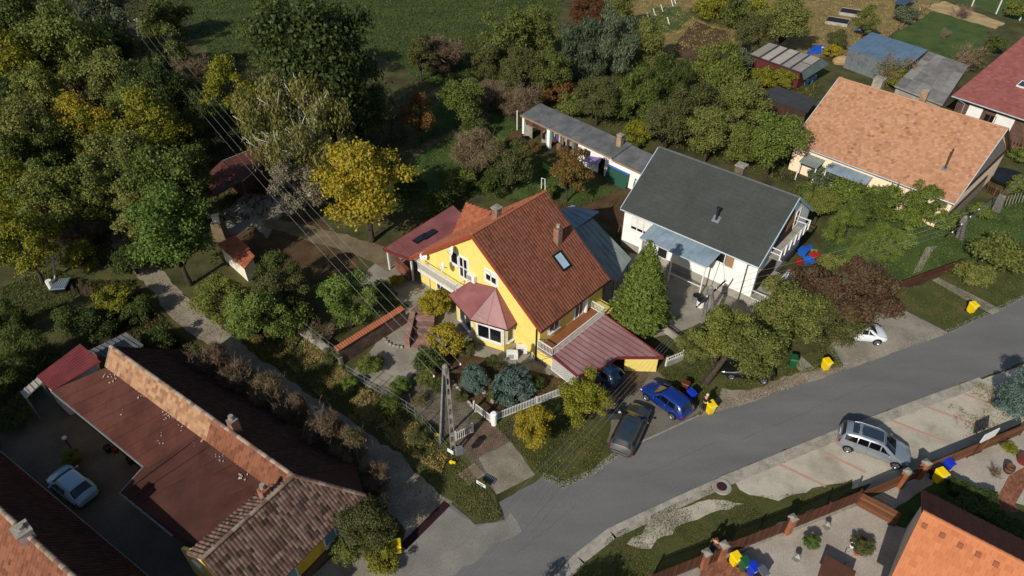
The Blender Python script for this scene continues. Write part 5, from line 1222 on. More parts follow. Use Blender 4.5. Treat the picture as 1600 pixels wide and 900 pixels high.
p = X(772, 663); t = thing('gate_post', 'stout round white gate post between the two white fence panels', 'post', p); obj('shaft', MB().tube([p, p + UP * 1.15], .2, 12), M_whitewall, t); obj('cap', MB().tube([p + UP * 1.15, p + UP * 1.22], .23, 12, .15), M_whitewall, t)
picket_fence('yard_gate', 'open white gate leaf standing beside the double utility pole', [X(712, 689), X(739, 676)], .95, M_white, .14, cat='gate')
picket_fence('wall_railing', 'small white railing on the low wall right of the carport', [X(1040, 572), X(1066, 561)], .45, M_white, .2, base=.45, basem=M_conc)
# low wall continuing from the carport to the neighbour
t = thing('boundary_wall', 'low concrete boundary wall with rusty rail right of the carport', 'wall', X(1030, 520)); a, b = X(1020, 505), X(1060, 535); obj('base', MB().bar(a + UP * .3, b + UP * .3, .15, .6), M_conc, t); obj('rail', MB().bar(a + UP * .75, b + UP * .75, .06, .06), M_browngut, t)
# wire fence of the verge by the lane
wf = [X(545, 590), X(600, 622), X(650, 655), X(700, 712)]
t = thing('wire_fence', 'thin rusty wire fence between the grassy lane verge and the paved yard', 'fence', wf[0])
for a, b in zip(wf, wf[1:]):
    k = 4
    for i in range(k): p = a.lerp(b, i / k); obj('post', MB().tube([p, p + UP * 1.3], .03, 5), M_steel, t)
    obj('wire', MB().tube([a + UP * 1.25, b + UP * 1.25], .01, 4).tube([a + UP * .8, b + UP * .8], .01, 4).tube([a + UP * .4, b + UP * .4], .01, 4), M_steel, t)
# brown street fence of the lower right court, brick pillars
M_fence = mat('red_brown_fence', ['#3f241a', '#4f2e21', '#5c3829'], 2.5, .75, .2, 30, objrand=.6, lo=.2, hi=.8)
M_fence2 = mat('warm_fence_board', ['#56351f', '#664128', '#754e35'], 2.5, .75, .2, 30, objrand=.6, lo=.2, hi=.8)
pb = brickmat('pillar_brick', '#8f4a26', '#a65a30', '#7f6c5c', .24, .08, R(25))
fp = [X(1012, 918), X(1095, 885), X(1126, 871), X(1226, 831), X(1334, 787)]
def brick_pillar(u, v, label, h=1.55):
    p = X(u, v); t = thing('brick_pillar', label, 'pillar', p); obj('shaft', MB().box(p, .38, .38, h, R(25)), pb, t); obj('cap', MB().box(p + UP * h, .46, .46, .07, R(25)).hexa(*[[p + UP * (h + z) + ez(R(25 + 45) + k * math.pi / 2) * w_ for k in range(4)] for z, w_ in ((.07, .3), (.16, .05))]), M_oldconc, t)
    return p
pil = [brick_pillar(1097, 886, 'orange brick fence pillar left of the small street gate'), brick_pillar(1124, 874, 'orange brick fence pillar right of the small street gate, by the walking person'), brick_pillar(1229, 832, 'lone orange brick pillar midway along the brown street fence'),
       brick_pillar(1405, 760, 'orange brick pillar behind the silver minivan, left of the pair'), brick_pillar(1434, 746, 'orange brick pillar right of the pair, near the yellow bin in the shade')]
def rail_fence(label, a, b, h, base=.25, step=.125, m=None):
    return picket_fence('street_fence', label, [a, b], h, m or M_fence, step, .085, .02, (.15, .8), 2.5, .08, base, M_oldconc)
rail_fence('brown board street fence left of the small gate, at the bottom edge', X(1010, 921), X(1090, 889), 1.35)
rail_fence('brown board street fence between the gate pillar and the lone brick pillar', X(1131, 870), X(1222, 835), 1.35)
rail_fence('brown board street fence between the lone brick pillar and the big gate leaf', X(1236, 829), X(1334, 789), 1.35)
picket_fence('small_gate', 'narrow brown board gate between two brick pillars', [X(1101, 884), X(1120, 876)], 1.3, M_fence, .125, .08, .02, (.15, .8), cat='gate')
def board_fence(name, label, a, b, h, rows, m, cat='fence', post=2.4):
    t = thing(name, label, cat, a); d = frame_of(a, b); L = (b - a).length; n = Vector((d.y, -d.x, 0)); k = max(1, round(L / post)); bh = h / rows
    for i in range(k + 1): obj('post', MB().box(a + d * (L * i / k), .09, .09, h + .06, math.atan2(d.y, d.x)), M_fence, t)
    for i in range(k):
        for j in range(rows):
            p, q = a + d * (L * i / k + .05), a + d * (L * (i + 1) / k - .05); z = UP * (.1 + bh * (j + .5)); obj('board', MB().bar(p + z + n * .02, q + z + n * .02, .03, bh - .025), m, t)
    return t
board_fence('board_fence', 'orange-brown horizontal board fence behind the parked silver minivan', X(1340, 787), X(1402, 760), 1.25, 6, M_fence2)
board_fence('board_fence', 'long orange-brown board fence between the parking strip and the right-hand court', X(1438, 744), X(1592, 680), 1.25, 6, M_fence2)
board_fence('board_fence', 'orange-brown board fence piece between the two right brick pillars', X(1408, 757), X(1430, 748), 1.25, 6, M_fence2)
board_fence('gate_leaf', 'large brown board gate leaf standing open into the gravel court', X(1336, 790), X(1396, 822), 1.3, 7, M_fence2, 'gate', 4.5)
board_fence('dark_board_fence', 'dark brown board fence at the foot of the garden beside the purple tree', X(1402, 456), X(1500, 420), 1.1, 5, M_fence)
# wooden picket fence beside the salmon-tiled house
picket_fence('paling_fence', 'short wooden paling fence right of the peach house gable', [X(1540, 300), X(1568, 314)], 1.1, M_wood, .22, .1, .03)
# white sign board above the fence
p = X(1526, 709); t = thing('sign_board', 'white rounded notice board on two posts above the board fence, seen from behind', 'sign', p); d = frame_of(X(1515, 714), X(1537, 703)); n = Vector((d.y, -d.x, 0))
for s_ in (-.35, .35): obj('post', MB().tube([p + d * s_, p + d * s_ + UP * 2.3], .035, 6), M_wood, t)
obj('board', MB().prism([p + UP * 1.95 + d * x + UP * z for x, z in ((-.66, -.42), (.66, -.42), (.74, -.34), (.74, .34), (.66, .42), (-.66, .42), (-.74, .34), (-.74, -.34))], n * .04), M_white, t)

# ------------------------------------------------------------------ utility poles and wires
def lattice_leg(a, b, w0, w1, m, root):
    mb = MB(); d = (b - a); n_ = 9; sd = d.cross(UP); sd = sd.normalized() if sd.length > .01 else Vector((1, 0, 0)); s2 = sd.cross(d).normalized()
    for s_ in (-1, 1):
        mb.hexa([a + sd * (s_ * w0 - w0 * .28) - s2 * w0 * .6, a + sd * (s_ * w0 + w0 * .28) - s2 * w0 * .6, a + sd * (s_ * w0 + w0 * .28) + s2 * w0 * .6, a + sd * (s_ * w0 - w0 * .28) + s2 * w0 * .6],
                [b + sd * (s_ * w1 - w1 * .3) - s2 * w1 * .6, b + sd * (s_ * w1 + w1 * .3) - s2 * w1 * .6, b + sd * (s_ * w1 + w1 * .3) + s2 * w1 * .6, b + sd * (s_ * w1 - w1 * .3) + s2 * w1 * .6])
    for i in range(n_):
        f = (i + .4) / n_; p = a.lerp(b, f); w_ = w0 + (w1 - w0) * f; mb.obox(p, sd * w_, s2 * w_ * .55, d.normalized() * .16)
    return obj('leg', mb, m, root)
M_polec = mat('pole_concrete', ['#625f59', '#75716b', '#84807a'], 2, .9, .3, 20)
def a_pole(name, label, f0, f1, top, z, cross=None, extra=None):
    a, b = X(*f0), X(*f1); c = X(top[0], top[1], z); t = thing(name, label, 'utility pole', (a + b) / 2)
    d = frame_of(a, b)
    lattice_leg(a, c - d * .14, -0.0 + .145, .085, M_polec, t); lattice_leg(b, c + d * .14, .145, .085, M_polec, t)
    obj('head', MB().box(c - UP * .5, .36, .26, .6, math.atan2(d.y, d.x)).lathe(c + UP * .1, [(.18, 0), (.2, .1), (.12, .22), (0, .25)], 8), M_polec, t)
    tips = []
    if cross:
        zc = c.z - .6; p, q = X(*cross[0], zc), X(*cross[1], zc); arm = obj('crossarm', MB().bar(p, q, .1, .1), M_rust, t)
        for i in range(4):
            s_ = p.lerp(q, .03 + .94 * i / 3); obj('insulator', MB().lathe(s_ + UP * .05, [(.02, 0), (.05, .03), (.06, .08), (.03, .12), (.05, .16), (0, .2)], 8), M_white, arm); tips.append(s_ + UP * .22)
    return t, tips, c
def zfoot(foot, top):
    "height of a pole whose foot and top pixels are known"
    p = X(*foot); q = onplane(top[0], top[1], p, Vector((0, 1, 0))); return q.z
zt = 6.6
P1, T1, C1 = a_pole('utility_pole', 'double concrete utility pole with rusty crossarm beside the yard gate', (690, 690), (709, 711), (696, 576), zfoot((700, 700), (696, 574)), ((677, 591), (721, 571)))
bx = X(712, 700, 1.4); obj('meter_box', MB().box(V3(bx.x, bx.y, 1.1) + V3(.25, -.2, 0), .45, .3, .6, R(20)), M_steel, P1)
bx = X(704, 706, .4); obj('sign_plate', MB().box(V3(bx.x, bx.y, .3), .5, .06, .3, R(-35)), M_white, P1)
P2, T2, C2 = a_pole('utility_pole', 'double concrete utility pole in the yard in front of the white house', (1098, 505), (1114, 505), (1110, 452), zfoot((1106, 505), (1110, 452)) * 1.15, ((1088, 480), (1134, 438)))
P3, T3, C3 = a_pole('utility_pole', 'double utility pole standing in the wood at the upper left', (222, 122), (242, 122), (215, 32), zfoot((230, 122), (215, 32)), ((200, 35), (231, 29)))
P4, T4, C4 = a_pole('utility_pole', 'leaning concrete pole head at the right, above the lawn near the salmon-tiled house', (1496, 372), (1502, 376), (1507, 342), zfoot((1499, 374), (1507, 342)) * 1.5, ((1486, 366), (1530, 328)))
WL = ('leftmost of four ', 'second from left of four ', 'third from left of four ', 'rightmost of four ')
def wires(label, ps, qs, sag, r=.009):
    for i, (p, q) in enumerate(zip(ps, qs)):
        pts = [p.lerp(q, k / 14) - UP * (sag * 4 * (k / 14) * (1 - k / 14)) for k in range(15)]
        o = obj('power_line', MB().tube(pts, r, 4, cap=False), mat('wire', ['#85888a'], rough=.6), None, label=WL[i] + label, cat='power line', group='overhead ' + label)
wires('power lines from the wood to the yard gate pole', T3, T1, 1.3)
o4 = [p + (T2[0] - T2[0]) for p in T2]
far = [V3(8.5 + i * .4 - 19, 26 - 14 - i * .5, 7.5) for i in range(4)]
wires('power lines over the front verge to the lower left', T2, [X(665 + i * 16, 912 + i * 6, 4.6) for i in range(4)], .3, .006)
wires('power lines crossing above the thuja row', T2, T4, .4)
wires('power lines leaving the right edge', T4, [p + V3(26, 20, 1) for p in T4], .5)
dk = mat('black_cable', ['#16171a'], rough=.6)
for lab, p, q, sg in (('black service cable from the gate pole to the yellow house', C1, onplane(866, 556, YH[1], YH[3], .2), .5),
                  ('black service cable from the white house pole to its canopy corner', C2, X(1128, 400, 3.9), .1)):
    pts = [p.lerp(q, k / 12) - UP * (sg * 4 * (k / 12) * (1 - k / 12)) for k in range(13)]; obj('service_cable', MB().tube(pts, .02, 4), dk, None, label=lab, cat='cable')
# lone street lamp pole and concrete stub on the right lawn, lattice pylon piece
p = X(1560, 324); t = thing('lattice_mast', 'lattice concrete mast lying low behind the lawn near the right edge', 'mast', p)
a, b = X(1556, 330), X(1566, 306, 2.2); lattice_leg(a, b, .3, .22, M_polec, t)
for i in range(7): obj('strut', MB().bar(X(1566 + i * 5, 322 - i, .3), X(1572 + i * 5, 306 - i, 1.2), .06, .06), M_polec, t)
# ------------------------------------------------------------------ cars
CARS = {   # L, W, H, stations: (x, half width, low z, shoulder z, top z, half width at top)
 'van':   (4.47, 1.80, 1.64, [(0, .62, .34, .52, .60, .50), (.03, .80, .24, .66, .74, .66), (.16, .88, .20, .86, .93, .74), (.225, .90, .2, .93, 1.02, .76), (.40, .90, .2, .99, 1.54, .60), (.50, .90, .2, 1.0, 1.62, .62), (.75, .90, .2, 1.03, 1.63, .62), (.93, .88, .22, 1.05, 1.52, .60), (.975, .85, .26, 1.0, 1.10, .66), (1.0, .74, .36, .66, .74, .58)]),
 'hatch': (3.85, 1.66, 1.48, [(0, .58, .34, .52, .58, .48), (.03, .74, .24, .62, .68, .60), (.22, .81, .20, .80, .86, .68), (.29, .83, .2, .88, .94, .68), (.44, .83, .2, .91, 1.40, .52), (.55, .83, .2, .93, 1.46, .54), (.80, .83, .2, .96, 1.43, .54), (.90, .81, .22, .97, 1.36, .52), (.975, .78, .26, .93, .99, .60), (1.0, .68, .36, .60, .68, .54)]),
 'estate':(4.55, 1.76, 1.48, [(0, .60, .34, .52, .58, .50), (.03, .78, .24, .62, .68, .64), (.22, .86, .20, .80, .86, .74), (.28, .88, .2, .88, .94, .74), (.41, .88, .2, .91, 1.38, .58), (.50, .88, .2, .93, 1.46, .60), (.80, .88, .2, .96, 1.44, .60), (.90, .86, .22, .97, 1.36, .56), (.965, .83, .26, .94, 1.00, .66), (1.0, .72, .36, .62, .70, .58)]),
 'mini':  (3.60, 1.63, 1.48, [(0, .56, .34, .54, .62, .46), (.03, .72, .24, .68, .74, .58), (.17, .79, .20, .86, .91, .66), (.24, .81, .2, .90, .96, .66), (.41, .81, .2, .93, 1.42, .54), (.50, .81, .2, .94, 1.48, .56), (.72, .81, .2, .97, 1.45, .55), (.82, .80, .22, .98, 1.40, .53), (.955, .76, .26, .94, .98, .60), (1.0, .66, .36, .62, .70, .52)]),
}
def car(name, label, style, col, p_front, p_rear, group=None, rough=.3, metal=.0, zoff=0.0, glass=None, rails=False, door=None, plate='#c9ccd0'):
    L, W_, H_, st = CARS[style]; c0 = (p_front + p_rear) / 2; d = frame_of(p_rear, p_front)
    t = thing(name, label, 'car', V3(c0.x, c0.y, zoff), group); ORG[t.name] = Vector((0, 0, 0)); t.rotation_euler = (0, 0, math.atan2(d.y, d.x))
    bm = mat('car_paint_' + name + style, [col], rough=rough, metal=metal, spec=.5, coat=.8)
    gm = glass or mat('car_glass', ['#07090c', '#0d1116'], 1, .05, spec=.8)
    def ring(s):
        x, w, lo, sh, tp, tw = s; X_ = (.5 - x) * L
        k = min(1, (tp - sh) / .45)
        h = [(0, lo), (w * .84, lo), (w * .985, lo + .14), (w, lo + (sh - lo) * .6), (w * .965, sh), (tw + .05, tp - .07 - .02 * k), (tw * .86, tp - .012), (tw * .45, tp + .018), (0, tp + .024)]
        return X_, h
    def interp(xf):
        for a, b in zip(st, st[1:]):
            if a[0] <= xf <= b[0]:
                f = (xf - a[0]) / (b[0] - a[0]); return tuple(p + (q - p) * f for p, q in zip(a, b))
        return st[-1]
    def S(xf, k, side):
        X_, h = ring(interp(xf)); i = min(int(k), len(h) - 2); f = k - i; y = h[i][0] + (h[i + 1][0] - h[i][0]) * f; z = h[i][1] + (h[i + 1][1] - h[i][1]) * f
        return Vector((X_, y * side, z))
    rows = []; xs = []
    for a, b in zip(st, st[1:]):
        m = max(1, int((b[0] - a[0]) / .06))
        xs += [a[0] + (b[0] - a[0]) * j / m for j in range(m)]
    xs.append(1.0)
    for xf in xs:
        X_, h = ring(interp(xf)); rows.append([(X_, y, z) for y, z in h[::-1]][:-1] + [(X_, -y, z) for y, z in h])
    b_ = MB().grid(rows); b_.poly(rows[0][::-1]); b_.poly(rows[-1])
    o = bpy.data.objects.new('body', mesh('body', b_, bm, None, True)); COL.objects.link(o); o.parent = t; ORG[o.name] = Vector((0, 0, 0))
    body = o
    for pl in (body.data.polygons[-1], body.data.polygons[-2]): pl.use_smooth = False
    def patch(nm, x0, x1, k0, k1, side, m, off=.012, par=None, nx=4, nk=3, both=False):
        rws = []
        for i in range(nx + 1):
            xf = x0 + (x1 - x0) * i / nx; r_ = []
            for j in range(nk + 1):
                k = k0(i / nx) + (k1(i / nx) - k0(i / nx)) * j / nk
                p = S(xf, k, side); e = 1e-3
                du = S(min(1, xf + e), k, side) - S(max(0, xf - e), k, side); dv = S(xf, min(8, k + .02), side) - S(xf, max(0, k - .02), side)
                n = du.cross(dv); n = n.normalized() if n.length > 0 else UP
                if n.dot(p - Vector((p.x * .6, 0, .6))) < 0: n = -n
                r_.append(p + n * off)
            rws.append(r_)
        ob = bpy.data.objects.new(nm, mesh(nm, MB().grid(rws), m, None, True)); COL.objects.link(ob); ob.parent = par or body; return ob
    def glassy(nm, x0, x1, m):        # windscreen or rear window across the full width
        rws = []
        for i in range(5):
            xf = x0 + (x1 - x0) * i / 4; r_ = []
            for j in range(-6, 7):
                k = 8 - abs(j) / 6 * 2.55; p = S(xf, k, 1 if j >= 0 else -1); e = 2e-3; q = S(min(1, xf + e), k, 1 if j >= 0 else -1) - S(max(0, xf - e), k, 1 if j >= 0 else -1)
                n = Vector((-q.z, 0, q.x)).normalized(); n = n if n.z > 0 else -n; r_.append(p + n * .014)
            rws.append(r_)
        ob = bpy.data.objects.new(nm, mesh(nm, MB().grid(rws), m, None, True)); COL.objects.link(ob); ob.parent = body; return ob
    if style in ('van', 'estate'):
        for sd in (1, -1): patch('roof_panel', st[5][0] - .07, st[6][0] + .10, lambda f: 5.75, lambda f: 8.0, sd, mat('slate_roof_panel', ['#25303c', '#2d3a47'], 1, .25, spec=.6, coat=.3), .006, nx=6)
    xa, xb, xc, xd, xe = st[3][0], st[4][0], st[6][0], st[7][0], st[8][0]
    glassy('windscreen', xa + .012, xb + .012, gm); glassy('rear_window', xd + .006, xe - (xe - xd) * .12, gm)
    for sd in (1, -1):
        spans = [(xa + .07, xb + .03, True), (xb + .045, xb + (xc - xb) * .55, False), (xb + (xc - xb) * .59, xc - .005, False)]
        if style in ('van', 'estate'): spans.append((xc + .01, xd - .005, False))
        elif style == 'hatch': spans.append((xc + .005, xd - .025, False))
        for x0, x1, tri in spans:
            patch('side_window', x0, x1, lambda f: 4.12, (lambda f: 4.2 + .68 * f) if tri else (lambda f: 4.9), sd, gm)
        # lights, trims
        patch('headlight', .016, .068, lambda f: 3.5, lambda f: 4.1, sd, mat('lamp_glass', ['#c7cdd2'], rough=.1, spec=.8), .012)
        patch('tail_light', .968, .992, lambda f: 3.1, lambda f: 4.05 if style != 'van' else 4.4, sd, mat('tail_red', ['#8d0f14'], rough=.2, coat=.6), .014)
        patch('sill_trim', .19, .82, lambda f: 1.0, lambda f: 1.9, sd, M_plastic, .006, nx=6)
        for x0, x1 in ((xa + .06, xb + (xc - xb) * .57), (xb + (xc - xb) * .575, xc + .02)):
            patch('door_seam', x1 - .003, x1, lambda f: 2.1, lambda f: 4.0, sd, M_plastic, .006, nx=1)
            patch('door_handle', x1 - .05, x1 - .015, lambda f: 3.62, lambda f: 3.74, sd, M_steel, .03, nx=1, nk=1)
        mp = S(xa + .085, 4.05, sd) + Vector((0, sd * .13, .06)); ob = bpy.data.objects.new('wing_mirror', mesh('wing_mirror', MB().ball(mp, .07, .11, .075, 8, 5).bar(mp, mp - Vector((0, sd * .14, .05)), .05, .05), bm, None, True)); COL.objects.link(ob); ob.parent = t
        if rails:
            pts = [S(xb + .03 + (xc + .06 - xb) * i / 6, 5.35, sd) + UP * (.05 if 0 < i < 6 else .01) for i in range(7)]
            ob = bpy.data.objects.new('roof_rail', mesh('roof_rail', MB().tube(pts, .028, 6), mat('rail_silver', ['#b8bcbf'], rough=.25, metal=.7))); COL.objects.link(ob); ob.parent = t
    def simple(nm, mb, m, par=None):
        ob = bpy.data.objects.new(nm, mesh(nm, mb, m)); COL.objects.link(ob); ob.parent = par or t; return ob
    simple('front_plate', MB().box((L / 2 + .005, 0, .40), .02, .5, .11), mat('plate_' + plate[1:], [plate], rough=.5)); 
    zr_ = .60 if style != 'van' else .78
    simple('rear_plate', MB().obox(Vector((-L / 2 + .035, 0, zr_ + .1)), Vector((.015, 0, .003)), Vector((0, .26, 0)), Vector((0, 0, .06))), mat('plate_' + plate[1:], [plate], rough=.5))
    simple('bumper_grille', MB().box((L / 2 - .02, 0, .30), .06, .8, .12), M_plastic)
    if style == 'van' or style == 'estate': simple('tailgate_trim', MB().obox(Vector((-L / 2 + .02, 0, .52)), Vector((.03, 0, 0)), Vector((0, .55, 0)), Vector((0, 0, .03))), M_steel if style == 'estate' else bm)
    R_ = .315; wb = .34
    for xw in (L / 2 - .78, -L / 2 + .76):
        for sd in (1, -1):
            y = sd * (W_ / 2 - .085); k = 16
            ar = MB(); prof = [(R_ + .055, y + sd * .080), (R_ + .055, y - sd * .10), (R_ - .05, y - sd * .10)]
            wh = bpy.data.objects.new('wheel', mesh('wheel', MB().grid([[(xw + r_ * math.cos(6.2832 * q / k), yy, R_ + r_ * math.sin(6.2832 * q / k)) for q in range(k)] for r_, yy in ((R_ * .6, y - sd * .1), (R_ * .97, y - sd * .1), (R_, y - sd * .05), (R_, y + sd * .06), (R_ * .95, y + sd * .095), (R_ * .68, y + sd * .1))], True), M_rubber, None, True)); COL.objects.link(wh); wh.parent = t
            rm = MB().grid([[(xw + r_ * math.cos(6.2832 * q / k), yy, R_ + r_ * math.sin(6.2832 * q / k)) for q in range(k)] for r_, yy in ((R_ * .70, y + sd * .1), (R_ * .62, y + sd * .075), (R_ * .2, y + sd * .085), (.001, y + sd * .09))], True)
            ob = bpy.data.objects.new('rim', mesh('rim', rm, mat('alloy', ['#9ea3a7'], rough=.3, metal=.8))); COL.objects.link(ob); ob.parent = wh
            sp = MB()
            for q in range(5):
                an = 6.2832 * (q + .5) / 5; u = Vector((math.cos(an), 0, math.sin(an))); sp.obox(Vector((xw, y + sd * .088, R_)) + u * R_ * .42, u * R_ * .16, Vector((-u.z, 0, u.x)) * .028, Vector((0, .004, 0)))
            ob = bpy.data.objects.new('rim_slots', mesh('rim_slots', sp, M_plastic)); COL.objects.link(ob); ob.parent = wh
            an_ = [math.pi * q / 12 for q in range(13)]
            a2 = MB().grid([[(xw + r_ * math.cos(a), sd * (W_ / 2 + .004 - (.03 if r_ > .36 else .0) * 0), R_ + r_ * math.sin(a)) for a in an_] for r_ in (R_ * .98, R_ + .05)]); simple('wheel_arch', a2, M_plastic)
    if door:   # front-left door standing open: hinged at the A-pillar
        sd = door; hp = S(xa + .07, 3.4, sd); an = R(62)
        def Dp(q, z): return Vector((hp.x - q * math.cos(an), hp.y + sd * q * math.sin(an), z))
        dm = MB().prism([Dp(0, .32), Dp(1.1, .32), Dp(1.12, .9), Dp(0, .9)], (Dp(0, .3) - Dp(1, .3)).cross(UP).normalized() * .07)
        dd = simple('open_door', dm, bm); simple('door_window', MB().prism([Dp(.25, .92), Dp(1.1, .92), Dp(1.0, 1.36), Dp(.6, 1.36)], (Dp(0, .3) - Dp(1, .3)).cross(UP).normalized() * .02), gm, dd)
        fr_ = MB().tube([Dp(.1, .92), Dp(.58, 1.38), Dp(1.02, 1.38), Dp(1.12, .92)], .025, 5); simple('window_frame', fr_, bm, dd)
        simple('mirror', MB().ball(Dp(.12, 1.0) + Vector((0, sd * .1, 0)), .09, .12, .08, 8, 5), M_white, dd)  # sun glare on the mirror is put into its white colour
    return t
def axis(cu, cv, fu, fv, L):
    "front/rear ground points of a car centred at pixel c heading to pixel f"
    c = X(cu, cv); d = frame_of(c, X(fu, fv)); return c + d * L / 2, c - d * L / 2
a, b = axis(1361, 704, 1414, 722, 4.47); car('silver_minivan', 'silver minivan with roof rails parked nose to the board fence on the pale gravel strip', 'van', '#9aa0a6', a, b, rough=.28, metal=.55, rails=True)
a, b = axis(1040, 631, 1007, 607, 3.8); car('blue_hatchback', 'bright blue hatchback parked nose in on the driveway apron', 'hatch', '#102f78', a, b, rough=.25, metal=.2)
a, b = axis(984, 677, 999, 645, 4.4); car('grey_estate', 'dark grey estate car with its left door open next to the blue hatchback', 'estate', '#4a4946', a, b, rough=.3, metal=.5, door=1)
a, b = axis(118, 766, 88, 742, 3.6); car('pale_blue_car', 'small pale car parked in the shaded yard of the long house', 'mini', '#8fb0c4', a, b, rough=.3)
a, b = axis(1165, 584, 1120, 578, 4.2); car('black_car', 'black car parked half hidden under the trees on the verge', 'hatch', '#08090b', a, b, rough=.5)
a, b = axis(1343, 527, 1378, 530, 3.7); car('white_car', 'white car poking out from under the purple tree on the concrete pad', 'mini', '#d9dbdd', a, b, rough=.3)
a, b = axis(925, 590, 950, 590, 3.8); car('carport_car', 'dark blue car standing inside the maroon carport', 'hatch', '#1c3550', *axis(936, 586, 915, 572, 3.8), rough=.3)

# ------------------------------------------------------------------ wheelie bins
M_band = mat('grey_lid', ['#54575c'], rough=.5)
M_bin = {'grey': M_band, 'yellow': paint('yellow_bin', hx('#e6c400'), .45, .2), 'green': paint('green_bin', hx('#16502c'), .45, .2), 'blue': paint('blue_bin', hx('#0d2fa8'), .45, .2), 'black': paint('black_bin', hx('#16171b'), .45, .2), 'brown': paint('brown_bin', hx('#5a2d1a'), .5, .1)}
def make_bin(label, body, lid, p, rz, h=1.0, tilt=0.0, sticker=True, open_=0.0):
    t = thing('wheelie_bin', label, 'bin', p, 'wheelie bins'); ORG[t.name] = Vector((0, 0, 0)); t.rotation_euler = (0, 0, rz); t.scale = (h, h, h)
    m = M_bin[body]
    def part(nm, mb, mm, par=t, sm=False):
        o = bpy.data.objects.new(nm, mesh(nm, mb, mm, None, sm)); COL.objects.link(o); o.parent = par; return o
    bd = part('body', MB().hexa([(-.20, -.20, .08), (.20, -.20, .08), (.20, .24, .08), (-.20, .24, .08)], [(-.26, -.30, .93), (.26, -.30, .93), (.26, .26, .93), (-.26, .26, .93)]).hexa([(-.28, -.33, .90), (.28, -.33, .90), (.28, .28, .90), (-.28, .28, .90)], [(-.28, -.33, .96), (.28, -.33, .96), (.28, .28, .96), (-.28, .28, .96)]), m)
    ld = part('lid', MB().hexa([(-.29, -.35, .965), (.29, -.35, .965), (.29, .27, .965), (-.29, .27, .965)], [(-.25, -.30, 1.03), (.25, -.30, 1.03), (.25, .27, 1.07), (-.25, .27, 1.07)]), M_bin[lid])
    part('handle', MB().tube([(-.24, .28, .98), (-.24, .36, 1.0), (.24, .36, 1.0), (.24, .28, .98)], .022, 6), M_bin[lid] if body != 'yellow' else M_bin['black'])
    for s_ in (-1, 1): part('wheel', MB().grid([[(s_ * x, .26 + .1 * math.cos(q * .5236), .1 + .1 * math.sin(q * .5236)) for q in range(12)] for x in (.19, .25)], True).poly([(s_ * .25, .26 + .1 * math.cos(q * .5236), .1 + .1 * math.sin(q * .5236)) for q in range(12)]), M_rubber)
    if sticker: part('sticker', MB().hexa([(-.13, -.285, .66), (.13, -.285, .66), (.13, -.275, .66), (-.13, -.275, .66)], [(-.13, -.303, .82), (.13, -.303, .82), (.13, -.29, .82), (-.13, -.29, .82)]), M_white)
    return t
fz = R(25)
make_bin('yellow wheelie bin on the side lawn beside the front path at far right', 'yellow', 'yellow', X(1515, 488), R(15), .95)
make_bin('yellow wheelie bin standing alone beside the concrete parking pad', 'yellow', 'yellow', X(1288, 577), R(15), .95)
make_bin('yellow wheelie bin being handled by the person in dark clothes', 'yellow', 'yellow', X(1108, 645), R(20), 1.0)
make_bin('yellow wheelie bin at the mouth of the dirt lane beside the drain', 'yellow', 'yellow', X(622, 862), R(10), .95)
make_bin('yellow wheelie bin inside the small gate, leftmost in the row of four', 'yellow', 'yellow', X(1146, 881), R(24), .92)
make_bin('dark green wheelie bin in the row of four inside the small gate', 'green', 'green', X(1160, 889), R(24), .92)
make_bin('blue wheelie bin in the row of four inside the small gate', 'blue', 'blue', X(1173, 897), R(24), .92)
make_bin('black wheelie bin with a grey band, rightmost in the row of four', 'black', 'grey', X(1187, 904), R(24), .92)
make_bin('blue wheelie bin standing in front of a brown bin behind the blue hatchback', 'blue', 'blue', X(1078, 626), R(30), .95, sticker=False)
make_bin('brown wheelie bin partly hidden behind the blue bin', 'brown', 'brown', X(1069, 610), R(60), .85, sticker=False)
make_bin('green wheelie bin beside the rear of the black car', 'green', 'green', X(1236, 573), R(-15), 1.0, sticker=False)
make_bin('yellow wheelie bin in the shade behind the board fence', 'yellow', 'yellow', X(1463, 752), R(20), 1.05)
make_bin('blue wheelie bin behind the shaded yellow bin', 'blue', 'blue', X(1474, 735), R(20), 1.0, sticker=False)
make_bin('black wheelie bin left of the shaded blue bin', 'black', 'black', X(1456, 741), R(20), 1.0, sticker=False)

# ------------------------------------------------------------------ people
def skin(name, joints, edges, m, parent, sub=2, root=0):
    me = bpy.data.meshes.new(name); me.from_pydata([j[:3] for j in joints], edges, []); o = bpy.data.objects.new(name, me); COL.objects.link(o)
    md = o.modifiers.new('skin', 'SKIN'); 
    for v, j in zip(me.skin_vertices[0].data, joints): v.radius = (j[3], j[4] if len(j) > 4 else j[3])
    me.skin_vertices[0].data[root].use_root = True
    ms = o.modifiers.new('sub', 'SUBSURF'); ms.levels = ms.render_levels = sub
    dg = bpy.context.evaluated_depsgraph_get(); me2 = bpy.data.meshes.new_from_object(o.evaluated_get(dg)); me2.name = name
    o.modifiers.clear(); o.data = me2; me2.materials.clear(); me2.materials.append(m); me2.polygons.foreach_set('use_smooth', [True] * len(me2.polygons)); o.parent = parent; return o
M_skin = mat('skin_tone', ['#b98468', '#c69176'], 6, .6)
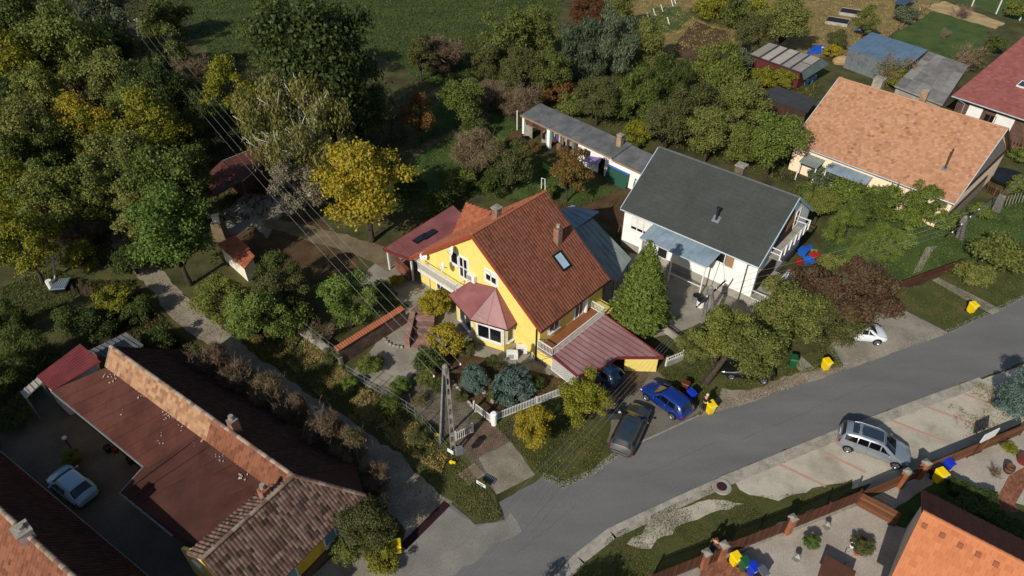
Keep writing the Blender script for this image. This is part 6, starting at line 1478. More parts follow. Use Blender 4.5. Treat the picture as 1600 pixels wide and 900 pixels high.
def person(label, p, rz, top, legs, hair, lean=0.0, step=.0, reach=True, shoe='#1a1614'):
    t = thing('person', label, 'person', p); ORG[t.name] = Vector((0, 0, 0)); t.rotation_euler = (0, 0, rz)
    # local +y is forward
    hy = lean; hip = .92
    J = [(0, 0, hip, .12, .10), (0, hy * .5, 1.18, .125, .095), (0, hy, 1.40, .15, .10), (0, hy * 1.1, 1.50, .055), (0, hy * 1.2 + .02, 1.62, .085, .095), (0, hy * 1.2 + .02, 1.72, .075, .085)]
    E = [(0, 1), (1, 2), (2, 3), (3, 4), (4, 5)]
    arm = []
    for s in (1, -1):
        k = len(J); J += [(s * .19, hy, 1.42, .06), (s * .26, hy + .05, 1.14, .046), (s * (.22 if reach else .25), hy + (.34 if reach else .14), (1.02 if reach else .90), .034), (s * .21, hy + (.43 if reach else .17), (1.0 if reach else .82), .04, .022)]
        E += [(2, k), (k, k + 1), (k + 1, k + 2), (k + 2, k + 3)]; arm.append(k)
        h = J[k + 3]
        for q in range(4):
            x = h[0] + s * (-.028 + q * .019); m = len(J); J += [(x, h[1] + .03, h[2] - .02, .010), (x, h[1] + .07 - .006 * abs(q - 1.4), h[2] - .05, .008)]; E += [(k + 3, m), (m, m + 1)]
        m = len(J); J += [(h[0] - s * .035, h[1] - .01, h[2] - .02, .011), (h[0] - s * .05, h[1] + .03, h[2] - .04, .009)]; E += [(k + 3, m), (m, m + 1)]
    leg = []
    for s in (1, -1):
        k = len(J); f = step * s; J += [(s * .10, 0, .84, .088), (s * .105, f * .55 + .03, .48, .06), (s * .105, f, .09, .042), (s * .115, f + .15, .04, .040, .03)]; E += [(0, k), (k, k + 1), (k + 1, k + 2), (k + 2, k + 3)]; leg.append(k)
    skin('body', J, E, M_skin, t)
    tm = mat('jacket_' + top[1:], [top], rough=.95, bump=.2); lm = mat('trousers_' + legs[1:], [legs], rough=.95)
    g = [J[0][:3] + (.142, .122), J[1][:3] + (.145, .115), J[2][:3] + (.168, .12), J[3][:3] + (.062,)]; e = [(0, 1), (1, 2), (2, 3)]
    for k in arm:
        m = len(g); g += [J[k][:3] + (.075,), J[k + 1][:3] + (.058,), tuple(J[k + 2][:3]) + (.045,)]; e += [(2, m), (m, m + 1), (m + 1, m + 2)]
    skin('jacket', g, e, tm, t)
    g = [(0, 0, hip - .02, .135, .115)]; e = []
    for k in leg:
        m = len(g); g += [J[k][:3] + (.1,), J[k + 1][:3] + (.074,), J[k + 2][:3] + (.058,)]; e += [(0, m), (m, m + 1), (m + 1, m + 2)]
    skin('trousers', g, e, lm, t)
    sm = mat('shoe_' + shoe[1:], [shoe], rough=.7)
    for k in leg: skin('shoe', [J[k + 2][:2] + (.06, .05), (J[k + 3][0], J[k + 3][1] + .02, .045, .05, .04)], [(0, 1)], sm, t, 1)
    hp = Vector(J[4][:3]); hm = mat('hair_' + hair[1:], [hair], rough=.9)
    hb = MB().ball(hp + Vector((0, -.02, .07)), .098, .112, .095, 10, 6); o = bpy.data.objects.new('hair', mesh('hair', hb, hm, None, True)); COL.objects.link(o); o.parent = t
    fc = MB().ball(hp + Vector((0, .095, .03)), .014, .022, .02, 6, 4); o = bpy.data.objects.new('nose', mesh('nose', fc, M_skin, None, True)); COL.objects.link(o); o.parent = t
    for s in (1, -1):
        o = bpy.data.objects.new('eye', mesh('eye', MB().ball(hp + Vector((s * .034, .088, .055)), .012, .008, .009, 6, 4), M_plastic)); COL.objects.link(o); o.parent = t
        o = bpy.data.objects.new('ear', mesh('ear', MB().ball(hp + Vector((s * .094, 0, .035)), .014, .024, .034, 6, 4), M_skin)); COL.objects.link(o); o.parent = t
    o = bpy.data.objects.new('mouth', mesh('mouth', MB().ball(hp + Vector((0, .088, -.02)), .024, .008, .007, 6, 4), mat('lips', ['#7d4a42'], rough=.6))); COL.objects.link(o); o.parent = t
    return t
person('person with pale hair in dark clothes standing beside a yellow bin at the roadside', X(1098, 642), R(-70), '#181a22', '#1d1f28', '#cbb79a', .05, .06)
person('person in brown jacket and blue trousers walking outside the small street gate', X(1113, 864), R(140), '#5a4630', '#243354', '#4a2d1c', .08, .2, False)

# ------------------------------------------------------------------ small things
p = X(752, 764); t = thing('street_sign', 'small white sign on a low post at the driveway edge', 'sign', p); d = frame_of(X(746, 756), X(759, 764)); n = Vector((d.y, -d.x, 0)); obj('post', MB().box(p, .06, .06, .5, .6), M_steel, t); obj('plate', MB().obox(p + UP * .52, d * .36, n * .02, UP * .14), M_white, t)
obj('lettering', MB().obox(p + UP * .55 + n * .024, d * .24, n * .004, UP * .025).obox(p + UP * .48 + n * .024, d * .18, n * .004, UP * .02), M_plastic, t)
p = X(766, 748); t = thing('gully_grate', 'small black drain grate set in the paved driveway', 'drain', p); d = frame_of(X(758, 744), X(773, 753)); n = Vector((d.y, -d.x, 0))
obj('frame', MB().obox(p + UP * .02, d * .42, n * .2, UP * .02), M_plastic, t)
for i in range(7): obj('bar', MB().obox(p + UP * .05 + d * (-.36 + i * .12), d * .025, n * .18, UP * .01), M_steel, t)
p = X(737, 741); b_ = MB().box(p, 1.2, 1.0, .06, R(40)); t = thing('paver_pad', 'small brick-coloured slab at the verge beside the driveway', 'slab', p); obj('slab', b_, mat('slab_brown', ['#6b5a4a', '#7c6a58'], 3, .9), t); obj('edge', MB().box(p, 1.3, 1.1, .04, R(40)), M_conc, t)
for i, (u, v) in enumerate(((681, 681), (705, 724))):
    p = X(u, v); t = thing('yellow_marker', ('low yellow marker left of the double pole on the verge' if i == 0 else 'low yellow marker below the double pole on the verge'), 'marker', p, 'yellow markers on the verge'); obj('cap', MB().lathe(p, [(.12, 0), (.13, .18), (.08, .26), (0, .28)], 8), M_bin['yellow'], t); obj('arm', MB().bar(p + UP * .2, p + V3(.3, -.12, .2), .12, .1), M_bin['yellow'], t)
# court furniture at the lower right
p = X(1269, 852); 
for i, (u, v, lab, h) in enumerate(((1290, 826, 'dark angular stone ornament standing in the gravel court', .5), (1243, 876, 'small grey stone lantern in the gravel court', .5))):
    p = X(u, v); t = thing('stone_ornament', lab, 'ornament', p); obj('foot', MB().box(p, .3, .3, .08, .4), M_oldconc, t); obj('body', MB().hexa(*[[p + UP * z + ez(.3 + k * math.pi / 2) * w_ for k in range(4)] for z, w_ in ((.08, .14), (h, .22))]), M_slate, t); obj('top', MB().hexa(*[[p + UP * z + ez(.3 + k * math.pi / 2) * w_ for k in range(4)] for z, w_ in ((h, .24), (h + .18, .04))]), M_oldconc, t)
p = X(1332, 857)
for i, (u, v, c_, h) in enumerate(((1330, 855, '#c9c6be', .3), (1336, 860, '#2f5a52', .34), (1338, 866, '#a34a2c', .26), (1345, 866, '#3a3c44', .3))):
    p = X(u, v); t = thing('flower_pot', ['white', 'teal', 'terracotta', 'dark grey'][i] + ' flower pot at the foot of the round court shrub', 'pot', p); obj('pot', MB().lathe(p, [(0, 0), (.12, 0), (.18, h), (.15, h), (.14, h - .05), (0, h - .05)], 12), mat('pot%d' % i, [c_], rough=.7), t, True); obj('soil', MB().lathe(p, [(.145, h - .04), (0, h - .03)], 10), G_soil, t)
p = X(1574, 737); t = thing('wooden_tub', 'brown barrel tub standing on the pale court by the paved path', 'tub', p); obj('staves', MB().lathe(p, [(0, 0), (.24, 0), (.3, .3), (.26, .6), (.22, .6), (.22, .5), (0, .5)], 14), M_wood, t); obj('hoop', MB().lathe(p, [(.275, .12), (.285, .16), (.275, .2)], 14).lathe(p, [(.285, .42), (.29, .46), (.275, .5)], 14), M_plastic, t)
p = X(1585, 738); t = thing('red_tub', 'red planter at the right edge above the paved path', 'planter', X(1598, 722)); obj('pot', MB().lathe(X(1598, 722), [(0, 0), (.35, 0), (.45, .45), (.38, .45), (.36, .38), (0, .38)], 14), paint('red_planter', hx('#7a201a'), .6, .1), t); obj('soil', MB().lathe(X(1598, 722), [(.36, .4), (0, .42)], 12), G_soil, t)
a, b_ = X(1508, 714), X(1532, 705); t = thing('timber_beam', 'dark timber beam lying on the pale court behind the board fence', 'beam', a); obj('beam', MB().bar(a + UP * .08, b_ + UP * .08, .16, .16), M_wood, t); obj('end_block', MB().bar(a, a + (b_ - a) * .06, .3, .05), M_plank, t)
p = X(1302, 893); t = thing('court_shed', 'low brown box with a lamp arm at the bottom edge of the gravel court', 'box', p); obj('body', MB().box(X(1300, 908), 1.5, 1.2, .9, R(-35)), M_plank, t); obj('lid', MB().box(X(1300, 908) + UP * .9, 1.7, 1.4, .08, R(-35)), mat('brown_lid', ['#4a2f22', '#5b3a2a'], 2, .7), t); obj('lamp_arm', MB().tube([X(1311, 896), X(1311, 896) + UP * 1.2, X(1311, 896) + V3(.2, 0, 1.3)], .03, 5), M_plastic, t)
# courtyard of the long house
p = X(112, 702); t = thing('garden_lamp', 'small garden lamp with pale globe in the shaded yard', 'lamp', p); obj('post', MB().tube([p, p + UP * 1.1], .04, 6), M_plastic, t); obj('globe', MB().ball(p + UP * 1.2, .16, .16, .14, 10, 6), M_white, t, True)
for i, (u, v, c_, s_) in enumerate(((171, 705, '#2a2c30', .5), (182, 706, '#6a3324', .4), (205, 724, '#3a2a20', .5), (122, 714, '#4a4a48', .6))):
    p = X(u, v); t = thing('yard_box', ['black tub', 'terracotta pot', 'dark wooden crate', 'grey trough'][i] + ' standing in the shaded yard of the long house', 'container', p); obj('body', MB().lathe(p, [(0, 0), (s_ * .4, 0), (s_ * .5, s_), (s_ * .42, s_), (s_ * .4, s_ * .8), (0, s_ * .8)], 12 if i < 2 else 4), mat('yardbox%d' % i, [c_], rough=.8), t); obj('rim', MB().lathe(p, [(s_ * .5, s_ * .9), (s_ * .54, s_ * .95), (s_ * .5, s_)], 12 if i < 2 else 4), mat('yardbox%d' % i, [c_]), t)
# meadow junk at the left
p = X(98, 451); t = thing('metal_trolley', 'small metal trolley with ribbed pale lid on the meadow at left', 'trolley', p); obj('lid', MB().box(p + UP * .5, 1.2, 1.5, .05, R(10)), M_bluesheet, t)
for i in range(7): obj('rib', MB().box(p + UP * .55 + ez(R(10)) * (-.5 + i * .17), .05, 1.4, .03, R(10)), M_steel, t)
obj('frame', MB().box(p, 1.1, 1.4, .5, R(10)), M_plastic, t); obj('drum', MB().tube([p + V3(-.9, 0, 0), p + V3(-.9, 0, .9)], .25, 10), M_white, t)
a, b_ = X(86, 437), X(82, 385, 2.2); t = thing('leaning_pole', 'tall pale pole leaning beside the trolley on the meadow', 'pole', a); obj('shaft', MB().tube([a, b_], .08, 7), M_palebark, t); obj('base', MB().box(a, .3, .3, .1), M_oldconc, t)
for i, (u0, v0, u1, v1) in enumerate(((108, 440, 118, 462), (124, 436, 128, 460), (134, 444, 142, 466))):
    a, b_ = X(u0, v0, .3), X(u1, v1, .3); t = thing('old_board', ['old board leaning right of the trolley, nearest to it', 'old board right of the trolley, middle one', 'old board right of the trolley, farthest from it'][i], 'board', a, 'boards beside the trolley'); obj('plank', MB().bar(a, b_, .22, .05), M_plank, t); obj('support', MB().bar(V3(a.x, a.y, 0), a, .1, .1), M_plank, t)
# bric-a-brac by the white house veranda
r = random.Random(4)
for i, (u, v, c_, k, lab) in enumerate(((1254, 398, '#1c56b0', 1.0, 'blue crate nearest the white house gable'), (1262, 412, '#2163c0', .9, 'second blue crate by the veranda'), (1270, 398, '#7a8a3a', .7, 'olive tub between the crates and lawn'), (1271, 404, '#a02a20', .9, 'red container at the edge of the lawn'), (1247, 412, '#8d2420', .7, 'dark red container beside the veranda post'), (1258, 426, '#c09a20', .5, 'small yellow box under the crates'), (1228, 436, '#3c5878', .8, 'grey-blue sack by the plum tree'), (1238, 430, '#a3936a', .7, 'tan box by the veranda edge'), (1222, 440, '#6a4a38', .7, 'brown crate under the veranda edge'), (1265, 390, '#234fa0', .6, 'small blue lid on the crates'))):
    p = X(u, v); t = thing('yard_crate', lab, 'crate', p); obj('body', MB().hexa(*[[p + UP * z + ez(i + q * math.pi / 2) * w_ for q in range(4)] for z, w_ in ((0, k * .42), (k * .55, k * .55))]), mat('crate%d' % i, [c_], rough=.6), t); obj('rim', MB().hexa(*[[p + UP * z + ez(i + q * math.pi / 2) * w_ for q in range(4)] for z, w_ in ((k * .55, k * .6), (k * .62, k * .6))]), mat('crate%d' % i, [c_]), t)
# junk in front of the white house, stone trough
for i, (u, v, lab) in enumerate(((1094, 478, 'white drum standing by the pole in front of the white house'), (1087, 470, 'grey drum by the porch of the white house'), (1126, 452, 'pale bucket on the paving by the white house wall'))):
    p = X(u, v); t = thing('drum', lab, 'drum', p); s_ = (.34, .3, .22)[i]; obj('body', MB().lathe(p, [(0, 0), (s_, 0), (s_ * 1.05, s_ * 2), (0, s_ * 2)], 12), (M_white, M_steel, M_whitewall)[i], t); obj('lid', MB().lathe(p, [(s_ * 1.1, s_ * 1.95), (s_ * 1.1, s_ * 2.1), (0, s_ * 2.15)], 12), M_plastic, t)
a = X(963, 372); t = thing('wooden_trestle', 'wooden trestle beside the left wall of the white house', 'trestle', a)
for s_ in (0, .9): obj('leg_frame', MB().bar(a + V3(s_, 0, 0), a + V3(s_ + .3, .35, 1.2), .08, .08).bar(a + V3(s_ + .6, .7, 0), a + V3(s_ + .3, .35, 1.2), .08, .08), M_wood, t)
obj('crossbar', MB().bar(a + V3(.3, .35, 1.2), a + V3(1.2, .35, 1.2), .1, .08), M_wood, t)
# black covered pool frame beside the peach gable
p = X(1572, 280); t = thing('covered_pool', 'round black covered paddling pool beside the peach gable', 'pool', p); obj('rim', MB().lathe(p, [(1.9, 0), (1.95, .35), (1.85, .4), (1.7, .36)], 20), M_plastic, t); obj('cover', MB().lathe(p, [(1.75, .37), (1.2, .3), (.6, .33), (0, .25)], 20), mat('black_sheet', ['#14161a', '#22262c'], 1.5, .4), t)
# red tractor-like pile top right
p = X(1362, 118); t = thing('red_cart', 'small red cart below the silver side of the metal shed', 'cart', p); obj('tray', MB().hexa(*[[p + UP * z + ez(.5 + q * math.pi / 2) * w_ for q in range(4)] for z, w_ in ((.3, .5), (.7, .75))]), paint('red_tray', hx('#b0341f'), .5, .2), t); obj('wheel', MB().lathe(p, [(0, 0), (.25, .02), (.28, .15), (0, .3)], 10), M_rubber, t)
p = X(1314, 99); t = thing('straw_bale', 'pale straw-coloured stone heap left of the metal shed', 'heap', p); obj('heap', MB().ball(p + UP * .3, 1.3, .9, .8, 9, 6), G_sand, t); obj('slab', MB().box(p + UP * .9, .9, .6, .12, .5), M_oldconc, t)
# ------------------------------------------------------------------ vegetation
def leaf_mesh(name, cen, nrm, ln, wd, rs, tang=None):
    "one mesh of separate leaf-sized quads, folded along the middle"
    n = len(cen); nrm = nrm / np.maximum(1e-6, np.linalg.norm(nrm, axis=1, keepdims=True))
    t = rs.normal(size=(n, 3)) if tang is None else tang + rs.normal(size=(n, 3)) * .25
    t -= nrm * (t * nrm).sum(1, keepdims=True); t /= np.maximum(1e-6, np.linalg.norm(t, axis=1, keepdims=True)); b = np.cross(nrm, t)
    l = (ln * rs.uniform(.65, 1.3, n))[:, None]; w_ = (wd * rs.uniform(.7, 1.25, n))[:, None]
    v = np.empty((n, 4, 3)); v[:, 0] = cen - t * l * .5; v[:, 1] = cen + b * w_ * .5 - nrm * w_ * .18; v[:, 2] = cen + t * l * .5; v[:, 3] = cen - b * w_ * .5 - nrm * w_ * .18
    me = bpy.data.meshes.new(name); me.vertices.add(n * 4); me.vertices.foreach_set('co', v.reshape(-1))
    me.loops.add(n * 4); me.loops.foreach_set('vertex_index', np.arange(n * 4, dtype=np.int32)); me.polygons.add(n)
    me.polygons.foreach_set('loop_start', np.arange(0, n * 4, 4, dtype=np.int32)); me.update(calc_edges=True); return me
def crown(name, seed, n=9000, zc=1.25, rz=.95, lobes=28, lr=.30, leaf=.065, asp=.6, up=.25, droop=0.0, cone=0.0, inner=.35, low=-.75, gap=0.0):
    rs = np.random.RandomState(seed); C = []; Rl = []
    while len(C) < lobes:
        p = rs.uniform(-1, 1, 3); q = np.linalg.norm(p)
        if cone:
            q = np.hypot(p[0], p[1])
            if q > 1 or q < inner * (1 if p[2] < .6 else 0) or rs.rand() < (p[2] + 1) / 2 * cone: continue
            p[:2] *= (1 - cone * (p[2] + 1) / 2) * (1 if p[2] > -.8 else .85)
        elif q > 1 or q < inner or p[2] < low: continue
        r = lr * rs.uniform(.65, 1.25); p = p * (1 - r * .75)
        if C and min(np.linalg.norm(p - c) for c in C) < lr * .5 and rs.rand() < .8: continue
        C.append(p); Rl.append(r)
    C = np.array(C); Rl = np.array(Rl); pr = Rl ** 2 / (Rl ** 2).sum(); k = rs.choice(len(C), n, p=pr)
    d = rs.normal(size=(n, 3)); d /= np.linalg.norm(d, axis=1, keepdims=True); d[:, 2] = np.where(d[:, 2] < -.35, -d[:, 2], d[:, 2])
    ext = np.where(rs.rand(n) < (.02 if cone > .6 else .10), rs.uniform(1.05, 1.5, n), 1.0)[:, None]
    rad = ext * Rl[k][:, None] * (rs.uniform(.35, 1.0, n) ** .6)[:, None] * (1 + .25 * np.sin(d[:, :1] * 9 + k[:, None]) * np.sin(d[:, 1:2] * 8))
    P_ = C[k] + d * rad * np.array([1, 1, .85]); P_[:, 2] -= droop * rs.uniform(0, 1, n) ** 2 * .5
    P_ *= np.array([1, 1, rz]); P_[:, 2] += zc
    P_[:, 2] = np.maximum(P_[:, 2], .04)
    nn = d * .55 + rs.normal(size=(n, 3)) * .45 + np.array([0, 0, up])
    tg = None
    if droop: tg = np.tile(np.array([0, 0, -1.0]), (n, 1)); nn = d * np.array([1, 1, .3]) + rs.normal(size=(n, 3)) * .5
    if cone: tg = d * .6 + np.array([0, 0, .9])
    return leaf_mesh(name, P_, nn, leaf, leaf * asp, rs, tg), C * np.array([1, 1, rz]) + np.array([0, 0, zc])
def trunk(name, seed, tips, zfork=.45, r0=.06, m=None, nl=9, sub=2):
    r = random.Random(seed); mb = MB(); wob = [Vector((r.uniform(-.03, .03), r.uniform(-.03, .03), z)) for z in (0, zfork * .5, zfork)]
    wob[0] = Vector((0, 0, 0)); mb.tube([wob[0] + Vector((0, 0, -.02)), wob[0] + Vector((0, 0, .06)), wob[1], wob[2]], r0 * 1.25, 7, r0 * .75)
    tp = [Vector(t) for t in tips]; r.shuffle(tp)
    for t in tp[:nl]:
        a = wob[2] - Vector((0, 0, r.uniform(0, zfork * .25))); mid = a.lerp(t, .5) + Vector((r.uniform(-.08, .08), r.uniform(-.08, .08), .06)); mb.tube([a, mid, t], r0 * .55, 5, r0 * .12)
        for _ in range(sub): q = mid.lerp(t, r.random()); mb.tube([q, q + (t - a).normalized() * .25 + Vector((r.uniform(-.2, .2), r.uniform(-.2, .2), r.uniform(0, .2)))], r0 * .2, 4, r0 * .05)
    return mesh(name, mb, m or M_bark, None, True)
def twigs(name, seed, n=170, zc=.7, rz=.75, m=None, thick=.012, fan=1.0):
    r = random.Random(seed); mb = MB()
    def br(p, d, L, th, lv):
        q = p + d * L * .55 + Vector((r.uniform(-.1, .1), r.uniform(-.1, .1), r.uniform(-.02, .1))) * L; e = q + (d + Vector((r.uniform(-.35, .35), r.uniform(-.35, .35), r.uniform(-.15, .3)))).normalized() * L * .5
        mb.tube([p, q, e], th, 3, th * .4, cap=False)
        if lv:
            for _ in range(4):
                s_ = p.lerp(q, r.uniform(.3, 1)) if r.random() < .5 else q.lerp(e, r.uniform(0, 1)); br(s_, (d * .5 + Vector((r.uniform(-1, 1), r.uniform(-1, 1), r.uniform(-.3, .9))) * .8).normalized(), L * r.uniform(.4, .62), th * .66, lv - 1)
    for i in range(n // 12):
        a = r.uniform(0, 6.28); t = r.uniform(.1, 1.1) * fan; br(Vector((r.uniform(-.12, .12), r.uniform(-.12, .12), 0)), Vector((math.cos(a) * math.sin(t), math.sin(a) * math.sin(t), math.cos(t))), r.uniform(.65, 1.05), thick, 3)
    return mesh(name, mb, m or M_bark)
L_ = {
 'green':  leafmat('green_leaf', ['#26320f', '#374518', '#4a5522', '#5e642c', '#6d6c30']),
 'dark':   leafmat('dark_green_leaf', ['#1e290f', '#2c3815', '#3c471c', '#4c5224']),
 'olive':  leafmat('olive_leaf', ['#303817', '#424b1f', '#535928', '#636530', '#6a6836']),
 'yellgr': leafmat('yellow_green_leaf', ['#3d4712', '#545a17', '#6b6b1c', '#807a22', '#5d6020'], gain=1.35),
 'yellow': leafmat('yellow_leaf', ['#54581a', '#77701a', '#94831f', '#a38c2a', '#857a28', '#575d22'], .35, ob=.1, gain=1.3),
 'bright': leafmat('bright_green_leaf', ['#2f4019', '#3f531f', '#526427', '#666f33']),
 'birch':  leafmat('birch_leaf', ['#484a22', '#5b5c2a', '#6e6b36', '#7d7742', '#55572b'], .35, gain=1.25),
 'grey':   leafmat('grey_green_leaf', ['#343f2c', '#434f37', '#545d44', '#656b50'], gain=1.25),
 'brown':  leafmat('brown_orange_leaf', ['#43301a', '#573c1f', '#694a25', '#77592d', '#515026'], gain=1.3),
 'oliveb': leafmat('olive_brown_leaf', ['#2c3318', '#3b4220', '#4a4b27', '#534c2b', '#474f2a']),
 'plum':   leafmat('purple_leaf', ['#2e1d19', '#3f2822', '#4c3329', '#573d2d', '#47402b', '#4c4c2a'], ob=.1, gain=1.4),
 'pale':   leafmat('pale_seed_leaf', ['#5c5444', '#6f6654', '#7d745f', '#666044'], .2, gain=1.1),
 'juniper':leafmat('juniper_leaf', ['#2b370f', '#3c4817', '#4e5a20', '#5f692b', '#424e1d'], .12, ob=.1, gain=1.4),
 'thuja':  leafmat('thuja_leaf', ['#364018', '#46511e', '#566126', '#646f30'], .12, ob=.15, gain=1.3),
 'spruce': leafmat('blue_spruce_leaf', ['#33433b', '#43544b', '#55665c', '#67776c'], .1, ob=.05, gain=1.2),
 'rust':   leafmat('rust_leaf', ['#42291b', '#553520', '#644027', '#55452b'], ob=.1, gain=1.2),
}
L_['brush'] = leafmat('fine_twig', ['#43362b', '#574738', '#6b5946', '#5d5638'], 0, gain=1.25)
M_twig = mat('bare_twig', ['#5a483a', '#7a6554', '#96806c'], 4, .9)
M_palebranch = mat('bleached_branch', ['#a39c8f', '#cbc5b8', '#b8b1a4'], 3, .85)
KIND = {}
def reg(k, crowns, tk, zc): KIND[k] = (crowns, tk, zc)
def mk(k, seeds, zc, tkargs=None, bark=None, **a):
    cr = []; tk = []
    for s_ in seeds:
        me, tips = crown('crown_' + k, s_, zc=zc, **a); me.materials.append(L_['green']); cr.append(me); tk.append(trunk('trunk_' + k, s_, tips, m=bark, **(tkargs or {})))
    KIND[k] = (cr, tk, zc)
mk('broad', (1, 2, 3, 4), 1.25, dict(zfork=.5, r0=.055), n=15000, lobes=34, lr=.30, leaf=.062)
mk('loose', (5, 6, 7), 1.3, dict(zfork=.55, r0=.045, nl=14, sub=3), n=9500, lobes=34, lr=.24, leaf=.068, rz=1.05, inner=.3)
mk('shrub', (8, 9, 10), .72, dict(zfork=.2, r0=.05), n=6500, lobes=22, lr=.34, leaf=.095, rz=.78)
mk('ball', (11, 12), 1.0, dict(zfork=.35, r0=.07), n=6000, lobes=40, lr=.26, leaf=.105, asp=.55, rz=.82, inner=.7, low=-.6)
mk('willow', (13, 14), 1.0, dict(zfork=.35, r0=.05), n=14000, lobes=40, lr=.28, leaf=.12, asp=.22, rz=1.0, cone=.5)
mk('birch', (15,), 1.5, dict(zfork=.8, r0=.06, nl=30, sub=5), M_palebranch, n=14000, lobes=46, lr=.2, leaf=.075, asp=.35, rz=1.15, droop=.55, inner=.25)
def conifer(name, seed, n=820, per=44, z0=.2, H=2.95, leaf=.085):
    rs = np.random.RandomState(seed); h = 1 - np.sqrt(rs.uniform(0, 1, n)); h = np.minimum(h, .985); a = rs.uniform(0, 2 * np.pi, n)
    rp = (1 - h) ** .78 * (1 + .10 * np.sin(a * 5 + h * 9) * np.sin(h * 23)) * rs.uniform(.86, 1.04, n); rp *= np.clip(h / .07, .72, 1)
    o = np.column_stack([np.cos(a), np.sin(a), np.zeros(n)]); up = .35 + .75 * h
    d = o + np.array([0, 0, 1.0]) * up[:, None]; d /= np.linalg.norm(d, axis=1, keepdims=True)
    tip = o * rp[:, None]; tip[:, 2] = z0 + h * H + .06; L = .34 * (.55 + .6 * (1 - h))
    k = np.repeat(np.arange(n), per); f = rs.uniform(0, 1, len(k)); sp = (1 - f * .75)[:, None] * .085
    P_ = tip[k] - d[k] * ((1 - f) * L[k])[:, None] + rs.normal(size=(len(k), 3)) * sp
    nn = o[k] * .6 + rs.normal(size=(len(k), 3)) * .45 + np.array([0, 0, .35])
    return leaf_mesh(name, P_, nn, leaf, leaf * .42, rs, d[k] * 1.0)
KIND['cypress'] = ([conifer('crown_cypress', 16)], [mesh('trunk_cypress', MB().tube([(0, 0, 0), (0, 0, 1.4), (0, 0, 2.9)], .08, 8, .02), M_bark)], 1.7)
KIND['cypress'][0][0].materials.append(L_['juniper'])
mk('bushconifer', (17, 18), .62, dict(zfork=.2, r0=.05), n=15000, lobes=80, lr=.2, leaf=.10, asp=.28, rz=.6, cone=.55, inner=.55, low=-.9)
mk('column', (19, 20), 1.55, dict(zfork=.5, r0=.06), n=17000, lobes=80, lr=.22, leaf=.085, asp=.35, rz=1.45, cone=.62, inner=.5, low=-.95)
def twigkind(k, seeds, zc, m, **a): KIND[k] = ([None] * len(seeds), [twigs('branches_' + k, s_, m=m, **a) for s_ in seeds], zc)
mk('brush', (41, 42, 43), .72, None, M_twig, n=7000, lobes=26, lr=.36, leaf=.34, asp=.045, rz=.8, up=-.2)
for q in range(3): KIND['brush'][1][q] = twigs('branches_brush', 51 + q, m=M_twig, n=220, thick=.02)
twigkind('twig', (31, 32, 33), .7, M_twig, n=330, thick=.022)
PCOUNT = {}
def plant(name, label, kind, mt, u, v, rpx, cat='tree', group=None, sx=1.0, sz=1.0, loc=None, r=None, lean=None):
    crs, tks, zc = KIND[kind]; i = PCOUNT.get(kind, 0); PCOUNT[kind] = i + 1; rd = random.Random(int(u * 7 + v * 13 + rpx))
    if r is None:
        rr = 2.0; rpx = rpx * (1.28 if group == GW else 1.12)
        for _ in range(4): p = X(u, v, min(20, zc * rr * sz)); rr = rpx / ppm(p)
        r = rr
    else: p = Vector(loc)
    t = thing(name, label, cat, V3(p.x, p.y, 0) if loc is None else loc, group); t.rotation_euler = (0, 0, rd.uniform(0, 6.28)); t.scale = (r * sx, r * sx, r * sz)
    if lean: t.rotation_euler = lean
    j = i % len(tks)
    if crs[j] is not None:
        o = link('crown', crs[j], t); o.material_slots[0].link = 'OBJECT'; o.material_slots[0].material = L_[mt]
        link('trunk', tks[j], t)
    else:
        link('branches', tks[j], t); o = None
        if mt: # a sprinkle of leaves on the bare twigs
            o = link('leaves', sparse_mesh(), t); o.material_slots[0].link = 'OBJECT'; o.material_slots[0].material = L_[mt]
    return t
SP = []
def sparse_mesh():
    if not SP:
        me, _ = crown('sparse_leaves', 77, n=1100, zc=.68, rz=.75, lobes=20, lr=.36, leaf=.075); me.materials.append(L_['green']); SP.append(me)
    return SP[0]
GW = 'trees of the wood at the upper left'
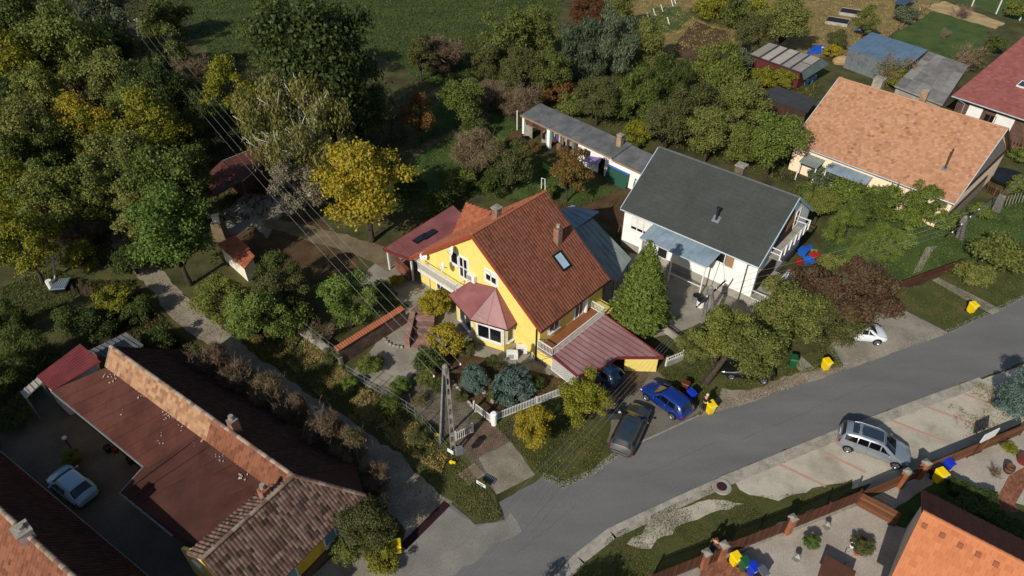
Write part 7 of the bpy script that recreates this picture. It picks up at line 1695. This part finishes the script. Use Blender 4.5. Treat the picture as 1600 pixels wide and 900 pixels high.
W_ = [  # u, v, rpx, kind, leaf, label
 (20, 35, 48, 'broad', 'dark', 'dark green tree in the upper left corner of the wood'),
 (75, 14, 38, 'loose', 'olive', 'thin olive-brown tree at the top edge right of the corner tree'),
 (108, 72, 52, 'broad', 'green', 'large mid-green tree in the upper wood left of the double pole'),
 (160, 22, 40, 'loose', 'grey', 'greyish loose tree at the top edge above the wood, left of the pole'),
 (165, 75, 34, 'broad', 'dark', 'dark olive tree just left of the double pole in the wood'),
 (18, 105, 46, 'broad', 'yellgr', 'yellowing tree at the left edge below the dark corner tree'),
 (60, 150, 40, 'broad', 'green', 'green tree right of the yellowing edge tree'),
 (125, 135, 32, 'brush', 'brush', 'bare brown tree in the middle of the wood'),
 (185, 128, 42, 'broad', 'olive', 'olive tree below the double pole in the wood'),
 (245, 148, 42, 'broad', 'dark', 'dark green tree under the power lines in the wood'),
 (255, 70, 34, 'loose', 'olive', 'slender olive tree right of the double pole'),
 (262, 28, 30, 'shrub', 'dark', 'dark shrub at the edge of the green field near the pole'),
 (300, 116, 26, 'brush', 'brush', 'pale bare shrub under the power lines at the field edge'),
 (130, 205, 44, 'broad', 'yellow', 'golden yellow tree in the middle of the wood'),
 (235, 205, 46, 'loose', 'yellgr', 'bright yellow-green tree above the dirt lane'),
 (28, 215, 54, 'broad', 'olive', 'big olive tree at the left edge, halfway down the wood'),
 (85, 235, 40, 'broad', 'green', 'green tree left of the golden tree'),
 (185, 260, 48, 'broad', 'olive', 'olive-green tree below the golden tree'),
 (20, 300, 44, 'broad', 'yellgr', 'yellow-green tree at the left edge above the meadow'),
 (80, 310, 48, 'broad', 'green', 'broad green tree above the bare bush near the meadow'),
 (30, 375, 46, 'broad', 'yellgr', 'leafy yellow-green tree at the left edge beside the meadow'),
 (115, 345, 40, 'brush', 'brush', 'large bare brown bush at the top of the dirt lane'),
 (128, 400, 24, 'shrub', 'yellgr', 'yellowish young tree beside the leaning pole'),
 (160, 300, 40, 'loose', 'olive', 'half-bare olive tree above the top of the lane'),
 (268, 285, 56, 'broad', 'green', 'huge green locust tree right of the lane'),
 (265, 360, 58, 'broad', 'bright', 'large fresh-green tree overhanging the right of the lane'),
 (215, 330, 36, 'loose', 'olive', 'olive tree over the upper end of the lane'),
 (290, 208, 30, 'broad', 'dark', 'dark tree behind the dark red shed'),
 (360, 148, 38, 'loose', 'yellgr', 'bright yellow-green tree left of the big dark tree'),
 (340, 182, 28, 'broad', 'dark', 'dark tree between the bright tree and the red shed'),
 (300, 160, 30, 'broad', 'dark', 'dark tree in the shade at the field edge under the wires'),
 (440, 62, 52, 'broad', 'dark', 'tall dark olive tree left of the biggest tree by the field'),
 (500, 92, 88, 'broad', 'dark', 'the biggest dark olive tree standing against the green field'),
 (560, 165, 44, 'broad', 'dark', 'dark tree low on the right of the biggest tree'),
 (205, 405, 26, 'shrub', 'dark', 'dark bush on the left side of the lane'),
 (215, 172, 38, 'broad', 'green', 'green tree between the golden tree and the power lines'),
 (58, 88, 36, 'broad', 'green', 'green tree between the two dark trees of the upper left'),
 (140, 300, 42, 'broad', 'green', 'green tree above the head of the dirt lane'),
 (45, 262, 42, 'broad', 'green', 'green tree near the left edge between olive and yellow ones'),
 (5, 160, 38, 'broad', 'dark', 'dark tree cut by the left edge beside the yellowing tree'),
 (160, 225, 36, 'loose', 'yellgr', 'yellow-green tree just right of the golden tree'),
]
for i, (u, v, r_, k, m, lab) in enumerate(W_): plant('broadleaf_tree' if k != 'twig' else 'bare_tree', lab, k, m, u, v, r_, group=GW, sz=1.18)
plant('birch_tree', 'weeping pale birch with white branches left of the yellow tree', 'birch', 'birch', 458, 180, 84)
plant('yellow_tree', 'big golden yellow tree left of the yellow house', 'broad', 'yellow', 568, 290, 76)
plant('pale_tree', 'pale greyish half-bare tree in front of the birch', 'loose', 'pale', 465, 290, 44)
G2 = 'trees and shrubs around the yellow house garden'
for u, v, r_, k, m, lab in [
 (345, 466, 42, 'broad', 'green', 'green leafy tree beside the lane below the garden oven'),
 (432, 428, 36, 'loose', 'dark', 'dark feathery tree right of the garden oven'),
 (398, 490, 44, 'broad', 'bright', 'fresh-green walnut over the lane verge'),
 (445, 455, 40, 'loose', 'oliveb', 'brown-green tree between the two garden trees'),
 (455, 500, 36, 'shrub', 'green', 'green bush above the retaining wall'),
 (540, 462, 46, 'loose', 'bright', 'light green young tree with thin trunk above the brick wall'),
 (600, 455, 22, 'shrub', 'dark', 'small dark bush behind the brick wall'),
 (617, 437, 12, 'shrub', 'yellow', 'tiny yellow shrub by the yard behind the brick wall'),
 (500, 520, 22, 'twig', 'olive', 'bare twiggy bush just above the retaining wall'),
 (684, 318, 26, 'shrub', 'green', 'round green bush behind the maroon canopy'),
 (640, 290, 26, 'shrub', 'dark', 'dark bush right of the big yellow tree'),
 (605, 262, 22, 'shrub', 'dark', 'dark bush in the shade behind the big yellow tree'),
 (670, 562, 26, 'shrub', 'dark', 'dark green low bush between the two golden ball shrubs and the steps'),
 (668, 590, 18, 'shrub', 'green', 'green bush below the lower golden ball shrub'),
 (624, 602, 16, 'shrub', 'bright', 'small fresh-green shrub on the yard by the wire fence'),
 (592, 562, 9, 'shrub', 'dark', 'tiny dark plant growing in the concrete yard'),
 (655, 625, 14, 'twig', 'olive', 'bare shrub at the yard edge beside the wire fence'),
 (690, 602, 16, 'shrub', 'dark', 'dark low shrub at the paved yard edge left of the left spruce'),
 (772, 566, 15, 'shrub', 'oliveb', 'brownish shrub between the bay window and the spruces'),
 (840, 600, 14, 'shrub', 'dark', 'low dark shrub right of the larger spruce'),
 (770, 618, 13, 'shrub', 'green', 'green ground shrub between the rocks below the spruces'),
 (720, 618, 12, 'shrub', 'oliveb', 'small shrub on the stone edging below the left spruce'),
 (705, 452, 9, 'shrub', 'yellgr', 'small bush against the yellow wall under the balcony'),
 (730, 545, 16, 'shrub', 'oliveb', 'brownish low bush under the bay window')]:
    plant('garden_tree' if r_ > 30 else 'garden_shrub', lab, k, m, u, v, r_, 'tree' if r_ > 30 else 'shrub', G2)
plant('golden_ball_tree', 'upper golden-green ball tree left of the bay window', 'ball', 'yellow', 680, 472, 25)
plant('golden_ball_tree', 'lower golden-green ball tree left of the bay window', 'ball', 'yellow', 696, 530, 29)
plant('blue_spruce', 'smaller blue-green spruce bush, left of the pair below the bay', 'bushconifer', 'spruce', 742, 588, 27, 'shrub')
plant('blue_spruce', 'larger blue-green spruce bush, right of the pair below the bay', 'bushconifer', 'spruce', 802, 596, 38, 'shrub')
plant('yellow_shrub', 'yellowing small tree in front of the white fence, the smaller left one', 'loose', 'yellow', 835, 666, 34)
plant('yellow_shrub', 'yellow-green tree in front of the carport, the larger right one', 'loose', 'yellgr', 914, 622, 43)
plant('cypress', 'dense bright green conical cypress in front of the white house', 'cypress', 'juniper', 1007, 442, 49)
# middle band of garden trees behind the houses
G3 = 'orchard trees behind the houses'
for u, v, r_, k, m, lab in [
 (655, 85, 30, 'loose', 'oliveb', 'brownish tree at the field edge, left of two'),
 (690, 88, 34, 'brush', 'brush', 'grey half-bare tree at the field edge, right of two'),
 (655, 180, 32, 'loose', 'brown', 'orange-brown small tree at the left of the back garden'),
 (722, 155, 38, 'broad', 'green', 'green tree above the curved garden path'),
 (790, 62, 44, 'loose', 'olive', 'pale olive tree at the lower edge of the field'),
 (835, 50, 40, 'broad', 'olive', 'dense olive tree right of the pale one at the field edge'),
 (765, 100, 32, 'loose', 'oliveb', 'brown-green tree above the back garden hedge'),
 (815, 105, 36, 'broad', 'oliveb', 'olive-brown tree behind the hedge of the back garden'),
 (858, 110, 34, 'broad', 'olive', 'olive tree left of the grey willow'),
 (770, 150, 30, 'brush', 'brush', 'bare hedge bush above the outbuilding, left'),
 (815, 158, 30, 'brush', 'brush', 'bare hedge bush above the outbuilding, right'),
 (870, 140, 26, 'shrub', 'brown', 'orange-brown shrub just above the outbuilding roof'),
 (920, 18, 30, 'broad', 'rust', 'rust-red tree at the top edge in the middle'),
 (968, 12, 28, 'broad', 'olive', 'olive tree at the top edge right of the rust-red one'),
 (905, 75, 44, 'willow', 'grey', 'grey-green feathery willow, left of the pair'),
 (962, 68, 46, 'willow', 'grey', 'grey-green feathery willow, right of the pair'),
 (1012, 66, 38, 'willow', 'olive', 'olive tree right of the grey willows'),
 (935, 150, 36, 'broad', 'oliveb', 'olive-purple tree behind the outbuilding chimney'),
 (895, 165, 26, 'shrub', 'olive', 'olive shrub behind the outbuilding roof'),
 (995, 150, 40, 'willow', 'green', 'tall green tree in the middle of the orchard'),
 (1048, 130, 42, 'willow', 'dark', 'dark grey-green tree below the vegetable bed'),
 (1125, 110, 46, 'willow', 'green', 'dense green tree left of the striped shed'),
 (1085, 165, 40, 'broad', 'oliveb', 'brownish green tree in the lower orchard'),
 (1040, 192, 38, 'broad', 'oliveb', 'brown-tinged tree above the ridge of the grey roof'),
 (1000, 205, 26, 'shrub', 'yellgr', 'yellowish bush right of the outbuilding chimney'),
 (1110, 205, 40, 'broad', 'olive', 'olive tree above the chimney of the grey roof'),
 (1160, 160, 40, 'broad', 'olive', 'olive tree left of the charcoal felt shed'),
 (1165, 225, 34, 'broad', 'green', 'green tree behind the right end of the grey roof ridge'),
 (1212, 218, 48, 'broad', 'thuja', 'dense fresh-green tree between the grey and salmon roofs'),
 (1195, 120, 22, 'shrub', 'yellgr', 'leafy vine bush along the striped shed wall, left'),
 (1225, 122, 20, 'shrub', 'yellgr', 'leafy vine bush along the striped shed wall, right'),
 (1155, 95, 26, 'shrub', 'grey', 'grey bush left of the striped shed roof'),
 (1115, 8, 30, 'shrub', 'yellgr', 'yellow hedge bush at the top edge, left of three'),
 (1150, 18, 30, 'shrub', 'olive', 'yellow hedge bush at the top edge, middle of three'),
 (1185, 20, 30, 'shrub', 'yellgr', 'yellow hedge bush at the top edge, right of three'),
 (1228, 32, 40, 'broad', 'olive', 'olive tree at the upper middle above the striped shed'),
 (1180, 50, 30, 'broad', 'oliveb', 'olive-brown tree above the grey bush and striped shed'),
 (1300, 78, 14, 'shrub', 'yellow', 'small yellow shrub beside the blue tarpaulin'),
 (1355, 32, 20, 'loose', 'olive', 'small half-bare tree beside the raised beds'),
 (1415, 22, 18, 'shrub', 'grey', 'grey bush along the wire fence by the upper lawn'),
 (1312, 62, 18, 'shrub', 'oliveb', 'brown bush beside the metal shed, below the raised beds'),
 (1400, 112, 30, 'twig', 'olive', 'bare tree in front of the metal shed roof'),
 (1410, 122, 22, 'shrub', 'yellgr', 'yellow-green bush at the foot of the flat-roofed shed'),
 (1505, 18, 14, 'twig', None, 'bare young tree on the sandy strip'),
 (1478, 52, 9, 'twig', None, 'small bare sapling in the middle of the upper lawn'),
 (1515, 92, 24, 'twig', 'olive', 'dark bare bush left of the red roof'),
 (1555, 70, 18, 'shrub', 'dark', 'dark conifer shrub at the corner of the red roof'),
 (1530, 172, 14, 'shrub', 'grey', 'grey-green pine shrub in front of the red-roofed house'),
 (1590, 12, 20, 'shrub', 'green', 'green bush in the top right corner'),
 (740, 205, 24, 'shrub', 'dark', 'green bush on the inside of the curved path'),
 (748, 240, 40, 'brush', 'brush', 'purple-grey bare shrub below the curved path'),
 (800, 252, 36, 'loose', 'oliveb', 'olive tree below the rusty hutch'),
 (775, 285, 28, 'shrub', 'dark', 'dark bush behind the orange gablet'),
 (720, 282, 26, 'shrub', 'green', 'green bush left of the orange gablet'),
 (888, 268, 38, 'loose', 'brown', 'orange-brown small tree in front of the outbuilding'),
 (853, 300, 18, 'shrub', 'green', 'green bush behind the ridge of the brown roof'),
 (825, 232, 18, 'shrub', 'brown', 'orange shrub beside the rusty hutch')]:
    plant('orchard_tree' if r_ > 28 else 'orchard_shrub', lab, k, m, u, v, r_, 'tree' if r_ > 28 else 'shrub', G3)
# right garden
G4 = 'evergreens and shrubs of the right-hand gardens'
for u, v, r_, k, m, lab, sz in [
 (1310, 352, 20, 'column', 'thuja', 'thuja column left of the row below the salmon roof', .95),
 (1342, 388, 20, 'column', 'thuja', 'thuja column, second of the row below the salmon roof', 1),
 (1370, 374, 21, 'column', 'juniper', 'darker thuja column, third of the row below the salmon roof', 1),
 (1396, 384, 20, 'column', 'thuja', 'thuja column at the right end of the row below the salmon roof', .95),
 (1290, 272, 26, 'shrub', 'grey', 'grey-green pine bush beside the blue lean-to roof', 1),
 (1325, 300, 30, 'shrub', 'juniper', 'green bush in front of the peach wall, left', 1),
 (1385, 318, 34, 'shrub', 'juniper', 'green bush in front of the peach wall, middle', 1),
 (1445, 312, 30, 'broad', 'thuja', 'round green tree in front of the peach wall, right', 1),
 (1283, 318, 28, 'broad', 'green', 'tall green tree right behind the white house gable', 1),
 (1332, 335, 26, 'broad', 'thuja', 'green tree between the blue lean-to and the thuja row', 1),
 (1365, 322, 24, 'broad', 'green', 'small green tree under the eave of the salmon roof', 1),
 (1472, 340, 24, 'shrub', 'juniper', 'green bush at the right corner of the peach wall', 1),
 (1412, 372, 22, 'shrub', 'thuja', 'light bush at the right foot of the thuja row', 1),
 (1425, 340, 22, 'shrub', 'juniper', 'green bush right of the thuja row', 1),
 (1265, 300, 26, 'shrub', 'green', 'green bush behind the gable of the white house', 1),
 (1300, 420, 30, 'shrub', 'green', 'green bush between the veranda and the thujas', 1),
 (1568, 395, 44, 'shrub', 'olive', 'spreading olive-green juniper at the right edge of the side lawn', .8),
 (1520, 425, 28, 'shrub', 'olive', 'olive-green juniper beside the dark board fence', .8),
 (1595, 290, 22, 'shrub', 'green', 'green bush at the right edge by the covered pool', 1),
 (1535, 330, 18, 'shrub', 'thuja', 'small bush behind the utility pole on the right lawn', .8),
 (1596, 240, 18, 'shrub', 'juniper', 'bush at the right edge below the brick veranda', 1),
 (1598, 610, 36, 'column', 'spruce', 'blue-green spruce cut off by the right edge above the board fence', .8),
 (1130, 520, 46, 'broad', 'green', 'green street tree above the black car, upper part of the pair', 1),
 (1185, 545, 50, 'broad', 'olive', 'spreading olive-green street tree shading the black car', .9),
 (1085, 540, 28, 'loose', 'olive', 'loose olive tree right of the cypress by the street', 1),
 (1235, 490, 52, 'broad', 'olive', 'large olive-green tree left of the purple plum', .95),
 (1215, 450, 26, 'shrub', 'olive', 'olive bush below the white house corner', 1),
 (1300, 500, 46, 'broad', 'oliveb', 'brown-green tree between the olive tree and the purple plum', .9),
 (1342, 462, 62, 'broad', 'plum', 'dark purple plum tree over the white car', .95),
 (1278, 455, 50, 'broad', 'plum', 'purple-brown plum tree left of the darkest plum', .95),
 (1395, 445, 14, 'shrub', 'green', 'small green bush right of the purple plum', 1)]:
    plant('garden_tree' if r_ > 34 else 'garden_shrub', lab, k, m, u, v, r_, 'tree' if r_ > 34 else 'shrub', G4, 1, sz)
def world_part(t, name, mb, m):
    inv = Matrix.LocRotScale(t.location, t.rotation_euler, t.scale).inverted(); mb.v = [tuple(inv @ Vector(p)) for p in mb.v]
    o = bpy.data.objects.new(name, mesh(name, mb, m, None, True)); COL.objects.link(o); o.parent = t; return o
for o in list(COL.objects):
    if o.get('label') == 'green street tree above the black car, upper part of the pair':
        a = X(1101, 600); world_part(o, 'leaning_trunk', MB().tube([a, a + V3(.55, .3, .9), a + V3(1.3, .8, 1.9), a + V3(1.9, 1.5, 3.0)], .30, 9, .13).tube([a + V3(.6, .3, 1.0), a + V3(.2, .9, 2.4)], .14, 7, .06), M_bark)
# lane hedge and lower left
G5 = 'bushes along the dirt lane and the long house'
for u, v, r_, k, m, lab in [
 (335, 575, 38, 'brush', 'brush', 'bare brown lane bush, first from the top of the hedge row'),
 (378, 600, 38, 'brush', 'brush', 'bare brown lane bush, second from the top of the hedge row'),
 (420, 622, 36, 'brush', 'brush', 'bare brown lane bush, third from the top of the hedge row'),
 (460, 650, 34, 'brush', 'brush', 'bare brown lane bush, fourth from the top of the hedge row'),
 (505, 682, 40, 'brush', 'brush', 'bare grey-brown lane bush, fifth from the top of the hedge row'),
 (545, 705, 36, 'brush', 'brush', 'bare grey-brown lane bush, sixth from the top of the hedge row'),
 (590, 748, 28, 'brush', 'brush', 'bare lane bush at the lower end of the hedge row'),
 (578, 568, 20, 'shrub', 'green', 'green weedy shrub on the lane bank below the retaining wall'),
 (520, 556, 18, 'shrub', 'oliveb', 'olive weedy shrub on the lane bank, lower left of the retaining wall'),
 (610, 632, 20, 'shrub', 'green', 'green weedy shrub on the lane bank beside the wire fence'),
 (655, 678, 18, 'shrub', 'oliveb', 'olive weedy shrub on the lane bank left of the double pole'),
 (545, 600, 16, 'shrub', 'bright', 'fresh-green weed clump on the lane bank'),
 (575, 820, 46, 'broad', 'oliveb', 'olive-brown bush tree in front of the street wing of the long house'),
 (540, 862, 28, 'shrub', 'olive', 'olive bush at the bottom left of the street wing window'),
 (600, 870, 28, 'shrub', 'yellgr', 'yellow-green bush beside the yellow bin at the lane mouth'),
 (178, 470, 32, 'shrub', 'yellgr', 'yellow-green leafy bush in the shade left of the lane'),
 (215, 485, 26, 'shrub', 'dark', 'dark bush at the left verge of the lane'),
 (150, 505, 32, 'shrub', 'dark', 'dark bush behind the top end of the long house'),
 (250, 530, 26, 'shrub', 'dark', 'dark bush between the lane and the long house ridge'),
 (105, 500, 30, 'shrub', 'dark', 'dark bush at the lower edge of the meadow'),
 (45, 545, 40, 'willow', 'dark', 'dark conifer at the left edge above the annex roof'),
 (5, 500, 36, 'willow', 'dark', 'dark conifer cut by the left edge below the meadow'),
 (8, 590, 42, 'willow', 'dark', 'dark pine at the left edge beside the annex'),
 (20, 650, 26, 'shrub', 'dark', 'dark bush in the shaded yard corner at left'),
 (110, 715, 16, 'shrub', 'green', 'small round plant bed around the garden lamp'),
 (95, 612, 16, 'shrub', 'dark', 'dark bush under the eave of the felt roof')]:
    plant('lane_bush', lab, k, m, u, v, r_ * (.84 if k == 'brush' else 1), 'bush', G5, 1.0, 1.7 if k == 'brush' else 1.0)
plant('street_tree', 'tree below the bottom edge whose shade falls across the road', 'loose', 'olive', 0, 0, 0, loc=V3(-.6, 12.4, 0), r=2.5, sz=1.1)
plant('street_tree', 'second tree below the bottom edge beside the street fence', 'broad', 'olive', 0, 1, 0, loc=V3(1.8, 12.2, 0), r=2.6, sz=1.1)
# court plants
plant('box_ball', 'clipped green box ball in the gravel court', 'ball', 'bright', 1268, 846, 13, 'shrub')
plant('court_shrub', 'round autumn shrub with pots in the gravel court', 'shrub', 'oliveb', 1347, 850, 17, 'shrub')
plant('yucca', 'dark spiky plant beside the hedge bed', 'twig', None, 1556, 738, 10, 'plant')
plant('court_plant', 'yellow-green tuft on the pale court below the right edge spruce', 'shrub', 'yellgr', 1578, 700, 12, 'plant')
# clipped hedges of the lower right garden (box-shaped leaf volumes)
def hedge(label, pts, h, w_, mt, n):
    rs = np.random.RandomState(3); pts = [Vector(p) for p in pts]; t = thing('hedge', label, 'hedge', pts[0]); C_ = []; N_ = []
    Ls = [(b - a).length for a, b in zip(pts, pts[1:])]
    for (a, b), L in zip(zip(pts, pts[1:]), Ls):
        m = int(n * L / sum(Ls)); d = frame_of(a, b); nn = Vector((d.y, -d.x, 0)); f = rs.uniform(0, L, m); s_ = rs.uniform(-1, 1, m); z = rs.uniform(0, 1, m); face = rs.rand(m)
        top = face < .5; z = np.where(top, 1 - rs.rand(m) * .12, z); s_ = np.where(top, s_, np.sign(s_) * (1 - rs.rand(m) * .15)); bump = 1 + .08 * np.sin(f * 3) + .05 * np.sin(f * 7)
        for q in range(m): C_.append(tuple(a + d * f[q] + nn * (s_[q] * w_ / 2 * bump[q]) + UP * (z[q] * h * bump[q]) - pts[0])); N_.append((nn.x * s_[q] * (0 if top[q] else 1), nn.y * s_[q] * (0 if top[q] else 1), 1 if top[q] else .2))
    me = leaf_mesh('foliage', np.array(C_), np.array(N_) + rs.normal(size=(len(C_), 3)) * .4, .14, .09, rs); me.materials.append(L_[mt]); link('foliage', me, t)
    mb = MB()
    for a, b in zip(pts, pts[1:]):
        k = int((b - a).length / .5)
        for i in range(k): p = a.lerp(b, i / k); mb.tube([p, p + UP * h * .8], .02, 4)
    obj('stems', mb, M_bark, t)
hedge('low clipped hedge in the shade behind the yellow bin, upper of two', [X(1478, 765), X(1552, 790)], .7, 1.1, 'dark', 5000)
hedge('long dark hedge along the orange-roofed house, lower of two', [X(1450, 800), X(1520, 800), X(1600, 850)], .9, 1.2, 'dark', 6000)
hedge('yellow-flowering vine hedge at the top right of the vegetable garden', [X(1075, 22), X(1110, 38), X(1150, 48)], 1.0, .9, 'oliveb', 4000)
hedge('bare brown hedge above the outbuilding', [X(745, 142), X(790, 168), X(808, 178)], 1.1, 1.0, 'oliveb', 5000)
hedge('wall of creeper below the striped shed', [X(1178, 103), X(1250, 135)], 1.0, .8, 'yellgr', 4000)
# green mesh-wire fence at the upper lawn
a, b_ = X(1392, 58), X(1452, 12); t = thing('mesh_fence', 'dark wire mesh fence with posts beside the upper right lawn', 'fence', a)
for i in range(8): p = a.lerp(b_, i / 7); obj('post', MB().tube([p, p + UP * 1.5], .05, 5), M_wood, t)
for z in (.3, .7, 1.1, 1.45): obj('wire', MB().tube([a + UP * z, b_ + UP * z], .015, 4), M_steel, t)

# ------------------------------------------------------------------ grass, weeds, fallen leaves (nobody could count them)
def in_poly(P, poly):
    x, y = P[:, 0], P[:, 1]; c = np.zeros(len(P), bool); j = len(poly) - 1
    for i in range(len(poly)):
        xi, yi, xj, yj = *poly[i], *poly[j]
        c ^= ((yi > y) != (yj > y)) & (x < (xj - xi) * (y - yi) / ((yj - yi) or 1e-9) + xi); j = i
    return c
def scatter(name, label, px, n, size, h, cols, seed, lay=.0, patch=.0):
    rs = np.random.RandomState(seed); poly = [tuple(X(*p)[:2]) for p in px]; a = np.array(poly); lo, hi = a.min(0), a.max(0); pts = np.empty((0, 2))
    while len(pts) < n:
        q = rs.uniform(lo, hi, (n * 2, 2)); q = q[in_poly(q, poly)]
        if patch: q = q[(np.sin(q[:, 0] * 1.3 + seed) * np.sin(q[:, 1] * 1.1 + 2 * seed) + .5 * np.sin(q[:, 0] * 3.7) * np.sin(q[:, 1] * 4.1) + rs.normal(size=len(q)) * .4) > patch]
        pts = np.concatenate([pts, q])
    pts = pts[:n]; hh = h * rs.uniform(.3, 1.2, n); P_ = np.column_stack([pts, hh * .5 + .03]); nn = rs.normal(size=(n, 3)); tg = None
    if not lay: nn[:, 2] = np.abs(nn[:, 2]) * .5 + .25; tg = np.column_stack([rs.normal(size=(n, 2)) * .7, np.ones(n)])
    else: nn[:, 2] = 2.5
    me = leaf_mesh(name, P_, nn, max(size, h), size * (.45 if not lay else .8), rs, tg); m = 'sc_' + '_'.join(c[1:] for c in cols)
    if m not in L_: L_[m] = leafmat(m, cols, .2, ob=.0)
    me.materials.append(L_[m]); link(name, me, None, kind='stuff')
GR = ['#2c3416', '#3b441d', '#4d5226', '#605d31']; DRY = ['#5c5232', '#7a6c42', '#93834f', '#5d5a2c']; LIT = ['#4c3826', '#5f472c', '#766036', '#453424']
scatter('verge_grass', '', [(470, 520), (540, 585), (620, 612), (705, 700), (745, 750), (788, 810), (745, 816), (702, 780), (607, 694), (513, 634), (440, 578)], 18000, .08, .13, GR + DRY[:2], 1, patch=-.4)
scatter('dry_weeds', '', [(440, 560), (480, 530), (560, 600), (640, 650), (700, 712), (690, 740), (600, 690), (510, 632)], 8000, .10, .36, DRY, 2, patch=.3)
scatter('lawn_grass_tufts', '', [(772, 664), (900, 612), (948, 600), (946, 690), (930, 736), (880, 758), (845, 745)], 7000, .09, .12, GR, 3, patch=-.2)
scatter('street_grass', '', [(1030, 585), (1062, 545), (1160, 580), (1300, 540), (1318, 574), (1240, 586), (1150, 606), (1092, 640)], 9000, .09, .14, GR, 4, patch=-.1)
scatter('roadside_tufts', '', [(958, 835), (1040, 795), (1130, 752), (1170, 776), (1260, 772), (1328, 752), (1200, 826), (1040, 898), (900, 980), (884, 905)], 15000, .06, .08, GR + DRY[:2], 5, patch=-.1)
scatter('side_lawn_tufts', '', [(1397, 478), (1402, 457), (1470, 437), (1600, 382), (1600, 460), (1484, 515)], 9000, .08, .10, GR, 6, patch=-.2)
scatter('garden_weeds', '', [(640, 240), (690, 150), (730, 130), (800, 185), (815, 230), (960, 300), (900, 330), (700, 300)], 12000, .13, .22, ['#273515', '#34441a', '#435222', '#525a2a'], 7, patch=-.2)
scatter('right_garden_grass', '', [(1280, 380), (1380, 320), (1490, 330), (1600, 300), (1600, 380), (1470, 430), (1400, 455)], 9000, .12, .2, ['#2d3b1a', '#3b4a21', '#4a5628', '#5f6233'], 8, patch=-.3)
scatter('wood_undergrowth', '', [(0, -40), (290, -40), (300, 90), (420, 80), (600, 120), (640, 220), (480, 330), (320, 360), (200, 420), (0, 420)], 26000, .35, .6, ['#1d2410', '#2c3316', '#3d3f1c', '#4a3f20'], 9)
scatter('orchard_undergrowth', '', [(640, 70), (880, 40), (1000, 90), (1140, 95), (1280, 110), (1280, 160), (1240, 290), (1030, 225), (850, 165), (700, 130)], 22000, .25, .4, ['#2a3013', '#3d421b', '#515024', '#5c4a24'], 10)
scatter('meadow_grass', '', [(0, 450), (80, 420), (140, 440), (110, 470), (60, 500), (0, 520)], 6000, .12, .2, GR, 11)
scatter('lane_bank_weeds', '', [(140, 440), (205, 440), (262, 510), (330, 565), (430, 642), (560, 748), (628, 832), (600, 850), (440, 680), (300, 590), (170, 520)], 14000, .16, .35, ['#1f2610', '#343a19', '#4c4722', '#5f5230'], 12)
scatter('house_bank_weeds', '', [(300, 480), (380, 500), (470, 530), (440, 578), (420, 568), (320, 492)], 7000, .14, .35, ['#333a18', '#4c4d22', '#6a6034', '#80703f'], 13)
scatter('field_grass_blades', '', [(250, -60), (295, 0), (300, 60), (345, 100), (560, 70), (700, 150), (800, 100), (862, 60), (900, -60)], 40000, .25, .4, ['#242d10', '#303b15', '#3d471c', '#4a4d22'], 14)
scatter('leaf_litter', '', [(775, 665), (900, 615), (948, 690), (930, 736), (845, 745)], 330, .08, .03, ['#5f5020', '#7a6a2a', '#857a34', '#5a4024'], 15, lay=1)
scatter('road_edge_litter', '', [(1090, 645), (1180, 600), (1310, 560), (1322, 576), (1160, 632)], 900, .09, .03, LIT, 16, lay=1)
scatter('kerb_litter', '', [(1125, 752), (1296, 684), (1436, 630), (1436, 624), (1296, 676), (1120, 746)], 900, .08, .03, LIT, 17, lay=1)
scatter('driveway_litter', '', [(905, 600), (955, 560), (1025, 575), (1050, 590), (1000, 612), (955, 640)], 500, .09, .03, LIT, 18, lay=1)
scatter('lane_litter', '', [(212, 400), (320, 490), (420, 570), (607, 697), (690, 780), (632, 830), (430, 640), (262, 508)], 1200, .10, .03, LIT, 19, lay=1)
scatter('garden_litter', '', [(664, 560), (760, 560), (870, 590), (895, 600), (775, 652), (700, 595)], 900, .09, .05, ['#4a3a22', '#5c5a2a', '#6c5030', '#3c4a1e'], 20, lay=1)
scatter('dry_garden_grass', '', [(980, -40), (985, 30), (1040, 90), (1180, 60), (1270, 90), (1395, 55), (1460, 0)], 14000, .2, .25, DRY, 21, patch=-.1)
scatter('parking_weeds', '', [(1480, 640), (1500, 600), (1560, 590), (1600, 600), (1590, 655), (1500, 690)], 1500, .09, .14, ['#4c4a24', '#6a6032', '#7c6c3e'], 22, patch=.35)

PEB = ['#6f6a60', '#8b857a', '#a09a8e', '#5a554c']
scatter('road_edge_gravel', '', [(1092, 652), (1160, 634), (1320, 578), (1482, 522), (1600, 468), (1600, 460), (1482, 514), (1318, 568), (1158, 624), (1086, 644)], 2600, .05, .03, PEB, 31, lay=1)
scatter('verge_edge_gravel', '', [(845, 748), (880, 764), (930, 741), (970, 711), (962, 704), (926, 732), (880, 752), (850, 738)], 1500, .05, .03, PEB, 32, lay=1)
scatter('lane_stones', '', [(212, 400), (320, 490), (420, 570), (607, 697), (690, 780), (632, 830), (470, 660), (282, 508)], 3000, .05, .03, PEB, 33, lay=1)
